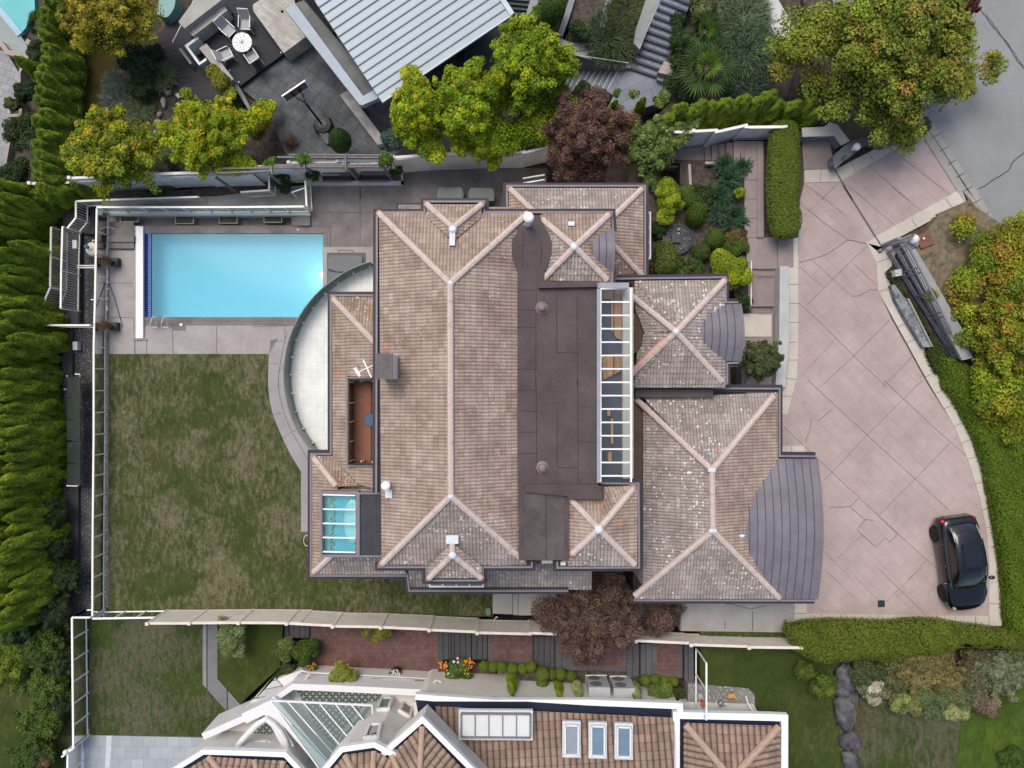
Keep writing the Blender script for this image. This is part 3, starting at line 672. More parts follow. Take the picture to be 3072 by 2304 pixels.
# bay window boxes
def baywin(x0, y0, x1, y1, z, n, vert):
    f, g = M(), M(); f.wallpath(W([(x0, y0), (x1, y0), (x1, y1), (x0, y1)], z), .06, z, z-.5, True)
    for i in range(1, n):
        t = i/n
        if vert: f.beam(P(x0, y0+(y1-y0)*t, z), P(x1, y0+(y1-y0)*t, z), .05, .05)
        else: f.beam(P(x0+(x1-x0)*t, y0, z), P(x0+(x1-x0)*t, y1, z), .05, .05)
    w = part('bay_window', f, m_white, house); g.face([P(x0, y0, z-.06), P(x1, y0, z-.06), P(x1, y1, z-.06), P(x0, y1, z-.06)][::-1]); part('pane', g, m_glass_c, w)
    s = M().rect(int(min(x0, x1)), min(y0, y1), max(x0, x1), max(y0, y1), z-.5, z-.6); part('sill', s, m_wall, w)
baywin(1938, 637, 1951, 775, 4.6, 3, True)
baywin(1289, 1749, 1449, 1760, 5.75, 4, False)
# pipes and vents on the roof
vp = M().lathe(P(1584, 672, 8.3), [(.13, 0), (.13, .9), (.19, .95), (.19, 1.15), (.12, 1.22)], 16); part('flue', vp, m_whitem, house, 'white round flue at the north-east corner of the main roof', smooth=False)
vp = M().lathe(P(1166, 1450, 8.1), [(.12, 0), (.12, .5), (.17, .55), (.17, .7), (.1, .76)], 16); part('flue', vp, m_whitem, house, 'white round vent near the west eave')
fl = M(); fl.box(P(1166, 1481, 8.22), .26, .32, .06); fl.box(P(1224, 1568, 8.42), .17, .24, .06); part('flashing', fl, m_lead, house)
# tv antenna
an = M(); b0, b1 = P(1121, 1097, 7.3), P(1066, 1120, 7.35)
an = thing('antenna', 'white television antenna on the roof beside the chimney', 'antenna', P(1118, 1100, 6.1))
mm = M().tube([P(1118, 1100, 6.1), P(1119, 1097, 7.3)], .025, 6); part('mast', mm, m_dark, an)
mm = M().tube([P(1119, 1097, 7.3), P(1066, 1120, 7.3)], .022, 6); part('boom', mm, m_whitem, an)
for a, b in (((1090, 1080), (1114, 1133)), ((1062, 1104), (1078, 1130)), ((1067, 1102), (1081, 1127))):
    part('element', M().beam(P(*a, 7.3), P(*b, 7.3), .05, .02), m_whitem, an)
# ============================================================ TERRAIN AND PAVING
g = M(); g.face([(-220, -220, -2.6), (220, -220, -2.6), (220, 220, -2.6), (-220, 220, -2.6)]); struct('ground', g, m_soil)
LW = 325
g = M(); g.prism([(-2500, -2500), (-2500, 4500), (196, 4500), (196, -2500)], -1.6, -2.7); struct('hedge_bed', g, m_soil); g = M(); g.prism([(-900, 1850), (205, 1850), (205, 1905), (262, 1910), (262, 2240), (215, 2260), (200, 4000), (-900, 4000)], -.9, -2.7); struct('dark_grass', g, m_lawn_g)
g = M(); g.rect(190, 575, LW, 1850, -1.2, -2.7); struct('side_path', g, m_agg)
g = M(); g.prism([(LW, 1062), (1480, 1062), (1480, 1850), (LW, 1832)], 0, -2.7); struct('lawn', g, m_lawn)
WX0, WX1, WY0, WY1 = 429, 969, 701, 951.5
g = M(); zz = .02
g.rect(LW, 745, WX0, 1062, zz, -2.7); g.rect(401, 676, WX0, 745, zz, -2.7); g.rect(WX0, WY1, WX1, 1062, zz, -2.7); g.rect(WX1, 505, 1560, 1062, zz, -2.7); g.rect(WX0, 676, WX1, WY0, zz-.001, -2.7); g.rect(LW, 600, 877, 676, -.43, -2.7); g.rect(877, 600, 893, 676, -.28, -2.7); g.rect(893, 600, 930, 676, -.13, -2.7); g.rect(930, 600, WX1, 676, zz-.001, -2.7); g.rect(LW, 676, 401, 686, -.43, -2.7); g.rect(LW, 686, 401, 706, -.3, -2.7); g.rect(LW, 706, 401, 726, -.18, -2.7); g.rect(LW, 726, 401, 745, -.07, -2.7); g.rect(926, 545, WX1, 600, zz, -2.7)
struct('pool_deck', g, m_deck)
g = M(); g.prism([(328, 748), (405, 748), (405, 1062), (328, 1062)], zz+.004, zz-.05); g.prism(q('B0', 1215, 1150, 1420, 1150, 1430, 1195, 1540, 1195, 1540, 1150, 2212, 1150)+[(856, 976), (850, 1010), (812, 1020), (808, 1062), (407, 1062), (407, 1022)], zz+.004, zz-.05)
struct('pale_paving', g, m_deck2)
g = M(); cw = .03
for a in ([(429, 678), (990, 678), (990, 742)], [(992, 678), (992, 742)], [(429, 975), (900, 975)]): g.ribbon(a, .022, zz+.012)
for t, v in (('B0', (1100, 525, 905, 515)), ('B0', (905, 800, 1105, 800)), ('B0', (905, 1085, 1110, 1085)), ('B0', (1110, 1085, 1115, 1388)), ('B0', (1215, 1275, 1215, 1388)), ('B0', (1430, 1190, 1435, 1388)), ('B0', (1797, 1160, 1797, 1388)), ('B1', (0, 1160, 370, 1150)),
             ('B1', (885, 0, 885, 490)), ('B1', (470, 212, 1030, 216)), ('B1', (260, 1150, 262, 1290)), ('B1', (1545, 0, 1545, 110)), ('B1', (1872, 0, 1872, 90)), ('B1', (1410, 0, 1410, 110)), ('A1', (885, 1540, 885, 1659)), ('A1', (1410, 1430, 1410, 1659)), ('A1', (1410, 1558, 2100, 1560)), ('A1', (1545, 1420, 1545, 1659)), ('A1', (1710, 1415, 1710, 1560)), ('A1', (1870, 1405, 1870, 1659)), ('A1', (1300, 1440, 1300, 1659))):
    g.ribbon(q(t, *v), .026, zz+.014)
[g.ribbon([(LW, y), (401, y)], .03, z_) for y, z_ in ((686, -.29), (706, -.17), (726, -.06), (745, .03))]; [g.ribbon([(x, 648), (x, 676)], .02, z_) for x, z_ in ((877, -.27), (893, -.12), (930, .03), (646, -.42), (750, -.42), (560, -.42))]
struct('paving_joints', g, m_joint)
# side strip behind the house, toward the north fence
g = M(); g.rect(1260, 505, 1640, 640, zz+.02, -2.7); struct('back_path', g, m_deck)
# curved concrete walk round the terrace
oc = q('B1', 270, 1150, 250, 1280, 135, 1285, 130, 1388)+q('C1', 120, 0, 130, 150, 165, 300, 240, 480, 310, 620, 400, 770)+[(905, 1418), (1010, 1418), (1010, 980), (880, 975)]
g = M(); g.prism(smooth(oc[3:10])+[(905, 1418), (1100, 1418), (1100, 975), (858, 975)], .03, -.5); g.prism([(903, 1418), (960, 1418), (960, 1595), (903, 1595)], .025, -.5); struct('curved_walk', g, m_curve)
g = M(); g.ribbon(smooth(q('B1', 205, 1659, 215, 1500, 245, 1350, 280, 1200)[::1]), .025, .04); g.ribbon(smooth(q('C1', 205, 0, 220, 160, 290, 380, 400, 570, 470, 690)), .025, .04)
for t, v in (('C1', (160, 290, 240, 270)), ('C1', (245, 480, 360, 405)), ('B1', (130, 1465, 205, 1470)), ('B1', (205, 1540, 260, 1470)), ('B1', (140, 1285, 250, 1280))): g.ribbon(q(t, *v), .022, .04)
struct('walk_joints', g, m_joint)
# the pool: basin, water, gutter
pool = thing('swimming_pool', 'rectangular turquoise swimming pool with a dark blue gutter at one end', 'swimming pool', P(700, 826, -1.7))
m_basin = nm('pool_plaster', (.38, .70, .82), (.45, .75, .86), .5, .6)
b = M(); pb = [P(x, y, 0) for x, y in ((WX0, WY0), (WX1, WY0), (WX1, WY1), (WX0, WY1))]
fl = [Vector((p.x, p.y, -1.0)) for p in pb]; b.face(fl, True)
for i in range(4):
    j = (i+1) % 4; b.face([Vector((pb[j].x, pb[j].y, .0)), Vector((pb[i].x, pb[i].y, .0)), fl[i], fl[j]])
part('basin', b, m_basin, pool)
w = N('pool_water'); tr_ = w.n('ShaderNodeBsdfTransparent'); tr_.inputs[0].default_value = (.66, .93, .97, 1); gl_ = w.n('ShaderNodeBsdfGlossy'); gl_.inputs['Roughness'].default_value = .08
bpn = w.n('ShaderNodeBump'); bpn.inputs['Strength'].default_value = .12; bpn.inputs['Distance'].default_value = .02; w.l(w.noise(1.2, 2), bpn.inputs['Height']); w.l(bpn.outputs[0], gl_.inputs['Normal'])
mx_ = w.n('ShaderNodeMixShader'); fr_ = w.n('ShaderNodeFresnel'); fr_.inputs[0].default_value = 1.33; w.l(fr_.outputs[0], mx_.inputs[0]); w.l(tr_.outputs[0], mx_.inputs[1]); w.l(gl_.outputs[0], mx_.inputs[2]); df_ = w.n('ShaderNodeBsdfDiffuse'); df_.inputs[0].default_value = (.19, .56, .72, 1); m2_ = w.n('ShaderNodeMixShader'); m2_.inputs[0].default_value = .38; w.l(mx_.outputs[0], m2_.inputs[1]); w.l(df_.outputs[0], m2_.inputs[2]); w.l(m2_.outputs[0], w.out.inputs['Surface'])
b = M(); b.poly([(455, WY0-2), (WX1+2, WY0-2), (WX1+2, WY1+2), (455, WY1+2)], -.03); part('water', b, w.m, pool)
b = M(); b.rect(WX0, WY0, 442, WY1, .005, -.5); b.rect(442, WY0, 455.5, WY1, -.02, -.5)
part('gutter', b, plain('navy_tile', (.005, .02, .16), .7, .15, var=.3), pool)
b = M()
for i in range(39): b.rect(443.5, WY0+2+i*6.4, 453, WY0+4.4+i*6.4, .0, -.03)
b.rect(446.5, WY0, 447.3, WY1, .002, -.03); b.rect(451, WY0, 451.8, WY1, .002, -.03)
part('grate', b, plain('blue_grate', (.12, .25, .5), .4), pool)
b = M(); b.wallpath(W([(429, 694), (975, 694), (975, 957), (429, 957)], .03), .19, .045, -.2); part('coping', b, m_deck, pool)
b = M(); b.rect(407, 679, 429, 1015, .16, .02); part('cover_housing', b, m_white, pool, 'long white pool cover housing')
b = M(); b.rect(403, 679, 406.5, 1018, .1, .02); b.rect(403, 1016, 440, 1020, .1, .02); part('housing_edge', b, m_deck2, pool)
for k, px in enumerate((461, 494)):
    b = M(); y0 = 984
    pts = [P(px+(-8 if k == 9 else -9), y0, .05), P(px-8, 968, .75), P(px-1, 950, .82), P(px+6, 962, .5), P(px+8, 975, .1), P(px+8, 985, .05)]
    b.tube([P(px-10, 978, .04), P(px-9, 968, .55), P(px-2, 950, .78), P(px+4, 950, .7), P(px+8, 972, .3), P(px+10, 980, .05)], .035, 8)
    b.tube([P(px-10, 980, .05), P(px+14, 984, .05)], .03, 6)
    part('handrail', b, plain('steel', (.62, .62, .62), .3, .5), pool)
b = M(); b.lathe(P(543, 974, .025), [(.075, 0), (.075, .01)], 16); b.rect(891, 687, 895, 691, .05, .02); part('skimmer_lid', b, m_white, pool)

b = M(); b.blob(P(967, 826, -.5), .1, .16, .16, 12, 8); part('pool_light', b, emit('pool_lamp', (1, .96, .85), 14), pool, 'lit round lamp in the end wall of the pool')
pl = bpy.data.lights.new('pool_lamp', 'POINT'); plo = bpy.data.objects.new('pool_lamp', pl); COL.objects.link(plo); pl.energy = 16; pl.color = (1, .95, .82); pl.shadow_soft_size = .12; plo.location = P(962, 826, -.45)-ORG[pool.name]; plo.parent = pool
# hot tub cover
b = M(); b.rect(981, 758, 1097, 860, .12, 0); hot = thing('hot_tub', 'grey padded hot tub cover beside the pool, half under the white terrace', 'hot tub', P(1039, 809, .02))
part('rim', b, plain('dark_rim', (.085, .08, .085), .6), hot)
b = M(); b.prism(smooth([(990, 766), (1082, 766), (1087, 775), (1086, 815), (984, 815), (984, 775)]), .26, .1); b.prism([(984, 817), (1086, 819), (1086, 860), (984, 860)], .27, .1); part('cover', b, plain('grey_vinyl', (.12, .135, .145), .6), hot)
b = M(); b.rect(968, 741, 1122, 758, .1, 0); b.rect(968, 758, 981, 870, .1, 0); b.rect(1097, 758, 1122, 800, .1, 0); struct('tub_kerb', b, m_deck2)
b = M(); b.wallpath(W([(1016, 757), (1016, 750), (1060, 750), (1060, 757)], .11), .02, .14, .1); part('handle', b, m_gut, hot)
b = M(); b.rect(1121, 741, 1128, 780, .6, 0); solo('timber_panel', b, plain('brown_panel', (.14, .085, .065), .7), 'thin brown panel at the corner of the hot tub kerb', 'panel')

# ---- east side: raised ground, driveway, road
g = M(); g.prism([(1900, 1780), (1900, 1180), (2332, 1180), (2332, 400), (2420, 120), (2350, -800), (5500, -800), (5500, 4500), (2330, 4500), (2330, 1790)], 2.3, -2.7); struct('terrace_ground', g, m_soil2)
ZD = 2.4
drive = [(2240, 1140), (2240, 1800), (2420, 1800), (2420, 1845), (2975, 1850), (2968, 1740), (2959, 1592), (2941, 1498), (2908, 1393), (2865, 1281), (2786, 1158), (2673, 954), (2634, 871), (2632, 786), (2601, 728), (2630, 708), (2887, 566), (2778, 398), (2697, 439), (2522, 544), (2413, 548), (2400, 600), (2396, 710), (2394, 1000)]
g = M(); g.prism(drive, ZD, 2.2); struct('driveway', g, m_pink)
g = M(); z = ZD+.012
def jl(t, *v): g.ribbon(q(t, *v), .018 if abs(v[0]-v[-2])+abs(v[1]-v[-1]) > 700 else .012, z)
jl('B3', 340, 960, 500, 1105, 880, 1480, 1075, 1659); jl('C3', 420, 0, 910, 455, 1310, 820, 1585, 1077); jl('C3', 1050, 0, 1450, 380, 1745, 640); jl('C3', 220, 390, 620, 765, 1010, 1130, 1500, 1580, 1600, 1659)
jl('C3', 1370, 0, 910, 455, 620, 765, 545, 835); jl('C3', 1600, 520, 1310, 820, 1010, 1120); jl('C3', 1160, 1275, 1010, 1130); jl('C3', 870, 1280, 640, 1505, 800, 1659); jl('C3', 570, 1440, 640, 1505); jl('C3', 1500, 1390, 1250, 1659)
jl('B3', 1110, 1095, 815, 1390, 550, 1640); jl('B3', 910, 490, 620, 770, 405, 985); jl('B3', 655, 1255, 345, 1590); jl('B3', 640, 0, 370, 260); jl('B3', 440, 0, 730, 240); jl('B3', 345, 130, 620, 350, 760, 440)
jl('A3', 1130, 1250, 1659, 1659); jl('A3', 1410, 1190, 1560, 1330, 1700, 1470); jl('B3', 775, 0, 985, 190, 1145, 320); jl('B3', 1115, 0, 1365, 205); jl('A3', 910, 1370, 1260, 1659); jl('A3', 700, 1510, 900, 1659); jl('A3', 680, 1510, 530, 1659); jl('A3', 390, 1530, 560, 1659)
jl('B3', 460, 615, 790, 910); jl('B3', 350, 665, 545, 835); jl('B3', 790, 625, 1000, 830); jl('D3', 0, 0, 0, 0); jl('D3', 740, 0, 1000, 265); jl('D3', 1360, 0, 1060, 290); jl('D3', 560, 20, 700, 140); jl('D3', 760, 210, 880, 290); jl('D3', 1000, 0, 1400, 390); jl('B3', 1040, 1659, 1395, 1300)
struct('driveway_joints', g, m_joint)
g = M()
def crack(t, *v):
    pts = q(t, *v); o = [pts[0]]
    for a, b in zip(pts, pts[1:]):
        for k in (1, 2, 3): o.append((a[0]+(b[0]-a[0])*k/3+rnd.uniform(-1.5, 1.5), a[1]+(b[1]-a[1])*k/3+rnd.uniform(-1.5, 1.5)))
    g.ribbon(o, .017, ZD+.016)
crack('B3', 350, 625, 460, 605, 590, 550, 745, 440, 905, 470); crack('B3', 790, 910, 850, 905, 940, 855, 1010, 860); crack('C3', 600, 1060, 770, 1050, 850, 980); crack('C3', 770, 1050, 895, 1160, 970, 1165); crack('C3', 895, 1160, 825, 1240, 985, 1385, 1060, 1310, 1095, 1345, 1170, 1275)
crack('C3', 445, 320, 440, 400, 400, 520); crack('C3', 500, 340, 620, 240)
struct('driveway_cracks', g, m_crack)
# cream and concrete bands round the driveway
g = M()
g.prism(q('A3', 390, 1410, 645, 1405, 1180, 1130, 1310, 1040, 1400, 1100, 1180, 1215, 690, 1505, 390, 1515), ZD+.03, 2.2)
g.prism([(2887, 564), (2630, 708), (2601, 728), (2625, 748), (2640, 760), (2692, 715), (2912, 598)], ZD+.03, 2.2)
g.prism(q('B3', 910, 468, 1030, 500, 1120, 655, 1070, 700, 1110, 830, 1350, 1260, 1550, 1659)+q('C3', 1720, 370, 1840, 640, 1960, 1000, 2010, 1290, 2035, 1659)+q('D3', 2030, 480, 300, 478, 310, 290, 410, 290, 410, 380, 1922, 400, 1925, 0)+q('C3', 1900, 1250, 1850, 990, 1760, 700, 1640, 390, 1420, 20)+q('B3', 1000, 860, 990, 625), ZD+.03, 2.2)
g.prism([(2598, 726), (2640, 742), (2705, 712), (2672, 800), (2630, 790)], ZD+.02, 2.2); struct('driveway_border', g, m_cream)
g = M()
for t, v in (('A3', (530, 1405, 520, 1510)), ('A3', (780, 1350, 820, 1420)), ('A3', (910, 1260, 970, 1335)), ('A3', (1070, 1190, 1120, 1250)), ('B3', (1560, 100, 1625, 180)), ('B3', (1280, 265, 1320, 335)), ('B3', (995, 628, 1095, 590)), ('B3', (1010, 870, 1110, 840)), ('B3', (1165, 1165, 1250, 1125)), ('B3', (1240, 1300, 1330, 1250)), ('B3', (1390, 1580, 1480, 1540)), ('C3', (1490, 110, 1570, 60)), ('C3', (1550, 240, 1640, 200)), ('C3', (1635, 385, 1720, 345)), ('C3', (1695, 525, 1790, 485)), ('C3', (1750, 655, 1840, 630)), ('C3', (1810, 860, 1900, 840)), ('C3', (1860, 1080, 1975, 1050)), ('C3', (1900, 1225, 2000, 1220)), ('C3', (1920, 1385, 2010, 1385)), ('D3', (1925, 295, 2035, 298)),
             ('D3', (305, 378, 410, 378)), ('D3', (530, 382, 530, 450)), ('D3', (690, 384, 690, 445)), ('D3', (1002, 388, 1002, 445)), ('D3', (1165, 392, 1165, 445)), ('D3', (1325, 394, 1325, 445)), ('D3', (1488, 396, 1488, 455)), ('D3', (1645, 398, 1645, 465)), ('D3', (1810, 400, 1810, 475)), ('D3', (1922, 400, 1922, 475))):
    g.ribbon(q(t, *v), .022, ZD+.04)
struct('border_joints', g, m_joint)
# border beside the house, steps and low wall
g = M(); g.prism(q('B3', 300, 430, 340, 420, 340, 1300, 325, 1659)+q('C3', 320, 0, 250, 285, 190, 285, 190, 130)+q('B3', 240, 1659, 262, 1280, 262, 670, 300, 665), ZD+.02, 2.2); g.prism(q('C3', 190, 548, 392, 548, 392, 640, 190, 640), ZD+.02, 2.2); struct('house_border', g, m_cream)
g = M()
for v in ([262, 812, 342, 812], [262, 970, 342, 970], [262, 1128, 342, 1125], [262, 1290, 340, 1290], [255, 1438, 335, 1438], [240, 1590, 330, 1600]): g.ribbon(q('B3', *v), .02, ZD+.03)
g.ribbon(q('C3', 190, 135, 290, 133), .02, ZD+.03); g.ribbon(q('C3', 285, 548, 285, 630), .02, ZD+.03)
struct('house_border_joints', g, m_joint)
w = M(); w.prism(q('B3', 187, 660, 262, 660, 262, 1280, 235, 1659, 150, 1659, 182, 1240), ZD+.55, 1.2)
w_ = thing('garden_wall', 'long pale stone topped low wall between the front steps and the driveway', 'wall', P(2352, 950, 2.0)); part('coping', w, conc('grey_coping', (.36, .38, .38), (.46, .47, .46), .3), w_)
w = M(); w.prism(q('B3', 135, 700, 187, 660, 182, 1240, 150, 1659, 120, 1659, 120, 1000), 2.2, 1.2); part('stone_face', w, nm('dark_stone', (.10, .10, .095), (.2, .2, .185), 3, .9, .2, .5, c3=(.28, .27, .25)), w_)
# front path with steps
g = M()
g.prism(q('A2', 2020, 1170, 2185, 1170)+q('B2', 2190, 420)+q('B2', 2030, 420)+q('A2', 2027, 1335), 2.45, 1.5)
g.prism(q('A2', 1940, 1170, 2025, 1170, 2025, 1340, 1940, 1340), 2.44, 1.5); g.prism(q('A2', 1878, 1185, 1940, 1180, 1940, 1340, 1878, 1340), 2.28, 1.5); g.prism(q('A2', 1818, 1195, 1878, 1190, 1878, 1340, 1818, 1340), 2.12, 1.5); g.prism(q('A2', 1758, 1205, 1818, 1200, 1818, 1340, 1758, 1340), 1.96, 1.5)
g.prism(q('A2', 1700, 1215, 1758, 1210, 1758, 1345, 1700, 1345), 1.8, 1.5); g.prism(q('A2', 1400, 1230, 1700, 1215, 1700, 1385, 1400, 1390), 1.66, 1.0)
g.prism(q('B2', 2030, 420, 2212, 420)+[(2334, 712), (2334, 806), (2244, 806)], 2.42, 1.5)
g.prism(q('B2', 2040, 683)+[(2334, 806), (2334, 830), (2244, 830)], 2.30, 1.5); g.rect(2244, 828, 2330, 920, 2.28, 1.5); g.rect(2240, 920, 2330, 940, 2.14, 1.5); g.rect(2225, 940, 2318, 1170, 2.305, 1.5)
g.prism(q('B3', 172, 450, 240, 430, 240, 660, 172, 670), 2.5, 2.0); g.prism(q('B3', 240, 430, 300, 430, 300, 665, 240, 665), 2.45, 2.0)
struct('front_path', g, m_pathpink)
g = M(); g.rect(2228, 942, 2315, 1010, 2.34, 1.5); struct('porch_floor', g, m_cream)
g = M(); g.prism(q('A3', 0, 1170, 50, 1170)+q('B3', 55, 420, 0, 420), 2.52, 2.2); g.prism(q('A3', 370, 1165, 600, 1165, 625, 1300, 640, 1410, 385, 1405), ZD+.02, 2.2); struct('entry_landing', g, m_pathpink)
g = M()
for v in ([2030, 1335, 2185, 1320], [2030, 1490, 2185, 1492], [2025, 1175, 2025, 1335]): g.ribbon(q('A2', *v), .02, 2.47)
for v in ([2035, 100, 2187, 102], [2035, 262, 2187, 264]): g.ribbon(q('B2', *v), .02, 2.47)
for v in ([0, 683, 140, 683], [0, 742, 135, 742], [0, 993, 130, 993], [0, 1048, 120, 1048]): g.ribbon(q('B3', *v), .03, 2.44)
struct('path_joints', g, m_joint)
# road and kerb
m_roadcrack = plain('road_crack', (.06, .068, .07), .9, .1)
g = M(); g.prism([(2480, -108), (2746, 289), (2948, 600), (3045, 760), (3600, 1600), (5500, 1600), (5500, -900), (2100, -900)], 2.34, 2.1); struct('road', g, m_asph)
g = M(); g.prism([(2455, -108), (2480, -108), (2746, 289), (2948, 600), (3045, 760), (3600, 1600), (3560, 1600), (3020, 765), (2926, 600), (2724, 292)], 2.46, 2.1); struct('kerb', g, m_kerb)
g = M(); g.prism([(2424, -108), (2455, -108), (2724, 292), (2905, 575), (2926, 600), (3020, 765), (3560, 1600), (3540, 1600), (3000, 770), (2890, 600), (2700, 300)], 2.44, 2.1); struct('pavement_edge', g, m_kerb)
g = M()
for i in range(13):
    t = i/12; x, y = 2724+(3020-2724)*t, 292+(765-292)*t; g.ribbon([(x-3, y+4), (x+22, y-10)], .03, 2.475)
struct('kerb_joints', g, m_crack)
g = M()
def rc(w_, pts):
    o = [pts[0]]
    for a, b in zip(pts, pts[1:]):
        for k in range(1, 6): o.append((a[0]+(b[0]-a[0])*k/5+rnd.uniform(-2, 2), a[1]+(b[1]-a[1])*k/5+rnd.uniform(-2, 2)))
    g.ribbon(o, w_, 2.352)
rc(.035, q('A3', 1840, 60, 1930, 190, 2070, 360, 2160, 510, 2230, 590)); rc(.03, q('A3', 1900, 120, 2010, 270, 2120, 420, 2212, 560)); rc(.045, q('A3', 1835, 1570, 1960, 1490, 2080, 1420, 2130, 1330, 2230, 1250))
rc(.03, q('A3', 1840, 60, 1700, -60)); struct('road_cracks', g, m_roadcrack)
g = M(); g.prism([(2490, 120), (2700, 300), (2778, 398), (2640, 450), (2560, 425), (2500, 380)], 2.47, 2.2); g.prism([(2912, 598), (2887, 570), (3000, 760), (3540, 1610), (3300, 1610), (2900, 780)], 2.45, 2.2); g.prism([(2880, 556), (2935, 600), (2915, 650), (2875, 610)], 2.418, 2.2); struct('verge', g, m_verge)
# concrete slab beside the garage and side walk
g = M(); g.prism([(2042, 1780), (2382, 1780), (2382, 1880), (2360, 1897), (2040, 1893)], 2.38, 0); g.prism([(1478, 1775), (1540, 1775), (1540, 1843), (1478, 1841)], .9, -.5); g.rect(1540, 1775, 1556, 1845, 1.1, -.5); g.rect(1556, 1775, 1680, 1846, 1.3, -.5); g.rect(1680, 1770, 2045, 1850, 1.8, -.5); struct('side_walk', g, m_side)
g = M()
for v in ([105, 195, 105, 385], [150, 195, 150, 390], [1500, 285, 1500, 525], [2095, 355, 2095, 520], [1865, 435, 1865, 510]): g.ribbon(q('D2', *v), .025, 2.39 if v[0] > 1000 else 1.32)
g.ribbon(q('D2', 1850, 290, 1960, 310, 2080, 340, 2212, 310), .02, 2.39); struct('walk_cracks', g, m_crack)
# ---- north neighbour: soil, timber deck, slate patio
m_deckb = planks('charcoal_decking', (.014, .016, .022), (.032, .034, .042), .14, R(57))
g = M(); g.prism([(190, 560), (190, -900), (1600, -900), (1600, 520), (600, 560)], -.3, -2.7); struct('garden_soil', g, m_soil2)
g = M(); g.rect(255, 120, 350, 430, -.26, -.5); struct('grass_strip', g, m_strip)
g = M(); g.prism(q('A0', 1220, 380, 1330, 255, 1500, 160, 1560, 260, 1700, 480, 1990, 770, 1870, 830, 1640, 830, 1560, 840), -.1, -.5); struct('lower_deck', g, planks('brown_decking', (.026, .025, .030), (.048, .045, .052), .14, R(-54)))
g = M(); g.prism([(570, 110), (690, -140), (1150, -500), (1000, 100), (852, 160), (720, 258), (688, 232)], .25, -.5); struct('upper_deck', g, m_deckb)
g = M(); g.prism([(720, 262), (852, 165), (1200, -200), (1700, -200), (1560, 300), (1560, 505), (1250, 500), (870, 490), (800, 330)], .0, -2.6); struct('patio', g, m_patio)
# ---- north-east: steps and planters
m_bluestep = conc('blue_grey_paving', (.17, .195, .235), (.235, .26, .305), .3, joints=(R(-25), .5, .5, .008, .5))
zz0 = 1.2
g = M(); g.prism(q('A2', 890, 900, 1052, 556, 1320, 640, 1440, 560, 1440, 780, 1300, 860, 1000, 960), zz0, 0); struct('step_landing', g, m_bluestep)
g = M()
for i in range(12):
    t = i; ax, ay, bx_, by = 1082+t*27, 560-t*62, 1320+t*26, 640-t*61
    g.prism(q('A2', ax, ay, bx_, by, bx_+27, by-64, ax+28, ay-65), zz0+.15*(i+1), 0)
struct('upper_steps', g, m_bluestep)
g = M()
for i in range(12):
    t = i; ax, ay, bx_, by = 1082+t*27, 560-t*62, 1320+t*26, 640-t*61
    g.ribbon(q('A2', ax, ay+1, bx_, by+1), .10, zz0+.15*(i+1)+.01)
struct('step_edges', g, plain('step_edge', (.05, .06, .075), .7))
g = M()
for i in range(9):
    x = 1050-i*47
    g.prism(q('A2', x-47, 540, x+5, 560-i*3, x-95-i*3, 800+i*4, x-160, 760), zz0-.15*(i+1), -.5)
struct('lower_steps', g, m_bluestep)
g = M()
for i in range(9):
    x = 1050-i*47; g.ribbon(q('A2', x-52, 548, x-168, 760), .055, zz0-.15*(i+1)+.012)
struct('lower_step_edges', g, plain('pale_step_edge', (.38, .42, .47), .7))
g = M(); g.prism(q('A2', -300, -100, 330, -100, 200, 200, 500, 500, 500, 700, -300, 700), .4, -2); struct('side_yard', g, plain('dark_paving', (.05, .055, .062), .8))
g = M()
for i in range(4): g.prism(q('A2', 20+i*20, 20+i*38-60, 250, 40+i*40-60, 240, 70+i*40-60, 60, 55+i*38-60), 1.0-.15*i, 0)
struct('dark_steps', g, plain('dark_step', (.07, .075, .085), .7))
# ---- south neighbour ground
g = M(); g.prism([(266, 1845), (620, 1845), (620, 1950), (680, 2210), (266, 2205)], -.02, -2.7); struct('south_lawn', g, m_lawn_d)
g = M(); g.prism([(610, 1845), (850, 1860), (840, 2000), (690, 2140), (650, 2140), (655, 2040), (645, 1900)], .3, -2.7); struct('raised_lawn', g, m_lawn_g)
g = M(); g.prism([(245, 2205), (700, 2215), (700, 3200), (200, 3200)], -.05, -2.7); struct('south_paving', g, conc('blue_tiles', (.30, .335, .36), (.36, .39, .41), .15, joints=(0, .6, .6, .006, .5)))
g = M(); g.prism(q('D0', 885, 1392, 930, 1392, 910, 1659, 870, 1659), -.04, -.1); g.prism(q('D0', 1695, 1425, 1740, 1430, 1720, 1520, 1690, 1520), -.04, -.1); struct('paving_stripe', g, plain('pale_stripe', (.5, .54, .58), .7))
m_tb2 = None
m_brickp = brick('red_brick_paving', (.105, .058, .052), (.145, .078, .07), (.065, .045, .042), .21, .21, 0, .008)
m_bord = conc('dark_border_brick', (.095, .085, .085), (.14, .125, .12), .3, joints=(0, .2, .1, .01, .5))
m_timber = planks('weathered_sleeper', (.045, .047, .05), (.10, .10, .105), .3, R(90))
m_timber2 = planks('grey_sleeper', (.13, .13, .14), (.24, .24, .25), .12, R(90))
w = M().wallpath(W(q('D0', 1745, 455, 1745, 940, 1975, 1200), .3), .72, .34, -.3); solo('sleeper_wall', w, m_timber2, 'low grey railway sleeper wall bending between the two south lawns', 'wall')
g, gb = M(), M()
def terr_(t, v, z, ins):
    pts = q(t, *v); gb.prism(pts, z, -2.7); cx_ = sum(p[0] for p in pts)/4; cy_ = sum(p[1] for p in pts)/4
    g.prism([(p[0]+(ins if p[0] < cx_ else -ins), p[1]+(ins*.3 if p[1] < cy_ else -ins)) for p in pts], z+.006, z-.1)
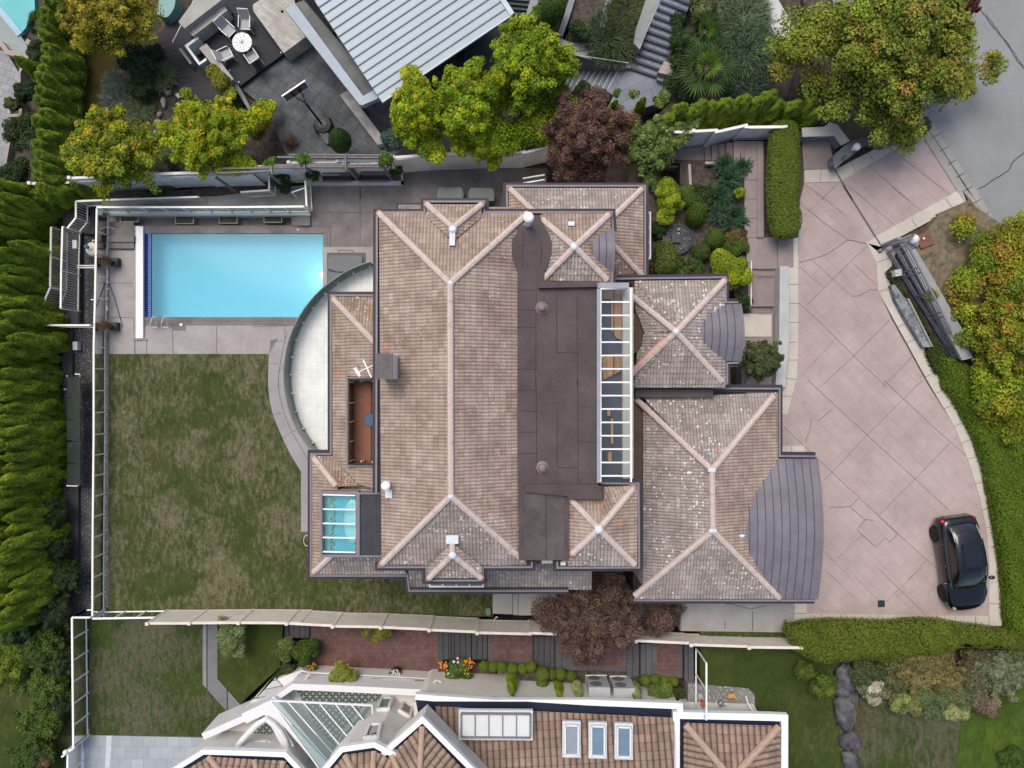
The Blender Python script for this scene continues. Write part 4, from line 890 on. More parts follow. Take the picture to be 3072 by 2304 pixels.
terr_('D1', (470, 440, 1570, 480, 1570, 920, 470, 900), .3, 14); terr_('D1', (1940, 500, 2840, 520, 2840, 800, 1940, 790), .95, 14); terr_('D2', (560, 560, 1070, 600, 1060, 860, 560, 850), 1.5, 16); terr_('D2', (1262, 620, 1530, 640, 1520, 915, 1262, 905), 1.9, 14)
struct('brick_terrace', g, m_brickp); struct('terrace_border', gb, m_bord)
g = M()
for t, x0, x1, n_, z0_, z1_, y0_, y1_ in (('D1', 245, 480, 5, .0, .3, 460, 580), ('D1', 1530, 1950, 9, .3, .95, 500, 760), ('D2', 270, 565, 6, .95, 1.5, 570, 840), ('D2', 1050, 1268, 4, 1.5, 1.9, 630, 900), ('D2', 1520, 1610, 2, 1.9, 2.2, 640, 940)):
    for i in range(n_):
        a = x0+(x1-x0)*i/n_; b_ = x0+(x1-x0)*(i+1)/n_-4
        g.prism(q(t, a, y0_, b_, y0_, b_, y1_, a, y1_), z0_+(z1_-z0_)*(i+1)/n_, -.5)
struct('sleeper_steps', g, m_timber)
g = M(); g.prism([(1560, 2000), (2080, 2000), (2080, 2110), (1560, 2110)], 1.2, -2); g.prism([(1320, 1990), (1450, 1990), (1600, 2110), (1300, 2060)], .6, -2); g.rect(1100, 2020, 1420, 2110, .5, -2); struct('planting_bed', g, m_soil2)
g = M(); g.prism([(2100, 1890), (2510, 1890), (2512, 1990), (2530, 2400), (2300, 2800), (2100, 2800)], 2.36, -2); struct('side_lawn', g, m_lawn_g)
g = M(); g.prism([(2575, 2090), (2900, 2130), (2870, 2300), (2760, 2900), (2480, 2900), (2500, 2150)], 2.35, -2); struct('dim_grass', g, m_lawn_d)
g = M(); g.prism([(2890, 2130), (3000, 1980), (4200, 1900), (4200, 3200), (2740, 3200)], 2.37, -2); struct('bright_lawn', g, m_lawn_b)
g = M(); g.prism(q('D2', 1560, 950, 1700, 970, 1900, 985, 2060, 1000, 2110, 1050, 2120, 1200, 1560, 1200), 2.39, 1); struct('gravel_bed', g, conc('river_gravel', (.16, .155, .15), (.24, .235, .225), .4, speck=.9))
# west side: neighbour yard in the far left corner
g = M(); g.prism(q('A0', -200, 340, 60, 440, 130, 560, 160, 620, 120, 830, 85, 920, 75, 1170, 25, 1440, -200, 1440), -1.4, -2.6); struct('stone_path', g, conc('flagstone', (.24, .25, .26), (.34, .35, .36), .2, joints=(R(20), .5, .35, .012, .5)))
g = M(); g.prism(q('A0', -200, 0, -200, 340, 0, 360, 60, 430, 130, 460, 215, 480, 240, 400, 165, 290, 0, 90), -1.35, -2.6); struct('pool_slab', g, conc('greenish_slab', (.24, .28, .27), (.3, .34, .32), .2))
g = M(); g.prism(q('A0', -200, -200, 275, -200, 290, 90, 240, 150, 215, 230, 170, 280, 0, 75, -200, -100), -1.33, -2.6); struct('neighbour_pool_water', g, nm('turq_water', (.07, .36, .38), (.10, .44, .45), .7, .35, .3))
g = M(); g.wallpath(W(q('A0', -60, 20, 0, 85, 165, 285), -1.3), .32, -1.28, -1.5); struct('pool_kerb', g, plain('pale_blue_kerb', (.32, .47, .55), .6))
wl = M(); wl.wallpath(W(q('A0', 0, 350, 60, 430, 215, 475, 275, 375, 215, 335), -1), .24, -1.0, -2.6); wl.wallpath(W(q('A0', 215, 480, 160, 600, 160, 720, 120, 840), -1), .12, -1.0, -2.6); wl.wallpath(W(q('A0', 172, 840, 168, 955, 55, 958), -1), .15, -1.0, -2.6); wl.wallpath(W(q('A0', 80, 965, 75, 1170, 30, 1430), -1.2), .12, -1.2, -2.6)
solo('retaining_wall', wl, conc('tan_wall', (.30, .26, .22), (.38, .33, .28), .3), 'narrow tan garden wall winding round the neighbour pool in the top left corner', 'wall')
# ============================================================ FENCES, RAILINGS
m_fence = nm('cream_fence', (.60, .555, .49), (.70, .65, .58), 2.2, .7, .3, .15, stain=.12)
m_fence_w = nm('white_fence', (.68, .675, .66), (.80, .79, .77), 1.6, .7, .3, .15, stain=.2)
def fence(name, label, segs, mat, cat='fence', lattice=0.0, postw=.1, cap=.12):
    """segs: list of (px0,py0,px1,py1,z0,h) base line of each panel"""
    a0 = P(segs[0][0], segs[0][1], segs[0][4]); f = thing(name, label, cat, a0)
    for s in segs:
        a, b = P(s[0], s[1], s[4]), P(s[2], s[3], s[4]); d = b-a; L = d.length; d.normalize(); n = max(2, int(L/.16)); h = s[5]
        m = M(); hb = h-lattice
        ang = math.atan2(d.y, d.x)
        for i in range(n):
            c = a+d*(L*(i+.5)/n)+Vector((0, 0, .04+hb/2)); m.box(c, L/n-.006, .03, hb-.04, ang)
        m.beam(a+Vector((0, 0, .05)), b+Vector((0, 0, .05)), .05, .09)
        part('panel', m, mat, f)
        r = M(); r.beam(a+Vector((0, 0, h)), b+Vector((0, 0, h)), cap, .05)
        if lattice:
            r.beam(a+Vector((0, 0, hb)), b+Vector((0, 0, hb)), .07, .05)
            k = max(3, int(L/.11))
            for i in range(k+1):
                p = a+d*(L*i/k); r.beam(p+Vector((0, 0, hb)), p+Vector((0, 0, h)), .03, .04)
        part('top_rail', r, mat, f)
        p = M(); p.box(a+Vector((0, 0, h/2+.04)), postw, postw, h+.08, ang); p.box(a+Vector((0, 0, h+.1)), postw+.05, postw+.05, .05, ang); part('post', p, mat, f)
    p = M(); p.box(b+Vector((0, 0, h/2+.04)), postw, postw, h+.08, ang); part('post', p, mat, f)
    return f
# south boundary fence, stepping up to the east
base = []
def sb(t, x0, y0, x1, y1, z, h): 
    (a, b), (c, d) = q(t, x0, y0)[0], q(t, x1, y1)[0]; base.append((a, b, c, d, z, h))
sb('D0', 1390, 350, 1715, 350, .0, 1.95); sb('D0', 1720, 348, 2100, 345, .05, 1.95)
sb('D0', 2105, 345, 2590, 348, .12, 1.95); sb('D1', 380, 350, 740, 368, .18, 1.95); sb('D1', 742, 372, 1115, 378, .3, 1.95); sb('D1', 1118, 380, 1495, 396, .42, 1.95); sb('D1', 1497, 400, 1865, 416, .6, 1.95); sb('D1', 1872, 430, 2292, 440, .9, 1.8); sb('D2', 240, 437, 640, 455, 1.2, 1.7)
sb('D2', 640, 470, 1080, 500, 1.5, 1.7); sb('D2', 1085, 520, 1515, 540, 2.1, 1.3); sb('D2', 1520, 545, 1975, 560, 2.15, 1.4); sb('D2', 1980, 565, 2400, 570, 2.2, 1.4)
fence('boundary_fence', 'long cream board fence stepping up between the lawn and the south neighbour', base, m_fence)
# north boundary fence
nf = []
def sn(t, x0, y0, x1, y1, z, h):
    (a, b), (c, d) = q(t, x0, y0)[0], q(t, x1, y1)[0]; nf.append((a, b, c, d, z, h))
sn('A0', 478, 1617, 818, 1608, -.9, 2.1); sn('A0', 822, 1590, 1473, 1562, -.5, 2.4); sn('A0', 1478, 1555, 1800, 1543, -.2, 2.3)
fence('west_fence', 'white slatted top fence stepping down toward the hedge in the west', nf, m_fence_w, lattice=.55)
nf = []
sn('A0', 1805, 1543, 2205, 1535, .0, 2.2); sn('A1', 95, 1500, 420, 1490, .02, 2.3); sn('A1', 425, 1475, 800, 1470, .02, 2.5); sn('A1', 800, 1462, 1200, 1455, .02, 2.5)
fence('white_fence', 'white board fence standing behind the grey pergola', nf, m_fence_w, lattice=.5)
nf = []
sn('A1', 1225, 1430, 1465, 1410, .02, 2.35); sn('A1', 1467, 1408, 1850, 1395, .02, 2.35); sn('A1', 1852, 1393, 2235, 1388, .02, 2.35); sn('A2', 190, 1385, 372, 1342, .2, 2.2); sn('A2', 372, 1342, 620, 1300, .4, 2.2)
fence('white_fence', 'white fence with a row of small openings below the yellow-green trees', nf, m_fence_w, lattice=.32)
nf = []
sn('A2', 1300, 1235, 1500, 1232, 1.2, 2.3); sn('A2', 1500, 1232, 1690, 1222, 1.3, 2.35); sn('A2', 1692, 1218, 1940, 1162, 1.7, 2.0); sn('A2', 1942, 1160, 2260, 1156, 2.1, 1.65)
fence('white_fence', 'smooth white fence beside the front steps and the clipped cypress row', nf, m_fence_w)
# low sloping white rails by the gate near the maroon tree
gr = thing('handrail', 'pair of white sloping handrails under the maroon tree by the back path', 'handrail', P(1570, 520, .3))
for y0, y1 in ((1480, 1450), (1520, 1490)): part('rail', M().beam(P(*q('A2', 190, y0)[0], .9), P(*q('A2', 370, y1)[0], 1.0), .06, .05), m_whitem, gr)

def railing(name, label, pts, h, step, style, mat, gmat=None, cat='railing', top=.085, group=None):
    """pts: (px,py,z) base path; posts at even steps"""
    w = [P(*p) for p in pts]; r = thing(name, label, cat, w[0], group)
    tr, br, posts = M(), M(), []
    for a, b in zip(w, w[1:]):
        L = (b-a).length; n = max(1, round(L/step)); up = Vector((0, 0, h))
        tr.beam(a+up, b+up, top, .05); br.beam(a+Vector((0, 0, .1)), b+Vector((0, 0, .1)), .05, .05)
        for i in range(n+1): posts.append(a+(b-a)*i/n)
        if style == 'glass':
            g_ = M(); d = (b-a).normalized(); sd = Vector((-d.y, d.x, 0))*.006
            g_.face([a+Vector((0, 0, .12)), b+Vector((0, 0, .12)), b+Vector((0, 0, h-.04)), a+Vector((0, 0, h-.04))]); part('pane', g_, gmat, r)
        else:
            k = max(2, int(L/.115)); pk = M()
            for i in range(1, k): p = a+(b-a)*i/k; pk.beam(p+Vector((0, 0, .1)), p+Vector((0, 0, h)), .022, .022)
            part('balusters', pk, mat, r)
    part('top_rail', tr, mat, r); part('bottom_rail', br, mat, r)
    seen = []
    for p in posts:
        if any((p-s).length < .05 for s in seen): continue
        seen.append(p); part('post', M().beam(p-Vector((0, 0, .05)), p+Vector((0, 0, h-.026)), .06, .06), mat, r)
    return r
b0 = q('B0', 892, 1340)[0]; 
railing('glass_railing', 'long glass railing with pale frame along the west edge of the lawn', [(327, 642, 0), (322, 900, 0), (318, 1043, 0), (318, 1300, 0), (315, 1600, 0), (314, 1834, 0)], 1.05, 1.08, 'glass', m_cream_rail, m_glass_c)
railing('glass_railing', 'glass railing on the wall above the pool, behind the stone planters', [(328, 638, .1), (700, 638, .1), (930, 636, .1)], 1.1, 1.0, 'glass', m_whitem, m_glass_g)
railing('glass_railing', 'short glass railing between the dry lawn and the cream fence', [(316, 1834, 0), (505, 1831, 0)], 1.1, 1.0, 'glass', m_whitem, m_glass_c)
railing('glass_railing', 'white glass railing along the south neighbour lawn by the dark bushes', [(262, 1828, 0), (266, 2204, 0)], 1.25, 1.05, 'glass', m_whitem, m_glass_c)
railing('glass_railing', 'white glass railing in the lower left corner by the blue paving', [(250, 2212, 0), (246, 2420, 0)], 1.25, 1.05, 'glass', m_whitem, m_glass_c)
railing('glass_railing', 'short angled white railing with a round lamp at its end', [(268, 2204, 0), (232, 2232, 0)], 1.25, 1.05, 'glass', m_whitem, m_glass_c)
railing('glass_railing', 'short white return railing at the lawn corner beside the bushes', [(262, 1828, 0), (314, 1828, 0)], 1.25, 1.0, 'glass', m_whitem, m_glass_c)
l_ = thing('lamp', 'round white globe lamp on the railing corner in the lower left', 'lamp', P(214, 2251, .2)); part('globe', M().blob(P(197, 2257, 1.3), .13, .13, .13, 14, 8), m_white, l_, smooth=True); part('pole', M().tube([P(214, 2251, .2), P(197, 2257, 1.25)], .02, 6), m_whitem, l_)
def pk(label, t, v, z, h=1.05, **kw):
    pts = [(x, y, z) for x, y in q(t, *v)]; return railing('picket_railing', label, pts, h, 1.6, 'picket', m_cream_rail, **kw)
pk('white picket railing zigzagging down beside the pool equipment', 'B0', [1720, 130, 1060, 152, 735, 165, 735, 298, 668, 380], -.3)
pk('long white picket railing over the grey aggregate strip', 'B0', [672, 385, 662, 735, 658, 1035], -.6, 1.5)
pk('white picket railing on the narrow timber walk', 'B0', [570, 385, 562, 860], -.9, 1.4)
pk('angled white picket railing above the timber landing', 'B0', [560, 870, 485, 1045, 472, 1162], -.9, 1.4)
pk('white picket railing on the upper path north of the pool', 'A1', [-40, 1640, 190, 1625, 190, 1500], -.1)
pk('white picket gate beside the pool deck steps', 'B1', [480, 0, 492, 205], 0.0)
railing('handrail', 'pale handrail closing the south end of the timber landing', [q('B0', 470, 1165)[0]+(-.6,), q('B0', 860, 1165)[0]+(-.6,)], 1.2, 1.8, 'rail', m_cream_rail)
# timber walk and equipment pad
g = M(); g.rect(190, 590, 235, 700, -.9, -2.6); g.prism(q('B0', 520, 70, 900, 70, 900, 220, 740, 220, 740, 380, 520, 380), -.8, -2.6); g.prism(q('B0', 490, 380, 660, 380, 660, 1160, 470, 1160, 480, 1040, 560, 880), -.85, -2.6); g.prism(q('B0', 800, 170, 905, 180, 905, 390, 700, 390, 700, 300), -.5, -2.6)
struct('timber_walk', g, m_timber)
g = M(); g.prism(q('B0', 520, 380, 500, 850, 560, 870, 570, 390), -.8, -1.0); solo('slatted_panel', g, planks('slat', (.14, .135, .13), (.3, .29, .28), .11), 'grey slatted panel beside the narrow timber walk', 'panel')
g = M(); g.prism(q('B0', 515, 1200, 600, 1200, 600, 1660, 515, 1660)+[(186, 1190)], -1.0, -2.6); g.rect(207, 1460, 235, 1690, -1.0, -2.6); struct('sleeper_edge', g, m_timber)
g = M(); g.prism([(192, 580), (210, 580), (210, 690), (192, 690)], -.9, -2.6); struct('plinth', g, m_side)
g = M(); g.prism([(306, 600), (560, 588), (650, 588), (850, 560), (925, 555), (925, 638), (328, 638), (306, 640)], -.12, -2.6); struct('upper_path', g, m_green)
g = M(); g.prism([(306, 575), (535, 570), (870, 545), (870, 560), (650, 585), (306, 598)], .0, -2.6); struct('narrow_bed', g, m_soil2)
g = M(); g.rect(328, 638, 930, 646, .25, -.5); g.prism(q('A1', 440, 1500, 1240, 1500, 1240, 1532, 480, 1535), .28, -.1); g.prism(q('A1', 1225, 1430, 1240, 1430, 1240, 1532, 1225, 1532), .28, -.1)
solo('retaining_wall', g, conc('grey_white_wall', (.42, .43, .43), (.52, .52, .51), .25), 'low pale retaining wall along the pool strip and in front of the benches', 'wall')
g = M(); g.prism(q('B0', 905, 290, 1110, 290, 1110, 350, 905, 350), -.03, -.5); g.prism(q('B0', 905, 350, 1110, 350, 1110, 405, 905, 405), .14, -.5); g.prism(q('B0', 905, 405, 1110, 405, 1110, 458, 905, 458), .3, -.5); g.prism(q('B0', 905, 458, 1110, 458, 1110, 512, 905, 512), .2, -.5)
g.prism(q('B1', 318, 230, 362, 230, 362, 322, 318, 322), .1, -.1); g.prism(q('B1', 362, 228, 470, 228, 470, 322, 362, 322), .18, -.1); struct('pool_steps', g, m_deck)
# sand filter and plumbing
ft = thing('pool_filter', 'cream round pool sand filter tank with white pipes beside the railing', 'pool filter', P(*q('B0', 850, 545)[0], -1.1))
c = P(*q('B0', 855, 545)[0], -1.1); m = M().lathe(c, [(.3, 0), (.36, .15), (.38, .7), (.34, .95), (.2, 1.08), (.08, 1.12), (.08, 1.2)], 24); part('tank', m, plain('cream_tank', (.68, .66, .56), .4), ft, smooth=True)
m = M(); cc = c+Vector((-.1, .05, 1.2)); m.lathe(cc, [(.1, 0), (.1, .12), (.05, .16)], 14); part('valve', m, plain('blue_valve', (.04, .12, .28), .4), ft)
m = M(); 
def pipe(m, z, *v, r=.035): m.tube([P(x, y, z) for x, y in v], r, 8)
pipe(m, -.1, *q('B0', 772, 520, 768, 445, 900, 455)); pipe(m, -.1, *q('B0', 640, 655, 860, 655)); pipe(m, -.1, *q('B0', 640, 672, 860, 672)); pipe(m, -.4, *q('B0', 893, 300, 893, 580)); pipe(m, -.4, *q('B0', 893, 690, 890, 790, 905, 800)); pipe(m, -.4, *q('B0', 905, 845, 885, 850, 885, 905)); pipe(m, -.2, *q('B0', 755, 938, 895, 935)); pipe(m, -.2, *q('B0', 806, 690, 806, 930)); pipe(m, -.4, *q('B0', 885, 985, 885, 1030), r=.07)
pipe(m, .1, *q('B0', 800, 300, 970, 358), r=.02); pipe(m, .1, *q('B0', 900, 340, 850, 485), r=.02); pipe(m, .1, *q('B0', 850, 490, 905, 510), r=.02)
part('pipe', m, m_white, ft)
m = M().tube([P(*q('B0', 905, 800)[0], .06), P(*q('B0', 950, 930)[0], .06), P(*q('B0', 1015, 1160)[0], .06)], .02, 6); solo('hose', m, plain('blue_hose', (.07, .10, .22), .5), 'thin blue pole lying across the deck beside the pool cover housing', 'pole')
g = M(); g.rect(217, 720, 229, 745, .2, .1); solo('utility_box', g, m_white, 'small white box behind the tall pickets near the filter', 'box')
g = M(); g.rect(218, 1025, 232, 1050, -.8, -1.1); solo('utility_box', g, m_white, 'small white square lid on the aggregate strip', 'box')
# potted plants' tubs on the west deck
def pot(t, x, y, w_, d_, h_, label, ang=0):
    c = P(*q(t, x, y)[0], .02); o = thing('planter', label, 'planter', c)
    m = M(); m.box(c+Vector((0, 0, h_/2)), w_, d_, h_, ang); part('tub', m, plain('black_tub', (.02, .024, .028), .4), o)
    return o, c
for x, y, lb in ((975, 632, 'black tub of dry brown twigs beside the filter'), (970, 1163, 'black tub of dry brown twigs by the railing end')):
    o, c = pot('B0', x, y, .34, .4, .36, lb)
    m = M(); rg = random.Random(x+y)
    for i in range(160):
        a = rg.uniform(0, 6.28); e = Vector((math.cos(a)*rg.uniform(.1, .42)-.2, math.sin(a)*rg.uniform(.1, .3), rg.uniform(.3, .8)))
        p0 = c+Vector((-.05, 0, .34)); m.beam(p0, p0+e*.6, .012, .012); m.beam(p0+e*.6, p0+e+Vector((rg.uniform(-.1, .1), rg.uniform(-.1, .1), 0)), .01, .01)
    part('dry_plant', m, nm('dry_twigs', (.14, .10, .05), (.24, .18, .09), 20, .9, .1), o)
m_soilp = nm('pot_soil', (.05, .045, .03), (.10, .09, .05), 14, .95, .1, .8)
for i, (t, x, y, lb, sc_) in enumerate((('B0', 1095, 270, 'westernmost rectangular planter trough above the pool, full of dry soil', m_soilp), ('B0', 1550, 285, 'second planter trough from the west above the pool', m_soilp), ('B0', 1910, 281, 'third planter trough from the west above the pool', m_soilp), ('B1', 177, 274, 'easternmost planter trough above the pool by the deck steps', m_soilp))):
    c = P(*q(t, x, y)[0], -.3); c.z = -.43; o = thing('planter', lb, 'planter', c, 'planter troughs along the pool')
    L_, D_ = .88, .38; m = M(); m.wallpath([(c.x-L_/2, c.y-D_/2), (c.x+L_/2, c.y-D_/2), (c.x+L_/2, c.y+D_/2), (c.x-L_/2, c.y+D_/2)], .035, -.02, -.43, True); part('rim', m, plain('trough_rim', (.33, .32, .29), .6), o)
    m = M(); m.box(c+Vector((0, 0, .17)), L_-.05, D_-.05, .34); part('soil', m, sc_, o)
# canopy of dark green roof panels along the west strip
o = thing('panel_canopy', 'row of dark green translucent panels on the aggregate strip beside the hedge', 'cold frame', P(222, 1290, -1.0))
mgp = plain('dark_green_panel', (.035, .05, .042), .35, .5, var=.25)
for i in range(5):
    y0, y1 = 1130+i*65.5, 1192+i*65.5; a = [P(201, y0, -.2), P(241, y0+1, -.1), P(240, y1+2, -.1), P(201, y1-3, -.2)]
    m = M(); m.face(a, True); m.face([p-Vector((0, 0, .04)) for p in a]); part('panel', m, mgp, o)
m = M()
for p in ((201, 1128), (240, 1128), (201, 1457), (234, 1457)): m.beam(P(*p, -.2), P(*p, -1.2), .05, .05)
m.beam(P(200, 1457, -.15), P(232, 1458, -.15), .05, .03); m.beam(P(225, 1122, -.15), P(240, 1123, -.15), .05, .03); part('frame', m, m_whitem, o)
for p in ((198, 1168), (195, 1305)):
    solo('path_light', M().lathe(P(p[0], p[1], -1.0), [(.06, 0), (.06, .12), (.03, .16)], 10), m_white, 'small white path light by the green panels, ' + ('north one' if p[1] < 1200 else 'south one'), 'path light', 'path lights beside the west strip')
# pergola and benches
m_perg = nm('weathered_grey_timber', (.13, .125, .125), (.22, .21, .205), 6, .85, .2, .2)
pg = thing('pergola', 'weathered grey timber pergola against the white fence north of the pool', 'pergola', P(1010, 540, 0))
zt = 2.75
for t, v in (('A1', (300, 1287, 1160, 1290)), ('A1', (180, 1372, 1150, 1368)), ('A1', (-250, 1400, 430, 1393)), ('A0', (1790, 1440, 2212, 1425)), ('A1', (200, 1306, 1160, 1310)), ('A1', (60, 1385, 1140, 1386))):
    p = q(t, *v); part('beam', M().beam(P(*p[0], zt), P(*p[1], zt), .07, .16), m_perg, pg)
for t, a, b in (('A1', (768, 1330), (872, 1500)), ('A1', (1090, 1400), (1150, 1500)), ('A1', (460, 1400), (535, 1490)), ('A1', (175, 1440), (270, 1560)), ('A0', (1850, 1480), (1960, 1590)), ('A1', (800, 1330), (880, 1480))):
    e = P(*q(t, *b)[0], .1); m = M().beam(e, Vector((e.x, e.y, zt)), .1, .1); part('post', m, m_perg, pg)
for t, v in (('A1', (765, 1285, 770, 1410)), ('A1', (415, 1290, 425, 1400)), ('A1', (1095, 1290, 1100, 1390)), ('A1', (150, 1375, 155, 1450))):
    p = q(t, *v); part('rafter', M().beam(P(*p[0], zt+.12), P(*p[1], zt+.12), .07, .12), m_perg, pg)
m_bench = planks('bench_slats', (.12, .105, .11), (.19, .17, .175), .2)
for lb, x0, x1 in (('dark slatted bench under the west half of the pergola', 575, 812), ('dark slatted bench under the east half of the pergola', 888, 1122)):
    o = thing('bench', lb, 'bench', P(*q('A1', (x0+x1)/2, 1460)[0], 0), 'slatted benches under the pergola')
    for k, y in enumerate((1462, 1478, 1494)):
        p = q('A1', x0, y, x1, y); part('seat_slat', M().beam(P(*p[0], .42), P(*p[1], .42), .16, .04), m_bench, o)
    m = M()
    for k, (y, z) in enumerate(((1446, .5), (1441, .68), (1434, .86))):
        p = q('A1', x0, y, x1, y); m.beam(P(*p[0], z), P(*p[1], z), .05, .12)
    part('backrest', m, m_bench, o)
    m = M()
    for x in (x0+15, x1-15):
        p = q('A1', x, 1464, x, 1494); m.beam(P(*p[0], .2), P(*p[1], .2), .06, .38)
    part('leg', m, m_perg, o)
solo('lantern', M().box(P(*q('A1', 548, 1436)[0], .6), .2, .2, .25).box(P(*q('A1', 548, 1436)[0], .74), .14, .14, .04), plain('lantern', (.2, .25, .26), .4), 'small square lantern beside the west bench', 'lantern')
solo('open_gate', M().beam(P(*q('B1', 320, 48)[0], .9), P(*q('B1', 428, 10)[0], .9), .05, .05).beam(P(*q('B1', 320, 48)[0], .9), P(*q('B1', 365, 95)[0], .05), .05, .05), m_whitem, 'small open white gate at the top of the pool steps', 'gate')
for i, (t, x, y) in enumerate((('B1', 1648, 108), ('B1', 1898, 112))):
    c = P(*q(t, x, y)[0], .02); o = thing('rubbish_bin', 'dark green wheeled bin half under the north eave, ' + ('west one' if i == 0 else 'east one'), 'bin', c, 'green bins under the north eave')
    m = M(); m.prism3([(c.x-.62+.04*0, c.y-.3), (c.x+.62, c.y-.3), (c.x+.66, c.y+.02), (c.x+.56, c.y+.3), (c.x-.56, c.y+.3), (c.x-.66, c.y+.02)], 1.0, .1); part('body', m, plain('bin_green', (.01, .03, .03), .4), o)
    m = M(); m.prism3([(c.x-.6, c.y-.3), (c.x+.6, c.y-.3), (c.x+.6, c.y+.22), (c.x+.5, c.y+.32), (c.x-.5, c.y+.32), (c.x-.6, c.y+.22)], 1.08, 1.003); part('lid', m, plain('bin_lid', (.012, .045, .045), .35), o)
    m = M()
    for s_ in (-1, 1): m.tube([(c.x+s_*.45, c.y+.28, .12), (c.x+s_*.5, c.y+.28, .12)], .1, 10)
    part('wheel', m, m_dark, o)

# ============================================================ NORTH NEIGHBOUR: metal roof house, patio furniture
nb = thing('metal_roof_house', 'modern neighbour house with a pale blue standing seam metal roof', 'house', P(1250, 150, 0))
zr = 3.1
# roof plane quad (px): extended beyond the frame
c0, c1 = P(1147, 307, zr), P(1537, 45, zr); d1 = (c1-c0); d2 = (P(912, 0, zr)-c0); d2 = d2-d1*(d2.dot(d1)/d1.dot(d1)); L2 = 11.0; d2n = d2.normalized(); d1n = d1.normalized()
k0, k1 = c0+d2n*L2+Vector((0, 0, .6)), c1+d2n*L2+Vector((0, 0, .6))
m = M(); top = [c0, c1, k1, k0]; m.face(top, True); m.face([p-Vector((0, 0, .18)) for p in top])
for a, b in ((c0, c1), (c1, k1), (k1, k0), (k0, c0)): m.face([a, b, b-Vector((0, 0, .18)), a-Vector((0, 0, .18))])
rf = part('roof', m, plain('pale_blue_metal', (.32, .40, .45), .45, .5, var=.06, scale=.7), nb)
m = M()
for i in range(1, 30):
    a = c0+(k0-c0)*(i*.385/L2); b = c1+(k1-c1)*(i*.385/L2); m.beam(a+Vector((0, 0, .02)), b+Vector((0, 0, .02)), .045, .05)
part('standing_seam', m, plain('seam_grey', (.14, .17, .19), .5), rf)
m = M(); e = [c0, c1, k1, k0]; m.beam(c1+Vector((0, 0, .04)), k1+Vector((0, 0, .04)), .22, .08); m.beam(c0+Vector((0, 0, .0)), c1+Vector((0, 0, .0)), .06, .1); part('gutter', m, plain('gutter_blue', (.45, .52, .56), .4), rf)
m = M(); ins = [c0+d1n*1.2+d2n*1.4, c1-d1n*.5+d2n*1.4, k1-d1n*.5, k0+d1n*1.2]; m.prism3([(p.x, p.y) for p in ins], zr-.1, 0); part('wall', m, plain('dark_wall', (.04, .045, .05), .7), nb)
m = M(); bz = 2.6; m.prism(q('A1', 262, 75, 345, 28, 912, 795, 1015, 780, 1060, 770, 905, 872, 880, 868), bz, bz-.35); m.prism(q('A1', 912, 795, 1005, 745, 1070, 800, 905, 872), bz+.003, bz-.35); part('beam', m, plain('blue_grey_beam', (.30, .36, .42), .5), nb, 'wide blue-grey L shaped canopy edge beside the metal roof')
m = M(); m.prism(q('A1', 345, 28, 420, 0, 960, 640, 1010, 760, 912, 790), 2.3, 2.2); part('canopy', m, conc('canopy_grey', (.13, .14, .14), (.2, .21, .205), .6), nb)
for p in ((1080, 330), (1160, 390)): part('post', M().beam(P(1085, 318, 0), P(1085, 318, 2.3), .12, .12), m_gut, nb)
# stone blocks
def stone(name, label, t, v, z1, z0, mat=None, mat2=None, ref=None):
    m = M(); m.prism(q(t, *v), z1, z0, ref); o = solo(name, m, mat or m_stonew, label, 'wall'); return o
stone('stone_wall', 'pale stone topped block between the lower deck and the dining deck', 'A0', (1480, 180, 1530, 236, 1850, -10, 1640, -40), 1.5, -.3)
m = M(); a, b = q('A0', 1545, 240, 1860, 10), None; m.prism(q('A0', 1535, 238, 1600, 300, 1885, 85, 1830, 5), 1.1, -.3); solo('stone_wall', m, m_stonel, 'coursed stone bench wall beside the white armchairs', 'wall')
stone('stone_wall', 'wide coursed stone block right of the charcoal dining deck', 'A1', (0, 92, -5, 40, 160, -80, 330, -60, 345, 20, 455, 290, 252, 440), 1.0, 0, m_stonel)
m = M(); m.prism(q('A1', 250, 445, 460, 292, 475, 322, 270, 475), .5, 0); solo('plinth_wall', m, m_dark, 'dark recessed base under the wide stone block', 'wall')
stone('stone_wall', 'long narrow pale wall at the edge of the dining deck', 'A0', (1652, 400, 1712, 360, 1938, 655, 1885, 695), .9, -.3)
stone('stone_wall', 'darker lower end of the narrow wall by the patio', 'A0', (1885, 697, 1938, 657, 1998, 745, 2110, 950, 2090, 960, 1975, 770), .55, -.3, conc('dark_wall_top', (.16, .165, .17), (.22, .225, .23), .4))
stone('stone_wall', 'pale blotchy free-standing wall on the slate patio', 'A1', (715, 788, 780, 750, 1050, 1100, 1085, 1190, 1030, 1200), .5, 0, conc('blotchy_stone', (.22, .22, .215), (.50, .49, .46), .8))
stone('glass_planter', 'white framed corner trough beside the dining deck', 'A0', (1530, 378, 1640, 300, 1648, 318, 1560, 384, 1655, 518, 1705, 480, 1715, 498, 1650, 542), .9, -.3, plain('white_trough', (.56, .62, .62), .4))
stone('bench', 'thin grey bench on the lower deck', 'A0', (1480, 405, 1500, 395, 1590, 520, 1578, 535), .4, -.1, plain('grey_bench', (.27, .3, .31), .6))
m = M(); m.tube([P(*q('A0', 1430, 352)[0], .9), P(*q('A0', 1620, -20)[0], .9)], .025, 8); solo('rail', m, m_whitem, 'thin white rail slanting past the lower deck', 'rail')
m = M(); m.prism(smooth(q('A0', 1330, -60, 1450, -60, 1455, 40, 1420, 110, 1385, 145, 1350, 140, 1300, 120)), .5, -.3); solo('hot_tub', m, plain('teal_cover', (.16, .34, .33), .5), 'pale teal round-cornered tub cover behind the yellow tree at the top', 'hot tub')
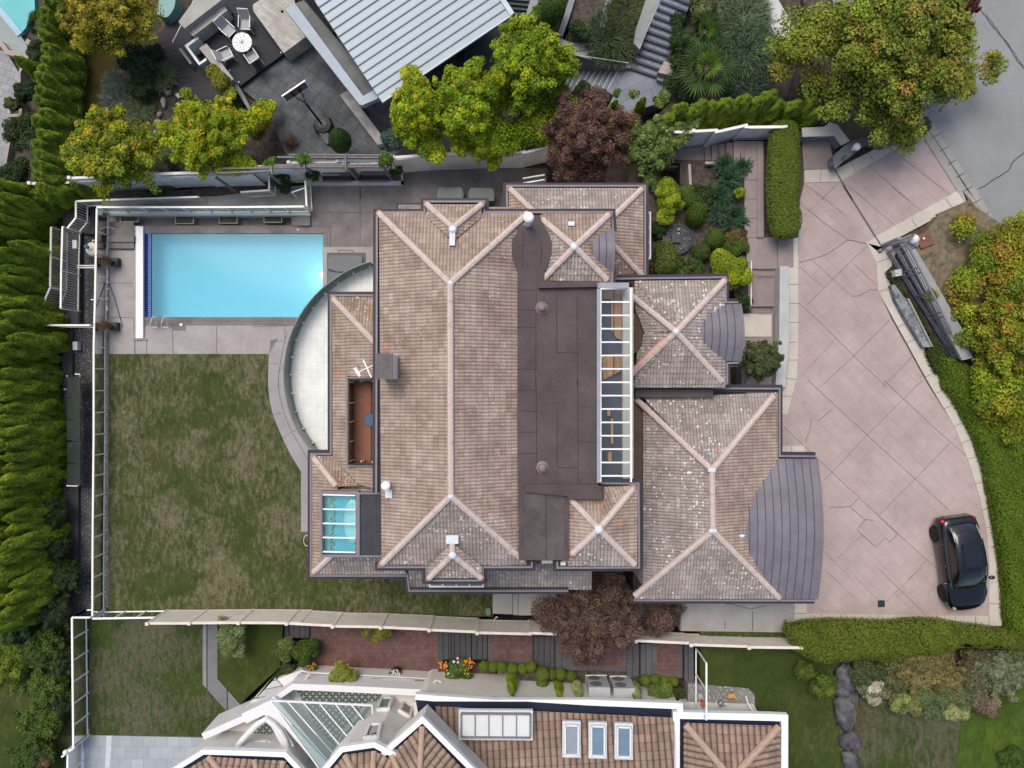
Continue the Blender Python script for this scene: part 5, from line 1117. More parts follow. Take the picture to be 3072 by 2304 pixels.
m = M(); m.tube([P(*q('A1', 245, 98)[0], .9), P(*q('A1', 415, 378)[0], .4)], .03, 8).box(P(*q('A1', 243, 100)[0], .95), .12, .12, .1); solo('handrail', m, plain('grey_rail', (.28, .27, .28), .5), 'dark grey slanting handrail on the wide stone block', 'handrail')
# round table and four chairs
c = P(726, 127, 1.0); tb_ = thing('round_table', 'round white segmented patio table on the dark deck', 'table', P(726, 127, .25))
m = M(); c = P(726, 126.5, 1.0)
for i in range(10):
    a0, a1 = 2*math.pi*i/10+.02, 2*math.pi*(i+1)/10-.02; pts = [(c.x+.03*math.cos((a0+a1)/2), c.y+.03*math.sin((a0+a1)/2))]+[(c.x+.47*math.cos(a0+(a1-a0)*k/5), c.y+.47*math.sin(a0+(a1-a0)*k/5)) for k in range(6)]
    m.prism3(pts, 1.0, .97)
part('tabletop', m, plain('table_white', (.66, .68, .68), .35), tb_)
m = M().lathe(c-Vector((0, 0, .04)), [(.44, 0), (.44, .015)], 24); part('rim', m, plain('rim_dark', (.05, .06, .06), .4), tb_)
for k in range(4):
    a = k*math.pi/2+.5; part('leg', M().tube([c+Vector((math.cos(a)*.35, math.sin(a)*.35, -.03)), c+Vector((math.cos(a)*.42, math.sin(a)*.42, -.75))], .018, 6), m_whitem, tb_)
def chair(loc, rz, label):
    o = thing('patio_chair', label, 'chair', (0, 0, 0), 'white patio chairs round the table'); fm_ = plain('sling_grey', (.40, .41, .42), .7)
    m = M(); m.box((0, 0, .42), .46, .46, .03); part('seat', m, SLING, o)
    m = M(); m.box((0, -.36, .66), .46, .04, .56, 0, R(24)); part('backrest', m, SLING, o)
    for s_ in (-1, 1):
        m = M(); m.tube([(s_*.27, .26, 0), (s_*.27, .22, .62), (s_*.27, -.32, .66), (s_*.27, -.30, .4), (s_*.27, -.42, 0)], .02, 6); part('arm_frame', m, m_whitem, o)
    m = M(); m.tube([(-.25, -.50, .95), (.25, -.50, .95)], .02, 6); m.tube([(-.25, .24, .42), (.25, .24, .42)], .02, 6)
    for s_ in (-1, 1): m.tube([(s_*.25, -.24, .42), (s_*.25, -.50, .95)], .02, 6)
    part('frame', m, m_whitem, o)
    o.location = loc; o.rotation_euler = (0, 0, rz); return o
SLING = plain('sling_grey', (.36, .37, .385), .7)
ct = P(726, 127, 1)
for x, y, lb in ((1895, 250, 'white sling patio chair tucked closest to the table on the upper left'), (2035, 200, 'white sling patio chair at the top right of the round table'), (1880, 452, 'white sling patio chair at the lower left with its side turned'), (2090, 470, 'white sling patio chair at the lower right of the round table')):
    p = P(*q('A0', x, y)[0], .7); dv = Vector((ct.x-p.x, ct.y-p.y)); chair(Vector((p.x, p.y, .25)), math.atan2(dv.y, dv.x)-math.pi/2, lb)
m = M()
for p in q('A0', 1808, 182, 1705, 258, 1828, 483, 1905, 585, 1980, 680): m.lathe(P(*p, .25), [(.035, 0), (.035, .02)], 10)
for p in q('A1', 228, 436): m.lathe(P(*p, .25), [(.035, 0), (.035, .02)], 10)
struct('deck_lights', m, m_white)
# basketball hoop
hp = thing('basketball_hoop', 'portable basketball hoop with clear backboard standing on the slate patio', 'basketball hoop', P(*q('A1', 570, 1050)[0], 0))
bx0 = P(*q('A1', 590, 1060)[0], 0)
m = M(); hb = P(*q('A1', 580, 1040)[0], .15); m.lathe(hb-Vector((0, 0, .15)), [(.48, 0), (.52, .1), (.42, .3), (.2, .35)], 8); m.box(P(*q('A1', 600, 1130)[0], .12), .35, .8, .22, R(35)); part('base', m, plain('black_plastic', (.012, .013, .015), .4), hp)
pt = P(*q('A1', 430, 850)[0], 2.4); 
m = M().beam(P(*q('A1', 560, 1020)[0], .3), pt, .1, .1); part('pole', m, plain('black_pole', (.015, .02, .025), .3), hp)
bc = P(*q('A1', 347, 752)[0], 2.9); dirb = (P(*q('A1', 440, 690)[0], 2.9)-P(*q('A1', 255, 815)[0], 2.9)).normalized(); nrm = Vector((-dirb.y, dirb.x, 0))
m = M()
for z_ in (2.45, 3.15): m.beam(bc-dirb*.62+Vector((0, 0, z_-2.9)), bc+dirb*.62+Vector((0, 0, z_-2.9)), .06, .05)
for s_ in (-1, 1): m.beam(bc+dirb*.62*s_+Vector((0, 0, -.47)), bc+dirb*.62*s_+Vector((0, 0, .27)), .05, .05)
bb = part('backboard_frame', m, m_whitem, hp); m = M(); m.face([bc-dirb*.6+Vector((0, 0, -.45)), bc+dirb*.6+Vector((0, 0, -.45)), bc+dirb*.6+Vector((0, 0, .25)), bc-dirb*.6+Vector((0, 0, .25))]); part('backboard', m, plain('smoky_panel', (.10, .105, .11), .3), hp)
m = M(); m.box(bc-nrm*.03+Vector((0, 0, -.1)), .16, .02, .12, math.atan2(dirb.y, dirb.x)); part('sticker', m, plain('red', (.55, .08, .08), .5), bb)
m = M()
for s_ in (-1, 1): m.tube([pt, pt+(bc-pt)*.5+dirb*.15*s_, bc+dirb*.15*s_+Vector((0, 0, -.2))], .025, 6)
m.beam(bc-dirb*.2+Vector((0, 0, -.35)), bc-dirb*.2+Vector((0, 0, .2)), .05, .04); m.beam(bc+dirb*.2+Vector((0, 0, -.35)), bc+dirb*.2+Vector((0, 0, .2)), .05, .04); part('arm', m, m_dark, hp)
m = M(); rc_ = bc+nrm*.3+Vector((0, 0, -.4)); m.tube([rc_+Vector((.23*math.cos(a*.3142), .23*math.sin(a*.3142), 0)) for a in range(21)], .012, 6)
for a in range(10):
    t0, t1 = a*.628, (a+.5)*.628; m.beam(rc_+Vector((.23*math.cos(t0), .23*math.sin(t0), 0)), rc_+Vector((.12*math.cos(t1), .12*math.sin(t1), -.4)), .008, .008)
part('rim', m, plain('rim_red', (.5, .12, .12), .4), hp)
# north-east planters walls
m_pl = conc('planter_concrete', (.22, .235, .235), (.32, .335, .33), .5)
for lb, v, z1_ in (('narrow concrete planter wall left of the clipped cypress', (195, 190, 250, 0, 320, 0, 260, 200), 1.6), ('dark concrete wall right of the clipped cypress', (475, 285, 540, 100, 580, -30, 630, -30, 570, 160, 515, 300), 1.6), ('pale concrete wall between the two soil beds', (810, 218, 880, 0, 945, 0, 865, 225), 1.8), ('wide pale concrete wall beside the blue steps', (1110, 360, 1125, 250, 1215, -20, 1330, -20, 1160, 410), 2.2),
                  ('curved concrete kerb along the foot of the planting beds', (290, 265, 400, 275, 580, 350, 720, 360, 720, 420, 560, 410, 470, 380), 1.5), ('weathered wall above the lower blue steps', (500, 400, 700, 410, 1100, 490, 1085, 565, 1010, 560, 700, 480, 520, 430), 1.45)):
    stone('planter_wall', lb, 'A2', v, z1_, -.5, m_pl)
m = M(); m.tube([P(*q('A2', 620, 455)[0], 1.8), P(*q('A2', 1065, 522)[0], 1.9)], .02, 6).tube([P(*q('A2', 1330, 0)[0], 2.9), P(*q('A2', 1150, 410)[0], 1.9)], .025, 6); solo('handrail', m, plain('bluish_rail', (.4, .46, .48), .4), 'thin pale handrail following the blue stone steps', 'handrail')
stone('stone_pillar', 'square pink-topped stone pillar at the foot of the blue steps', 'A2', (1365, 505, 1425, 525, 1425, 628, 1310, 600), 1.9, .5, nm('pinkish_stone', (.3, .26, .24), (.4, .35, .33), 6, .85, .2))
stone('plinth_block', 'grey base of the stone pillar by the landing', 'A2', (1310, 605, 1425, 632, 1385, 685, 1305, 660), 1.5, .5)
g = M(); g.prism(q('A2', 580, 160, 640, -60, 1230, -60, 1120, 360, 1100, 490, 560, 380), 1.35, -1); g.prism(q('A2', 270, 180, 330, -60, 560, -60, 470, 290), 1.35, -1); struct('planter_soil', g, m_soil2)
g = M(); g.prism([(2022, 300), (2030, 170), (2095, -80), (2600, -80), (2640, 400), (2330, 385), (1960, 410), (1960, 355)], 1.9, -1); struct('bank', g, m_soil2)
g = M(); g.prism([(2235, -60), (2300, -60), (2400, 110), (2335, 115), (2330, 112)], 2.15, 1); g.prism([(2200, -60), (2235, -60), (2330, 112), (2302, 112)], 2.05, 1); struct('footpath', g, conc('white_path', (.45, .46, .46), (.56, .57, .57), .3))
# ============================================================ GATE, WALLS AND ENTRY OF THE DRIVEWAY
m_gate = plain('gate_grey', (.2, .2, .225), .45, .5, var=.2)
gt_ = thing('driveway_gate', 'dark grey metal driveway gate slid open along the stone wall', 'gate', P(2655, 757, 2.4))
ga, gb_ = P(2660, 757, 2.45), P(2856, 1070, 2.45); gd = (gb_-ga); GL = gd.length; gdn = gd.normalized()
def gp(s, z): return ga+gdn*(s*GL)+Vector((0, 0, z))
def topz(s): return 1.75*(1-s*.52) if s < .78 else max(.45, 1.04-(s-.78)*3.4)
m = M(); 
for i in range(8):
    f_ = (0, .07, .14, .4, .47, .54, .86, 1)[i]
    for k in range(14):
        s0, s1 = k/14, (k+1)/14
        m.beam(gp(s0, .08+f_*(topz(s0)-.08)), gp(s1, .08+f_*(topz(s1)-.08)), .035, .03)
part('rail', m, m_gate, gt_)
m = M()
for s in (0, .2, .24, .42, .44, .6, .64, .78, .9, 1): m.beam(gp(s, .05), gp(s, topz(s)), .05, .05)
part('upright', m, m_gate, gt_)
m = M(); m.beam(gp(0, 1.78), gp(.78, 1.10), .08, .07); m.beam(gp(0, .06), gp(1, .06), .07, .08); m.beam(gp(.78, .1), gp(.86, .75), .05, .05); part('frame', m, m_gate, gt_)
m = M(); fd = P(*q('B3', 1160, 440)[0], 4.0)-P(*q('B3', 1045, 500)[0], 4.0)
m.beam(P(*q('B3', 1045, 505)[0], 2.5), P(*q('B3', 1160, 455)[0], 2.5)+Vector((.0, 0, 1.4)), .12, .12); m.beam(P(*q('B3', 1030, 490)[0], 2.45), P(*q('B3', 1170, 430)[0], 3.9), .1, .1); m.box(P(*q('B3', 1015, 528)[0], 2.5), .16, .12, .15, .5); part('end_post', m, m_gate, gt_)
tk = M(); tk.ribbon(q('A3', 640, 1400, 790, 1659), .06, 2.45); tk.ribbon(q('B3', 715, -10, 880, 250, 1035, 500), .06, 2.45); struct('gate_track', tk, plain('track_metal', (.12, .14, .13), .4, .5, .5))
m_rub = N('rubble_stone'); v_ = m_rub.n('ShaderNodeTexVoronoi'); v_.inputs['Scale'].default_value = 4.6; m_rub.l(m_rub.pos, v_.inputs['Vector']); s_ = m_rub.n('ShaderNodeSeparateColor'); m_rub.l(v_.outputs['Color'], s_.inputs[0])
v2 = m_rub.n('ShaderNodeTexVoronoi', feature='DISTANCE_TO_EDGE'); v2.inputs['Scale'].default_value = 4.6; m_rub.l(m_rub.pos, v2.inputs['Vector'])
c_ = m_rub.ramp(s_.outputs[0], [(0, (.09, .105, .12)), (.5, (.15, .17, .185)), (1, (.23, .26, .27))]); c_ = m_rub.mix(m_rub.math('LESS_THAN', v2.outputs['Distance'], .035), c_, (.26, .27, .27)); c_ = m_rub.mix(.5, c_, m_rub.ramp(m_rub.noise(8, 5, .7), [(.3, .35), (.7, .65)]), 'OVERLAY')
m_rub.bump(v2.outputs['Distance'], .4, .03); m_rub = m_rub.done(c_, .8, .3)
sw = thing('stone_wall', 'grey stone wall with a wide flat concrete coping behind the sliding gate', 'wall', P(2770, 900, 2.3))
zc = 3.3
m = M(); m.prism(q('B3', 1232, 545, 1310, 510, 1450, 745, 1700, 1180, 1790, 1420, 1700, 1440), zc, zc-.14); part('coping', m, conc('coping_grey', (.25, .25, .25), (.32, .32, .31), .3), sw)
m = M(); m.prism(q('B3', 1245, 552, 1300, 525, 1445, 765, 1690, 1200, 1770, 1420, 1710, 1430), zc-.14, 2.0, ref=zc); part('stone_face', m, m_rub, sw)
m = M(); m.prism(q('B3', 1110, 815, 1140, 812, 1225, 925, 1240, 925, 1340, 1110, 1455, 1325, 1430, 1332, 1378, 1330, 1240, 1110, 1150, 940), 2.75, 2.2); solo('stone_kerb', m, m_rub, 'low blue-grey rubble stone edging beside the driveway band', 'wall')
m = M(); m.prism(q('B3', 1245, 925, 1262, 930, 1460, 1328, 1450, 1330), 2.85, 2.2); solo('concrete_kerb', m, m_side, 'thin concrete strip behind the low rubble edging', 'wall')
g = M(); g.prism(q('B3', 1300, 500, 1500, 240, 1760, 130, 2300, 500, 2600, 1500, 1800, 1430), 2.9, 2.1); struct('shrub_bed', g, nm('leaf_litter', (.07, .06, .04), (.15, .125, .085), 4, .95, .1, .8, c3=(.2, .17, .12), fine=40))
g = M(); g.prism(q('B3', 1480, 230, 1770, 105, 2000, 420, 1900, 500, 1700, 300), 2.5, 2.1); struct('dry_verge', g, m_verge)
for lb, slab, lx, ly, r_ in (('north', ('B3', (1162, 442, 1275, 392, 1345, 478, 1235, 545)), *q('B3', 1300, 437)[0], .22), ('south', ('A3', (625, 1300, 720, 1210, 800, 1165, 1050, 1110, 900, 1200, 640, 1400)), *q('A3', 825, 1218)[0], .17)):
    o = thing('gate_pillar', 'dark grey stone gate pillar with a flat cap, ' + ('beside the sliding gate' if lb == 'north' else 'beside the white flowering bush'), 'pillar', P(*q(slab[0], *slab[1])[0], 2.4)); m = M(); m.prism(q(slab[0], *slab[1]), 3.2, 3.1); part('cap', m, conc('cap_grey', *(((.22, .24, .255), (.29, .31, .325)) if lb == 'north' else ((.09, .10, .115), (.15, .165, .18))), .4), o)
    c = [p for p in q(slab[0], *slab[1])]; cx_, cy_ = sum(p[0] for p in c)/len(c), sum(p[1] for p in c)/len(c); m = M(); m.prism([(cx_+(p[0]-cx_)*.9, cy_+(p[1]-cy_)*.9) for p in c], 3.1, 2.2, ref=3.2); part('shaft', m, m_rub, o)
    l = thing('lamp', 'white round globe lamp on the ' + ('pillar by the sliding gate' if lb == 'north' else 'pillar by the flowering bush'), 'lamp', P(lx-12, ly+8, 3.2)); part('globe', M().blob(P(lx, ly, 3.5), r_, r_, r_, 18, 10), m_white, l, smooth=True); part('base', M().lathe(P(lx-10, ly+6, 3.2), [(.1, 0), (.08, .1), (.12, .14)], 12), m_whitem, l)
m = M(); m.prism(q('B3', 1308, 412, 1418, 372, 1478, 470, 1362, 515), 3.0, 2.3); o = thing('meter_plate', 'rusty brown square steel cover behind the gate pillar', 'cover plate', P(2770, 720, 2.3)); part('plate', m, nm('rusty', (.14, .07, .045), (.2, .10, .07), 4, .8, .2), o); part('knob', M().blob(P(*q('B3', 1381, 430)[0], 3.05), .06, .06, .06, 10, 6), m_white, o)
o = thing('intercom_box', 'pale square control box on a stand beside the gate', 'control box', P(*q('B3', 1150, 725)[0], 2.4)); m = M(); m.box(P(*q('B3', 1155, 718)[0], 2.8), .3, .3, .35, R(10)); part('cabinet', m, plain('pale_box', (.5, .5, .46), .5), o); part('latch', M().box(P(*q('B3', 1158, 719)[0], 2.985), .1, .02, .02), m_gut, o)
# stone wall at the entry landing, house number plate area
ew = thing('stone_wall', 'pale capped stone wall round the entry landing by the rounded hedge', 'wall', P(2420, 400, 2.3))
m = M(); m.prism(q('A3', 370, 1060, 560, 1050, 600, 1010, 660, 1030, 770, 1170, 700, 1205, 640, 1125, 375, 1135), 3.1, 3.0); part('coping', m, conc('entry_coping', (.33, .34, .32), (.42, .42, .40), .3), ew)
m = M(); m.prism(q('A3', 378, 1072, 560, 1062, 655, 1040, 760, 1168, 700, 1200, 640, 1122, 378, 1130), 3.0, 2.2, ref=3.1); part('stone_face', m, m_rub, ew)
m = M(); m.beam(P(*q('A3', 640, 1400)[0], 2.5), P(*q('A3', 735, 1300)[0], 3.5), .09, .06); m.beam(P(*q('A3', 690, 1330)[0], 3.0), P(*q('A3', 735, 1285)[0], 3.6), .08, .03); solo('gate_post', m, plain('post_chrome', (.25, .27, .30), .3, .5, .6), 'dark metal gate catch post at the entry landing', 'post')
g = M(); g.prism(q('A3', 640, 1010, 860, 950, 1060, 1080, 1030, 1120, 770, 1172), 2.5, 2.2); struct('entry_bed', g, m_verge)
m = M(); m.prism(q('D3', 1000, 270, 1056, 268, 1058, 324, 1002, 324), 2.425, 2.39); solo('drain_cover', m, plain('dark_grate', (.012, .03, .035), .5), 'small square dark drain cover in the pink driveway', 'drain cover')
# white post rail by the front shrubs
m = M(); a = P(*q('B2', 2085, 620)[0], 3.2); b = P(*q('B2', 2083, 980)[0], 3.0); m.tube([a, b], .025, 8); m.tube([b, P(*q('B2', 2072, 1022)[0], 2.3)], .025, 8); m.tube([a, Vector((a.x-.05, a.y, 2.3))], .025, 8); solo('handrail', m, m_cream_rail, 'white handrail beside the front path and yellow-green bush', 'handrail')

# ============================================================ THE CAR
w1, w2 = P(2809, 1603, 2.75), P(2833, 1776, 2.75)
car_dir = (w2-w1); wb_ = car_dir.length; car_dir.normalize(); right = Vector((-car_dir.y, car_dir.x, 0))   # car's left-hand side faces the picture's right
cctr = (w1+w2)/2+right*.80; cctr.z = ZD+.016
print('wheelbase', wb_)
ang = math.atan2(car_dir.y, car_dir.x)
car = thing('parked_car', 'black hatchback with dark windows parked at the lower end of the driveway', 'car', (0, 0, 0))
m_paint = N('black_paint'); m_paint.b.inputs['Coat Weight'].default_value = .7; m_paint.b.inputs['Coat Roughness'].default_value = .02; m_paint = m_paint.done((.002, .003, .004), .2, .4)
m_cglass = N('car_glass'); m_cglass.b.inputs['Coat Weight'].default_value = 1; m_cglass = m_cglass.done((.003, .004, .004), .04, .5)
m_tyre = plain('tyre', (.018, .018, .018), .8, .2); m_rim = plain('dark_rim_metal', (.08, .08, .085), .3, .5, .8)
# stations: x along the car (front +), half width, sill z, belt z, top z (centre)
def loft(m, st, prof):
    """st: list of station dicts; prof(station) -> list of (y,z) half profile from centre top to bottom; mirrored"""
    rows = []
    for s in st:
        hp_ = prof(s); rows.append([(s[0], -y, z) for y, z in hp_[::-1]]+[(s[0], y, z) for y, z in hp_[1:]])
    b = len(m.v); n = len(rows[0])
    for r in rows: m.v += r
    for i in range(len(rows)-1):
        for k in range(n-1): m.f.append((b+i*n+k, b+(i+1)*n+k, b+(i+1)*n+k+1, b+i*n+k+1))
    m.f.append(tuple(b+k for k in range(n))); m.f.append(tuple(b+(len(rows)-1)*n+k for k in range(n-1, -1, -1)))
# body: (x, halfwidth_low, halfwidth_shoulder, z_bottom, z_shoulder, z_top, halfwidth_top)
body = [(-2.10, .55, .50, .42, .72, .76, .35), (-2.05, .72, .66, .32, .82, .92, .52), (-1.95, .80, .74, .26, .88, .99, .62), (-1.7, .86, .80, .22, .92, 1.02, .68), (-1.2, .89, .83, .20, .93, 1.02, .70), (-.6, .885, .83, .18, .92, 1.0, .70), (0, .88, .83, .18, .91, .99, .70), (.6, .88, .825, .18, .90, .98, .69), (1.0, .885, .82, .19, .88, .96, .66), (1.4, .885, .80, .20, .84, .90, .62), (1.75, .85, .74, .22, .78, .83, .56), (1.98, .74, .62, .25, .70, .74, .46), (2.12, .58, .46, .30, .58, .62, .3), (2.17, .42, .34, .34, .5, .53, .2)]
def bp_(s): x, w, ws, zb, zs_, zt_, wt = s; return [(0, zt_+.015), (wt*.5, zt_+.01), (wt, zt_), (ws, zs_), (w*.99, zs_-.14), (w, (zb+zs_)/2), (w*.985, zb+.12), (w*.93, zb)]
m = M(); loft(m, body, bp_); o = part('body', m, m_paint, car, smooth=True)
md = o.modifiers.new('sub', 'SUBSURF'); md.levels = 2; md.render_levels = 2
# greenhouse: x, halfwidth at belt, z belt, halfwidth roof, z roof
gh = [(-1.86, .62, 1.00, .50, 1.04), (-1.55, .70, 1.0, .52, 1.28), (-1.15, .73, 1.0, .54, 1.42), (-.6, .74, .99, .56, 1.475), (0, .74, .98, .56, 1.475), (.38, .735, .97, .545, 1.42), (.75, .72, .95, .53, 1.22), (1.12, .66, .93, .5, .965)]
m = M(); loft(m, gh, lambda s: [(0, s[4]+.02), (s[3]*.6, s[4]+.015), (s[3], s[4]-.02), (s[3]+.04, s[4]-.06), (s[1]-.02, s[2]+.06), (s[1], s[2]-.05)])
o = part('windows', m, m_cglass, car, smooth=True); md = o.modifiers.new('sub', 'SUBSURF'); md.levels = 2; md.render_levels = 2
rf_ = [(-1.62, .47, 1.245), (-1.15, .51, 1.425), (-.6, .535, 1.485), (0, .535, 1.485), (.30, .52, 1.45)]
m = M(); loft(m, rf_, lambda s: [(0, s[2]+.035), (s[1]*.6, s[2]+.028), (s[1], s[2]+.005), (s[1]+.05, s[2]-.045)]); o = part('roof', m, m_paint, car, smooth=True); md = o.modifiers.new('sub', 'SUBSURF'); md.levels = 2; md.render_levels = 2
m = M().prism3([(-1.0, -.36), (-.02, -.38), (-.02, .38), (-1.0, .36)], 1.53, 1.50); part('sunroof', m, m_cglass, car)
for s_ in (-1, 1):
    m = M(); m.tube([(1.05, s_*.63, .99), (.4, s_*.58, 1.41), (0, s_*.6, 1.455), (-.6, s_*.6, 1.455), (-1.15, s_*.58, 1.40), (-1.7, s_*.55, 1.15)], .028, 8); part('pillar', m, m_paint, car)
    m = M(); m.tube([(-1.3, s_*.77, 1.0), (-.6, s_*.79, .985), (.3, s_*.79, .97), (.95, s_*.75, .95)], .012, 6); part('trim', m, plain('chrome_trim', (.35, .36, .38), .25, .5, .9), car)
    m = M(); m.blob((.72, s_*1.0, 1.0), .09, .13, .075, 12, 8); m.beam((.72, s_*.86, .95), (.72, s_*.95, .98), .05, .04); part('mirror', m, m_paint, car, smooth=True)
    m = M(); m.blob((-1.95, s_*.68, .84), .09, .10, .06, 12, 8); part('tail_light', m, plain('red_lens', (.6, .015, .015), .2, .5), car, smooth=True)
    m = M(); m.blob((1.93, s_*.60, .66), .17, .09, .06, 12, 8); part('headlight', m, plain('clear_lens', (.3, .3, .3), .1, .5), car, smooth=True)
    m = M(); m.blob((-.95, s_*.835, .86), .06, .02, .02, 8, 4); m.blob((.0, s_*.835, .85), .06, .02, .02, 8, 4); part('door_handle', m, plain('handle_chrome', (.3, .3, .3), .2, .5, .8), car)
for x in (-wb_/2, wb_/2):
    for s_ in (-1, 1):
        y = s_*.80; m = M(); m.tube([(x, y-.1, .33), (x, y+.1, .33)], .335, 28); wl_ = part('wheel', m, m_tyre, car)
        m = M(); yo = y+s_*.102; m.tube([(x, yo-.01, .33), (x, yo+.006, .33)], .05, 12)
        for k in range(5):
            a = k*1.2566; m.beam((x, yo, .33), (x+.23*math.cos(a), yo, .33+.23*math.sin(a)), .02, .045, up=Vector((0, 1, 0)))
        m.tube([(x+.24*math.cos(k*.314), yo, .33+.24*math.sin(k*.314)) for k in range(21)], .018, 6, False); part('rim', m, m_rim, wl_)
        ar = M(); ar.tube([(x+.385*math.cos(k*.1745), s_*.868, .33+.385*math.sin(k*.1745)) for k in range(-1, 20)], .03, 6, False); part('wheel_arch', ar, m_tyre, car)
m = M().box((-2.085, 0, .70), .015, .42, .11); part('number_plate', m, plain('plate', (.45, .47, .5), .4), car)
m = M().box((-2.03, 0, .5), .12, 1.1, .16); part('rear_bumper', m, m_dark, car)
m = M().box((2.10, 0, .40), .14, .8, .12); part('grille', m, m_dark, car)
m = M().tube([(-.6, 0, 1.52), (-1.2, 0, 1.47)], .006, 6); m = M().beam((.95, -.5, .985), (.85, .1, 1.04), .02, .02).beam((.95, .1, .985), (.85, .6, 1.04), .02, .02); part('wiper', m, m_dark, car)
car.location = cctr; car.scale = (1.02, 1.04, 1.0); car.rotation_euler = (0, 0, ang); ORG[car.name] = cctr

# ============================================================ SOUTH NEIGHBOUR: white house with orange-brown tiles
sh_ = thing('white_house', 'white rendered neighbour house with orange-brown tiled roofs and glass canopy at the bottom', 'house', P(1400, 2200, 0))
m_wgut = plain('white_gutter', (.78, .80, .82), .5, .4, var=.06); m_navy = plain('navy_trough', (.012, .018, .04), .5, .3)
ZS = 3.6
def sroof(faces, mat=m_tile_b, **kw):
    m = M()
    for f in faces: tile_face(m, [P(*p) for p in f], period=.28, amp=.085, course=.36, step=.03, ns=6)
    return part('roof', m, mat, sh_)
def sg_(pts, z=ZS, w=.26):
    global GK; GK += .003; l = M(); xy = W(pts, z); l.wallpath(xy, w, z+.06+GK, z-.18); part('gutter', l, m_wgut, sh_)
m = M(); m.prism(q('D1', 1340, 1060, 2212, 1085)+q('D2', 1490, 1165)+[(2054, 3000), (1500, 3000), (1340, 2600)], ZS-.12, ZS-.25); m2 = M(); m2.prism([(2042, 2150), (2352, 2163), (2352, 3000), (2042, 3000)], ZS-.02, ZS-.12)
part('trough', m, m_navy, sh_); part('trough', m2, m_navy, sh_)
sg_(q('D1', 1345, 1062, 1500, 1075, 2212, 1098)+q('D2', 0, 1088, 750, 1110, 1490, 1140, 1492, 1185)); 
sg_([q('D2', 1458, 3200)[0]]+q('D2', 1460, 1215)+q('D2', 2212, 1232)+q('D3', 222, 1238, 218, 3200), ZS+.1, .3)
zr1 = ZS+.95
sroof([[q('D1', 1500, 1150)[0]+(ZS,), q('D2', 1440, 1235)[0]+(ZS,), (2021, 2620, 5.2), (1500, 2620, 5.2), (1345, 2400, 4.2)]])
rx0, ry0, rx1 = 2052, 2168, 2338
sroof([[(rx0, ry0, ZS+.12), (rx1, ry0+9, ZS+.12), (2195, 2335, 4.55)], [(rx0, ry0, ZS+.12), (2195, 2335, 4.55), (2195, 2600, 4.55), (rx0, 2750, ZS+.12)], [(rx1, ry0+9, ZS+.12), (rx1, 2750, ZS+.12), (2195, 2600, 4.55), (2195, 2335, 4.55)]])
m_clay = nm('clay_cap', (.34, .235, .175), (.42, .31, .24), 5, .85, .2)
def ccap(a, b, r): part('ridge_cap', caps(M(), a, b, r), m_clay, sh_)
ccap(P(rx0+4, ry0+4, ZS+.2), P(2195, 2335, 4.66), .16); ccap(P(rx1-3, ry0+12, ZS+.2), P(2195, 2335, 4.66), .16)
# turrets
def turret(outline, apex, za, ZS=ZS, zb=0):
    pts = q('D1', *outline); n = len(pts)//1
    fs = []
    for a, b in zip(pts, pts[1:]): fs.append([a+(ZS,), b+(ZS,), (apex[0], apex[1], za)])
    cx_, cy_ = apex
    def sh(p, k): d = math.hypot(cx_-p[0], cy_-p[1]); return (p[0]+(cx_-p[0])*k/d, p[1]+(cy_-p[1])*k/d)
    ins_ = [sh(p, 22) for p in pts]
    fs = [[a+(ZS+.05,), b+(ZS+.05,), (cx_, cy_, za)] for a, b in zip(ins_, ins_[1:])]
    sroof(fs)
    for p in ins_[1:-1]: ccap(P(p[0], p[1], ZS+.1), P(cx_, cy_, za+.08), .12)
    t = M(); t.prism([sh(p, 4) for p in pts]+[(cx_, cy_)], ZS-.1+GK, ZS-.2); part('trough', t, m_navy, sh_)
    sg_(pts, ZS, .22)
    w = M(); w.prism([sh(p, 14) for p in pts]+[(cx_, cy_+60)], ZS-.15-GK, zb); part('wall', w, m_whitewall, sh_)
turret((480, 1800, 735, 1498, 1005, 1458, 1275, 1598, 1340, 1800), (1112, 2420), 7.3, 6.1)
turret((1030, 1590, 1130, 1490, 1405, 1250, 1822, 1670, 2000, 1850), (1252, 2460), 7.4, 6.0, 4.0)
turret((-700, 1700, -410, 1518, 0, 1530, 268, 1540, 400, 1680, 450, 1800), (800, 2480), 5.0)

# walls and terraces
w = M(); w.prism([(1240, 2110), (1275, 2088)]+q('D2', 1495, 1160)+[(2054, 3000), (1300, 3000)], ZS-.2, 0, ref=ZS-.2); w.prism([(2070, 2190), (2320, 2195), (2320, 3000), (2070, 3000)], ZS-.1, 0); part('wall', w, m_whitewall, sh_)
lv = M(); lv.prism(q('D0', 1590, 1659, 2212, 965)+q('D1', 0, 1100, 200, 920, 390, 850, 475, 862, 1545, 920, 1560, 1000, 1500, 1100, 900, 1300, 560, 1700, -300, 1900), 1.15, -.2); part('lower_wall', lv, m_whitewall, sh_)
pf = M(); pf.prism(q('D1', 345, 1000, 1060, 1025, 1080, 1120, 900, 1400, 760, 1560, 640, 1560, 420, 1120), 1.16, 1.1)
mp_ = N('patterned_tile'); tc = mp_.mapping(0, (3.2, 3.2, 1)); fr_x = mp_.n('ShaderNodeVectorMath', operation='FRACTION'); mp_.l(tc, fr_x.inputs[0]); sub = mp_.n('ShaderNodeVectorMath', operation='SUBTRACT'); mp_.l(fr_x.outputs[0], sub.inputs[0]); sub.inputs[1].default_value = (.5, .5, 0)
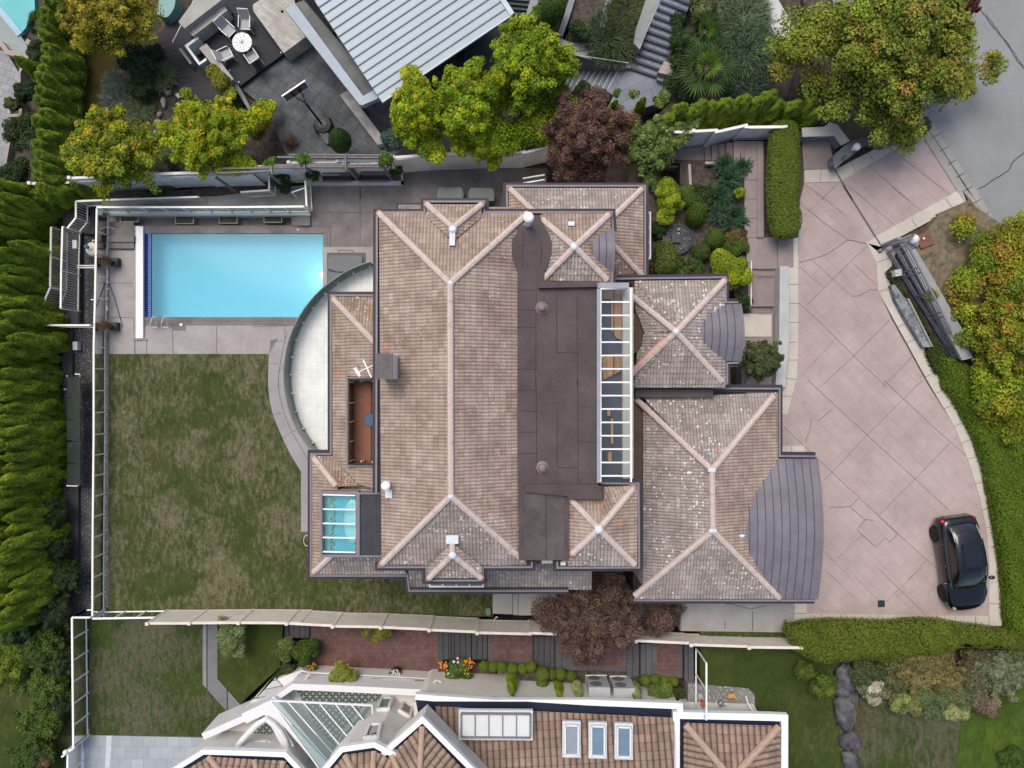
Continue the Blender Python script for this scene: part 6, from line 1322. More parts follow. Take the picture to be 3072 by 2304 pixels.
sp = mp_.n('ShaderNodeSeparateXYZ'); mp_.l(sub.outputs[0], sp.inputs[0]); rr = mp_.math('SQRT', mp_.math('ADD', mp_.math('MULTIPLY', sp.outputs[0], sp.outputs[0]), mp_.math('MULTIPLY', sp.outputs[1], sp.outputs[1]))); th_ = mp_.math('ARCTAN2', sp.outputs[1], sp.outputs[0])
pet = mp_.math('SINE', mp_.math('ADD', mp_.math('MULTIPLY', th_, 8), 0)); val = mp_.math('SINE', mp_.math('ADD', mp_.math('MULTIPLY', rr, 13), pet))
mp_m = mp_.done(mp_.mix(mp_.math('GREATER_THAN', val, .05), (.03, .042, .04), (.36, .39, .35)), .5, .3)
part('terrace_floor', pf, mp_m, sh_, 'black and cream patterned terrace tiles')
pf = M(); pf.prism(q('D1', 150, 1180, 420, 1120, 640, 1560, 560, 1660, 200, 1250), 1.17, 1.1); pf.prism(q('D1', 270, 1060, 345, 1000, 400, 1080), 1.17, 1.1); part('terrace_floor', pf, plain('pale_green_floor', (.42, .48, .42), .6), sh_)
gc = M(); zg = 2.9; gpts = q('D1', 140, 1098, 985, 1138, 800, 1420, 640, 1600, 560, 1680); gc.face([P(*gpts[0], zg), P(*gpts[1], zg), P(*gpts[2], zg+.2), P(*gpts[3], zg+.4), P(*gpts[4], zg+.4)], True); gcp = part('glass_canopy', gc, m_glass_g, sh_)
gb2 = M(); gb2.beam(P(*gpts[0], zg), P(*gpts[1], zg), .08, .08); gb2.beam(P(*gpts[0], zg), P(*gpts[4], zg+.4), .06, .06)
for a, b in (((280, 1105), (670, 1545)), ((410, 1110), (720, 1470)), ((545, 1118), (790, 1410)), ((680, 1125), (845, 1340)), ((812, 1130), (915, 1260)), ((155, 1120), (610, 1610)), ((985, 1138), (990, 1215))): gb2.beam(P(*q('D1', *a)[0], zg+.03), P(*q('D1', *b)[0], zg+.3), .05, .05)
part('glazing_bar', gb2, m_white, gcp)
par = M()
def pw(pts, w, z1_, z0_, ref=None): par.wallpath(W(pts, z1_ if ref is None else ref), w, z1_, z0_)
pw(q('D1', 320, 985, 700, 1000, 1500, 1040), .3, 2.2, .5); pw(q('D1', 140, 1105, 560, 1600, 700, 1760), .55, 2.4, .5); pw(q('D1', -80, 1250, 110, 1160, 300, 1500), .5, 2.3, .3); pw(q('D1', -420, 1400, -80, 1250), .3, 2.3, .3); pw(q('D1', 330, 985, 160, 1100), .25, 2.1, .4)
part('parapet', par, m_white, sh_)
ca = M(); ca.prism(q('D1', 350, 935, 400, 868, 470, 880, 1540, 930, 1500, 1000, 320, 972), 1.22, .8); part('balcony_cap', ca, conc('grey_cap', (.30, .29, .29), (.36, .35, .35), .15), sh_)
bl = M()
for v in ((360, 905, 970, 925), (1060, 940, 1330, 952)): bl.ribbon(q('D1', *v), .05, 1.232)
part('cap_strip', bl, m_white, sh_)
for v in ((975, 915, 1068, 922, 1052, 953, 960, 948), (1335, 928, 1425, 934, 1412, 965, 1322, 960)):
    m = M(); m.prism(q('D1', *v), 1.26, 1.2); wn_ = part('skylight', m, m_gut, sh_)
    c = q('D1', *v); cx_, cy_ = sum(p[0] for p in c)/4, sum(p[1] for p in c)/4; m = M(); m.prism([(cx_+(p[0]-cx_)*.82, cy_+(p[1]-cy_)*.72) for p in c], 1.275, 1.2); part('pane', m, m_cglass, wn_)
hr = M(); hr.tube([P(*q('D1', 395, 970)[0], 1.3), P(*q('D1', 470, 870)[0], 1.9), P(*q('D1', 395, 850)[0], 1.5), P(*q('D1', 330, 920)[0], 1.3)], .04, 8); hr.tube([P(*q('D1', 1425, 1010)[0], 1.3), P(*q('D1', 1520, 930)[0], 2.0), P(*q('D1', 1555, 945)[0], 1.9), P(*q('D1', 1550, 990)[0], 1.3)], .05, 8); part('handrail', hr, m_white, sh_)
# windows on the upper walls
def onw(seg, x, y):
    A_, B_ = [P(*p, 6.0)*1 for p in q('D1', *seg)]; e = (B_-A_).normalized(); n_ = Vector((e.y, -e.x, 0)); n_ = n_ if n_.y > 0 else -n_; A_ = A_-n_*.21
    C0 = Vector((0, 0, H)); d = P(*q('D1', x, y)[0], 0)-C0; return C0+d*(n_.dot(A_-C0)/n_.dot(d)), n_
def wwin2(seg, v, gcol):
    p = [onw(seg, v[i], v[i+1]) for i in (0, 2, 4, 6)]; n_ = p[0][1]; p = [a for a, _ in p]; m = M(); e = n_*.05
    for a, b in zip(p, p[1:]+p[:1]): m.beam(a+e, b+e, .13, .16, up=n_)
    f = part('window', m, m_white, sh_); m = M(); m.face([x+n_*.04 for x in p]); part('pane', m, gcol, f)
def wwin(c4, gcol=m_cglass):
    """c4: four (zoom x, y, z) corners"""
    p = [P(*q('D1', a, b)[0], z) for a, b, z in c4]; c = sum(p, Vector())/4; n_ = (p[1]-p[0]).cross(p[3]-p[0]).normalized()
    if n_.dot(Vector((0, 0, 1)))*1 < 0: n_ = -n_
    e = n_*.06; m = M()
    for a, b in zip(p, p[1:]+p[:1]): m.beam(a+e, b+e, .14, .12)
    f = part('window', m, m_white, sh_); m = M(); m.face([x+e*1.4 for x in p]); part('pane', m, gcol, f)
m_curt = plain('green_curtain', (.10, .19, .17), .3, .5)
s1, s2 = (735, 1498, 1005, 1458), (1005, 1458, 1275, 1598)
wwin2(s1, (1068, 1092, 1160, 1082, 1122, 1178, 1030, 1182), m_curt); wwin2(s1, (968, 1312, 1060, 1302, 1035, 1408, 925, 1418), m_cglass); wwin2(s2, (1252, 1092, 1325, 1132, 1288, 1238, 1208, 1192), m_cglass)
wwin([(1820, 1012, 2.0), (1955, 1012, 2.0), (1955, 1055, 3.0), (1820, 1055, 3.0)], m_curt)
bay = M(); bay.prism(q('D1', 1740, 1050, 1800, 985, 1975, 985, 2050, 1050), 2.0, 0); part('bay', bay, m_side, sh_)
# arched window canopy on the left
ar = M(); cpt = q('D1', 90, 1520)[0]
arc = [P(*p, 2.5) for p in q('D1', 280, 1500, 262, 1430, 225, 1365, 170, 1300, 105, 1252, 30, 1300, -50, 1380, -120, 1460, -130, 1500)]
ar.tube(arc, .14, 8); part('arch', ar, m_white, sh_); af = M(); af.face([p-Vector((0, 0, 1.2)) for p in arc], True); part('arch_glass', af, mp_m, sh_)
ab = M(); ab.beam(P(*q('D1', -60, 1450)[0], 2.0), P(*q('D1', 120, 1435)[0], 2.0), .1, .05); ab.beam(P(*q('D1', 100, 1500)[0], 2.0), P(*q('D1', 130, 1430)[0], 2.0), .2, .05); ab.beam(P(*q('D1', -40, 1480)[0], 1.9), P(*q('D1', 85, 1475)[0], 1.9), .3, .03); part('glazing_bar', ab, m_white, sh_)
pn = M(); pn.prism(q('D1', -20, 1090, 30, 1075, 130, 1150, 90, 1165), 1.3, 1.1); pn.prism(q('D1', 30, 1075, 180, 915, 240, 985, 110, 1120), 1.25, 1.1); part('louvre', pn, planks('louvre_white', (.4, .4, .4), (.5, .5, .5), .28, R(-35), .12), sh_)
# roof skylights of the south house
def rsky(t, x0, y0, x1, y1, n_, gm, z):
    f = M(); a, b, c, d = [P(*p, z) for p in q(t, x0, y0, x1, y0+4, x1, y1+4, x0, y1)]
    f.prism(q(t, x0-22, y0-28, x1+22, y0-24, x1+22, y1+30, x0-22, y1+26), z-.08, z-.25); w_ = part('skylight', f, m_lead, sh_)
    f = M(); 
    for p_, q_ in ((a, b), (b, c), (c, d), (d, a)): f.beam(p_+Vector((0, 0, .02)), q_+Vector((0, 0, .02)), .07, .12)
    for i in range(1, n_): f.beam(a+(b-a)*i/n_+Vector((0, 0, .03)), d+(c-d)*i/n_+Vector((0, 0, .03)), .045, .06)
    part('frame', f, m_white if n_ == 1 else m_gut, w_); g = M(); g.face([a, b, c, d], True); part('pane', g, gm, w_)
m_blind = plain('white_blind', (.62, .66, .66), .25, .5, var=.05); m_bluegl = plain('blue_reflecting_pane', (.16, .24, .32), .08, .6, var=.15)
rsky('D1', 1725, 1205, 2266+30, 1400, 5, m_blind, 4.35); 
for i, x in enumerate((540, 757, 973)): rsky('D2', x, 1300+i*8, x+108, 1545+i*8, 1, m_bluegl if i else plain('grey_pane', (.27, .30, .35), .1, .6), 4.3)
# the flat part over the skylight row merges across the tile border
o = thing('air_conditioner', 'grey outdoor air conditioning unit, the west one of the pair', 'air conditioner', (0, 0, 0), 'air conditioning units beside the white house')
ux = plain('unit_grey', (.42, .44, .44), .4); m = M().box((0, 0, .70), .98, .44, 1.4); part('casing', m, ux, o)
m = M()
for s_ in (.35, 1.02): m.tube([(-.12, .215, s_), (-.12, .235, s_)], .27, 20); m.tube([(.12, .214, s_), (.12, .232, s_)], .03, 8)
part('fan_guard', m, plain('fan_dark', (.16, .17, .17), .5), o); m = M()
m.box((0, 0, .03), 1.0, .5, .05)
part('bracket', m, m_whitem, o)
o.location = P(*q('D2', 815, 985)[0], 1.2+.4); o.location.z = 1.2
o.location = Vector((P(*q('D2', 825, 1030)[0], 2.6).x, P(*q('D2', 825, 1030)[0], 2.6).y, 1.2))
copy_tree(o, Vector((P(*q('D2', 1032, 1038)[0], 2.6).x, P(*q('D2', 1032, 1038)[0], 2.6).y, 1.2)), 0, 1, 'grey outdoor air conditioning unit, the east one of the pair')
o = thing('flower_pot', 'dark round pot topped with white pebbles on the red brick terrace', 'pot', P(*q('D1', 1195, 860)[0], .3)); c = P(*q('D1', 1192, 845)[0], .3); m = M().lathe(c, [(.2, 0), (.27, .3), (.3, .62), (.27, .62)], 22); part('pot', m, plain('pot_dark', (.03, .035, .04), .4), o)
m = M(); rg = random.Random(5)
for i in range(70):
    a = rg.uniform(0, 6.28); r_ = .25*math.sqrt(rg.random()); m.blob(c+Vector((r_*math.cos(a), r_*math.sin(a), .61)), .035, .03, .025, 6, 4)
part('pebbles', m, nm('pebble', (.45, .45, .4), (.65, .65, .58), 20, .7), o)
# trellis frame and small things at the right of the white house
tf = thing('trellis', 'tall white metal trellis frame beside the air conditioners and lawn', 'trellis', P(*q('D2', 1660, 900)[0], 2.3)); m = M()
A_, B_ = P(*q('D2', 1625, 665)[0], 2.4), P(*q('D2', 1625, 1110)[0], 2.4); up_ = Vector((0, 0, 1.5))
off = Vector((.35, 0, 0))
m.beam(A_, B_, .05, .05); m.beam(A_+up_*1.2, B_+up_*1.2, .07, .07)
for t_ in (0, .48, 1): m.beam(A_+(B_-A_)*t_, A_+(B_-A_)*t_+up_*1.2, .05, .05)
part('frame', m, m_whitem, tf)
o = thing('folding_chair', 'small folded wooden chair on the gravel with an orange cushion', 'chair', P(*q('D2', 1930, 1080)[0], 2.39)); m = M()
for a, b in (((1890, 1070), (1920, 1125)), ((1950, 1062), (1980, 1122)), ((1895, 1080), (1955, 1075)), ((1905, 1100), (1968, 1095)), ((1915, 1122), (1978, 1118))): m.beam(P(*q('D2', *a)[0], 2.7), P(*q('D2', *b)[0], 2.5), .025, .025)
part('frame', m, plain('pale_wood', (.50, .40, .22), .6), o); part('cushion', M().box(P(*q('D2', 1920, 1058)[0], 2.8), .3, .18, .06, .2), plain('orange_cloth', (.50, .27, .08), .8), o)
o = thing('watering_can', 'grey metal watering can on the terrace edge', 'watering can', P(*q('D2', 1825, 1115)[0], 2.4)); part('body', M().lathe(P(*q('D2', 1825, 1115)[0], 2.42), [(.12, 0), (.12, .22), (.08, .25)], 14), plain('zinc', (.3, .33, .34), .4, .5, .6), o); part('spout', M().tube([P(*q('D2', 1830, 1120)[0], 2.5), P(*q('D2', 1878, 1150)[0], 2.7)], .015, 6), m_gut, o)
part('handle', M().tube([P(*q('D2', 1800, 1100)[0], 2.6), P(*q('D2', 1785, 1125)[0], 2.75), P(*q('D2', 1810, 1145)[0], 2.6)], .012, 6), m_whitem, o)
o = thing('bucket', 'orange bucket behind the white trellis post', 'bucket', P(*q('D2', 1680, 1115)[0], 2.4)); part('body', M().lathe(P(*q('D2', 1680, 1110)[0], 2.4), [(.1, 0), (.14, .28), (.13, .28)], 16), plain('orange_plastic', (.55, .10, .04), .4), o); part('lid', M().lathe(P(*q('D2', 1662, 1062)[0], 2.5), [(.13, 0), (.12, .04)], 16), plain('grey_lid', (.35, .36, .36), .5), o)
m = M(); m.prism(q('D2', 1500, 1110, 2100, 1128, 2150, 1215, 1500, 1200), 2.42, 1.5); struct('white_paving', m, plain('white_slab', (.52, .52, .50), .6))
m = M().tube([P(*q('D2', 2040, 1060)[0], 2.6), P(*q('D2', 2055, 1120)[0], 2.6), P(*q('D2', 2110, 1210)[0], 3.0)], .04, 8); solo('downpipe', m, m_white, 'curved white downpipe at the corner of the white house', 'pipe')
m = M().prism(smooth(q('D1', 1925, 335, 1965, 330, 1972, 360, 1965, 395, 1930, 395, 1925, 360)), .3, 0); solo('valve_box', m, plain('green_plastic', (.12, .20, .14), .5), 'small green plastic valve box at the lawn edge by the fence', 'box')
m = M().tube([P(*q('D1', 1998, 430)[0], 1.0), P(*q('D1', 2015, 405)[0], 1.5), P(*q('D1', 2028, 410)[0], 1.5)], .02, 6); solo('tap', m, m_whitem, 'small white standpipe beside the fence at the end of the lawn', 'tap')
m = M().prism(q('A0', 1452, 785, 1475, 768, 1497, 800, 1480, 815), .1, -.3); solo('utility_box', m, plain('sage_box', (.3, .42, .35), .5), 'little sage green box among the rocks beside the lower deck', 'box')
for i in range(9):
    x, y = q('D2', 1120+0, 540)[0] if 0 else (0, 0)
# ============================================================ VEGETATION
GAIN = 1.5
def arr_join(l): return (np.concatenate([a[0] for a in l]), np.concatenate([a[1] for a in l]))
def leaf_quads(pos, nrm, size, cols, rng, aspect=1.7, dirv=None, tilt=.7):
    n = len(pos); r = rng.normal(size=(n, 3)); nn = nrm+r*tilt*.6; nn[:, 2] += .25; nn /= np.linalg.norm(nn, axis=1)[:, None]+1e-9
    t = rng.normal(size=(n, 3)) if dirv is None else dirv+rng.normal(size=(n, 3))*.35
    t -= nn*np.sum(t*nn, 1)[:, None]; t /= np.linalg.norm(t, axis=1)[:, None]+1e-9; b = np.cross(nn, t)
    s = size*rng.uniform(.6, 1.3, n)[:, None] if np.isscalar(size) else size[:, None]
    co = np.empty((n, 4, 3)); co[:, 0] = pos-t*s*.5; co[:, 1] = pos+b*s*.5/aspect; co[:, 2] = pos+t*s*.5; co[:, 3] = pos-b*s*.5/aspect
    c = np.repeat(np.concatenate([cols, np.ones((n, 1))], 1), 4, axis=0); return co.reshape(-1, 3), c
def palette(rng, n, pal, base=None, jit=.18, mixk=.5):
    """pal: list of colours; base: index weights"""
    pal = np.array(pal, float); w = rng.random((n, len(pal)))**4; w /= w.sum(1)[:, None]; c = w@pal
    if base is not None: c = c*(1-mixk)+base*mixk
    return np.clip(c*GAIN*(1+rng.normal(size=(n, 1))*jit), .002, 1)
def blobs_leaves(blobs, n, size, pal, seed, aspect=1.7, zmin=-.35, tilt=.8, thick=.22, jit=.2, mixk=.6, dirk=None, cols=None):
    rng = np.random.default_rng(seed); B = np.array([b[:6] for b in blobs], float); w = (B[:, 3]*B[:, 4]+B[:, 5]*(B[:, 3]+B[:, 4])/2); w /= w.sum()
    bi = rng.choice(len(B), n, p=w); d = rng.normal(size=(n, 3)); d /= np.linalg.norm(d, axis=1)[:, None]
    low = d[:, 2] < zmin; d[low, 2] *= -1
    rr = 1-np.abs(rng.normal(size=n))*(thick if len(B) < 100 else .35); rr = np.clip(rr+rng.normal(size=n)*.04, .3, 1.12)
    if len(B) >= 100: rr = rng.random(n)**.3*1.22; tilt = .9; mixk = .8
    elif thick > .1: rr = rng.random(n)**.22*1.12; tilt = 1.0
    pos = B[bi, :3]+d*B[bi, 3:6]*rr[:, None]; nrm = d/B[bi, 3:6]; nrm /= np.linalg.norm(nrm, axis=1)[:, None]
    if len(B) < 40:
        keep = np.ones(n, bool)
        for k in range(len(B)):
            q_ = ((pos-B[k, :3])/B[k, 3:6]); ins = (np.sum(q_*q_, 1) < .5) & (bi != k); keep &= ~ins
        pos, nrm, bi = pos[keep], nrm[keep], bi[keep]
    bc = palette(rng, len(B), pal, None, .22)/GAIN if cols is None else np.array(cols)
    c = palette(rng, len(pos), pal, bc[bi], jit, mixk)
    return leaf_quads(pos, nrm, size, c, rng, aspect, None if dirk is None else nrm*dirk, tilt)
def crown_blobs(cx, cy, cz, R_, Rz, k, seed, br=(.16, .3), squash=.8, inner=True):
    rg = random.Random(seed); o = [(cx, cy, cz, R_*.72, R_*.72, Rz*.72)] if inner else []
    if k >= 20:     # big crowns: many small tufts on branch-like fingers
        nf = int(k*.62); ph = [rg.uniform(0, 6.28) for _ in range(3)]
        for i in range(nf):
            a = i*2.39996+rg.uniform(-.3, .3); u = math.sqrt((i+.5)/nf); e = (1+.10*math.sin(3*a+ph[0])+.08*math.sin(5*a+ph[1])+.06*math.sin(9*a+ph[2]))*rg.uniform(.86, 1.12)
            top = math.sqrt(max(0, 1-u*u*.95)); x0, y0, z0_ = R_*u*e*math.cos(a), R_*u*e*math.sin(a), Rz*top*rg.uniform(.7, 1.05)-(Rz*.25 if u > .85 else 0)
            for j in range(7):
                t = j/6; f = .62+.42*t; s_ = R_*rg.uniform(.095, .15)*(1.2-.5*t)
                o.append((cx+x0*f+rg.gauss(0, R_*.05), cy+y0*f+rg.gauss(0, R_*.05), cz+z0_*f*(1.05-.05*t)+rg.gauss(0, Rz*.06), s_, s_, s_*.75))
        return o
    for i in range(k):
        a = rg.uniform(0, 6.283); u = math.sqrt(rg.random())*.92; zz_ = math.sqrt(max(0, 1-u*u))*(1 if rg.random() < .8 else -.4); f = rg.uniform(.78, 1.02)
        r_ = R_*rg.uniform(*br); o.append((cx+R_*u*f*math.cos(a)*.95, cy+R_*u*f*math.sin(a)*.95, cz+Rz*zz_*f*.85, r_, r_, r_*squash))
    return o
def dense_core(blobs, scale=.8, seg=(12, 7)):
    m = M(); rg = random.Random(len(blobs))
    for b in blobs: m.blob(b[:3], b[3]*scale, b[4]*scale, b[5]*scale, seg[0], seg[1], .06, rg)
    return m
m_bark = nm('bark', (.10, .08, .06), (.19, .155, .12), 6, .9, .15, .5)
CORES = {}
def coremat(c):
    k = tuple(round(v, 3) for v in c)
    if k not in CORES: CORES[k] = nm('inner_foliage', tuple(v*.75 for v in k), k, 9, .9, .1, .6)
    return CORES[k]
def tree(name, label, cat, px, py, zc_, Rpx, Rz, z0, pal, n, size, seed, k=26, ell=1.0, extra=(), group=None, trunk=True, core=None, aspect=1.7, br=(.16, .3), thick=.22):
    """crown centre read in plan at its mid height zc_, Rpx = crown radius in plan units"""
    c = P(px, py, zc_); Rr = Rpx*(H-zc_)/F; bl = crown_blobs(c.x, c.y, c.z, Rr, Rz, k, seed, br)
    if ell != 1: bl = [(c.x+(b[0]-c.x)*ell, b[1], b[2], b[3], b[4], b[5]) for b in bl]
    for (ex, ey, er, ez) in extra:
        e = P(ex, ey, zc_+ez); r_ = er*(H-zc_)/F; bl += crown_blobs(e.x, e.y, e.z, r_, r_*.6, 7, seed+int(ex), (.35, .55))
    o = thing(name, label, cat, (c.x, c.y, z0), group)
    cr = blobs_leaves(bl, n, size, pal, seed, aspect, thick=thick); part('crown', cr, LEAF, o)
    m = M(); rg = random.Random(seed); top = c+Vector((0, 0, -Rz*.1)); r0 = max(.07, Rr*.055)
    m.tube([Vector((c.x, c.y, z0)), Vector((c.x+.05, c.y, (z0+top.z)/2)), top], [r0*1.3, r0, r0*.7], 8)
    for i in range(9):
        b = bl[(i*3+1) % len(bl)]; s = Vector((c.x, c.y, c.z-Rz*.5+(c.z-z0)*.05)); e = Vector(b[:3]); mid = (s+e)/2+Vector((0, 0, -.1)); m.tube([s, mid, e], [r0*.55, r0*.35, r0*.12], 6)
    part('trunk', m, m_bark, o)
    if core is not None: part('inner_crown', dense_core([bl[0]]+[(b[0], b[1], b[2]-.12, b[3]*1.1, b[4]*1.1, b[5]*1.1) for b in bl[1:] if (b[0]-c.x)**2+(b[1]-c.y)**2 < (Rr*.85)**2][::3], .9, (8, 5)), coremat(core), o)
    return o
YG = [(0.295, 0.324, 0.011), (0.192, 0.265, 0.011), (0.103, 0.177, 0.011), (0.443, 0.354, 0.013), (0.133, 0.221, 0.013)]
YG2 = [(0.244, 0.272, 0.015), (0.144, 0.215, 0.014), (0.072, 0.122, 0.012), (0.344, 0.244, 0.017), (0.1, 0.158, 0.015)]
LIME = [(0.216, 0.297, 0.009), (0.149, 0.243, 0.01), (0.095, 0.176, 0.01), (0.324, 0.311, 0.01), (0.081, 0.149, 0.012)]
OLIVE = [(0.253, 0.218, 0.023), (0.196, 0.196, 0.019), (0.138, 0.149, 0.016), (0.287, 0.218, 0.024)]
MAPLE = [(0.105, 0.16, 0.018), (0.158, 0.209, 0.02), (0.065, 0.118, 0.017), (0.21, 0.216, 0.023), (0.276, 0.146, 0.046), (0.118, 0.181, 0.018)]
MAROON = [(.11, .055, .048), (.08, .04, .036), (.145, .078, .065), (.055, .034, .028), (.10, .07, .04)]
MAROON2 = [(.10, .058, .05), (.07, .042, .037), (.135, .082, .068), (.052, .033, .029), (.115, .082, .05)]
HEDGE = [(0.066, 0.102, 0.012), (0.09, 0.126, 0.014), (0.048, 0.078, 0.012), (0.12, 0.144, 0.017)]
THUJA = [(0.071, 0.122, 0.009), (0.109, 0.167, 0.011), (0.045, 0.077, 0.008), (0.154, 0.193, 0.013)]
DARK = [(.018, .04, .014), (.03, .06, .018), (.02, .045, .02), (.035, .055, .015)]
BLUEG = [(.05, .09, .075), (.07, .12, .10), (.035, .06, .05)]
PALE = [(.17, .21, .09), (.11, .15, .05), (.07, .11, .035), (.22, .25, .12)]

# --- big trees
tree('autumn_tree', 'rounded tree with orange tips, west one of two in front of the white fence', 'tree', 348, 452, 2.6, 134, 1.5, -.3, YG2, 46000, .11, 11, 66, 1.06, extra=((430, 450, 52, -.2), (322, 352, 22, .1), (200, 440, 14, 0)), core=(.04, .06, .012))
tree('autumn_tree', 'yellow-green rounded tree, east one of the two in front of the white fence', 'tree', 625, 412, 2.6, 122, 1.5, -.3, YG, 46000, .11, 12, 66, 1.06, extra=((745, 372, 45, -.3), (790, 330, 34, -.3), (700, 500, 40, -.4)), core=(.05, .075, .012))
tree('olive_tree', 'large mustard-green tree at the top left beside the cypress hedge', 'tree', 325, 55, 2.6, 118, 1.7, -.3, OLIVE, 46000, .11, 13, 66, 1.12, extra=((300, 125, 52, -.3), (440, 40, 60, -.2), (400, 90, 45, 0)), core=(.06, .06, .015))
tree('yellow_tree', 'bright yellow-green tree, westmost of the group at the metal roof', 'tree', 1258, 350, 3.2, 100, 2.2, 0, YG, 46000, .12, 14, 60, .82, extra=((1238, 238, 34, .6), (1290, 440, 50, -.3), (1212, 290, 26, .3)), core=(.06, .085, .012))
tree('yellow_tree', 'bright yellow-green tree in the middle of the group at the metal roof', 'tree', 1400, 350, 3.2, 108, 2.2, 0, LIME, 50000, .12, 15, 64, .9, extra=((1372, 235, 38, .5), (1450, 430, 52, -.4), (1482, 490, 24, -.8), (1425, 205, 30, .5)), core=(.05, .08, .012))
tree('yellow_tree', 'tallest lime tree of the group beside the blue stone steps', 'tree', 1590, 225, 3.4, 142, 2.5, .5, LIME, 70000, .12, 16, 80, .92, extra=((1560, 105, 40, .8), (1635, 110, 32, .6), (1705, 195, 22, 0), (1530, 410, 72, -.8), (1665, 320, 50, -.2), (1480, 310, 74, -.5), (1515, 240, 60, -.1), (1610, 390, 66, -.7)), core=(.05, .08, .012))
tree('maroon_tree', 'maroon-leaved tree north of the house by the white fence', 'tree', 1750, 410, 3.0, 125, 1.9, .6, MAROON, 60000, .10, 17, 70, 1.1, extra=((1790, 300, 36, .5), (1720, 320, 38, .3), (1770, 520, 55, -.6), (1880, 380, 40, -.1)), core=(.045, .03, .025))
tree('maroon_tree', 'maroon-leaved tree south of the house overhanging the cream fence', 'tree', 1780, 1835, 3.4, 140, 1.7, 1.2, MAROON2, 66000, .10, 18, 76, 1.1, extra=((1820, 1740, 50, -.1), (1650, 1830, 50, -.2), (1960, 1860, 62, -.5), (2020, 1830, 36, -.6), (1760, 1950, 45, -.2), (1700, 1750, 34, -.3)), core=(.04, .027, .022))
tree('maple_tree', 'huge maple with green leaves and rusty red tips beside the road', 'tree', 2660, 165, 5.2, 235, 2.6, 2.4, MAPLE, 120000, .14, 19, 130, 1.0, extra=((2420, 110, 90, -.3), (2860, 190, 80, -.6), (2960, 200, 50, -.8), (2650, 330, 95, -.6), (2440, 260, 60, -1.2), (2700, 400, 55, -1.4), (2900, 270, 36, -1), (2720, 10, 120, 0), (2350, 180, 60, -1.0)), core=(.035, .05, .014), br=(.13, .22))
tree('red_maple', 'dark red leaved tree crown at the top right beside the road', 'tree', 2860, 25, 5.0, 62, 1.2, 2.4, [(.10, .03, .025), (.07, .02, .02), (.13, .05, .03), (.05, .03, .02)], 12000, .15, 20, 20, 1.2, extra=((2880, 75, 32, -.2), (2900, 10, 34, 0)))
tree('maple_tree', 'orange tinted maple at the right edge above the driveway', 'tree', 3035, 1010, 3.6, 148, 1.5, 2.9, [(.16, .23, .012), (.22, .25, .014), (.08, .14, .012), (.34, .17, .03), (.11, .18, .012)], 70000, .13, 21, 80, .9, extra=((2880, 870, 62, -.3), (2945, 790, 46, -.3), (2790, 885, 24, -.4), (2960, 760, 70, -.2), (3040, 700, 60, 0), (2880, 690, 42, -.3), (2990, 1200, 80, -.3), (3040, 1290, 50, -.4), (2915, 1010, 50, -.3), (2900, 940, 40, -.2), (2960, 1130, 60, -.2), (3030, 850, 70, 0), (3060, 760, 80, 0)), core=(.05, .06, .012))
tree('small_tree', 'pale green broad-leaved tree between the maroon tree and the front steps', 'tree', 1955, 445, 2.9, 88, 1.3, .8, [(.12, .17, .035), (.17, .21, .07), (.07, .12, .025), (.05, .09, .02)], 19000, .17, 22, 34, 1.0, extra=((2040, 395, 36, .2), (1985, 300, 26, .3), (1900, 285, 14, .4), (1850, 280, 12, .4), (2080, 370, 22, .2), (1960, 540, 34, -.4)), aspect=2.6)
tree('small_tree', 'bushy dark green tree with pinkish buds on the porch corner', 'tree', 2278, 1080, 3.8, 66, 1.1, 2.3, [(.04, .06, .02), (.06, .085, .03), (.10, .10, .045), (.025, .04, .015)], 20000, .10, 23, 30, 1.0, core=(.03, .045, .016))
tree('small_tree', 'grey-green willowy shrub leaning over the cream fence', 'tree', 696, 1905, 1.3, 52, .8, .1, PALE, 6500, .11, 24, 18, 1.1, extra=((675, 1860, 16, .3), (712, 1955, 22, -.1)), aspect=3.5)

# --- shrubs: (name, label, px, py, z_mid, Rpx, Rz, palette, n, leaf, ell)
def shrub(name, label, px, py, zc_, Rpx, Rz, pal, n, size, seed, ell=1.0, k=14, core=(.03, .045, .012), cat='shrub', group=None, aspect=1.6, br=(.25, .42), extra=(), smoothb=False):
    c = P(px, py, zc_); Rr = Rpx*(H-zc_)/F
    bl = [(c.x, c.y, c.z, Rr*.95, Rr*.95, Rz)] if smoothb else crown_blobs(c.x, c.y, c.z, Rr, Rz, k, seed, br)
    bl = [(c.x+(b[0]-c.x)*ell, b[1], b[2], b[3]*(ell if smoothb else 1), b[4], b[5]) for b in bl]
    for (ex, ey, er) in extra:
        e = P(ex, ey, zc_); r_ = er*(H-zc_)/F; bl += [(e.x, e.y, e.z, r_, r_, r_*.7)]
    o = thing(name, label, cat, (c.x, c.y, c.z-Rz), group)
    part('foliage', blobs_leaves(bl, n, size, pal, seed, aspect, thick=.08 if smoothb else .2, zmin=-.1), LEAF, o)
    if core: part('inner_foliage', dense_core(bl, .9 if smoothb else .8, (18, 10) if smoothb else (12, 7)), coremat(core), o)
    return o
YB = [(0.192, 0.24, 0.01), (0.264, 0.288, 0.017), (0.12, 0.18, 0.01), (0.084, 0.132, 0.01)]
BALL = [(.06, .10, .012), (.085, .13, .018), (.04, .075, .012)]
S = shrub
S('yellow_bush', 'yellow-green bush touching the north-east eave of the house', 2005, 605, 2.9, 44, .75, YB, 9000, .11, 31, 1.0, core=(.06, .085, .012), extra=((2000, 560, 26), (1995, 650, 25)))
S('green_bush', 'dark low bush in the corner under the yellow-green bush', 1965, 690, 2.3, 30, .5, DARK, 3000, .1, 32)
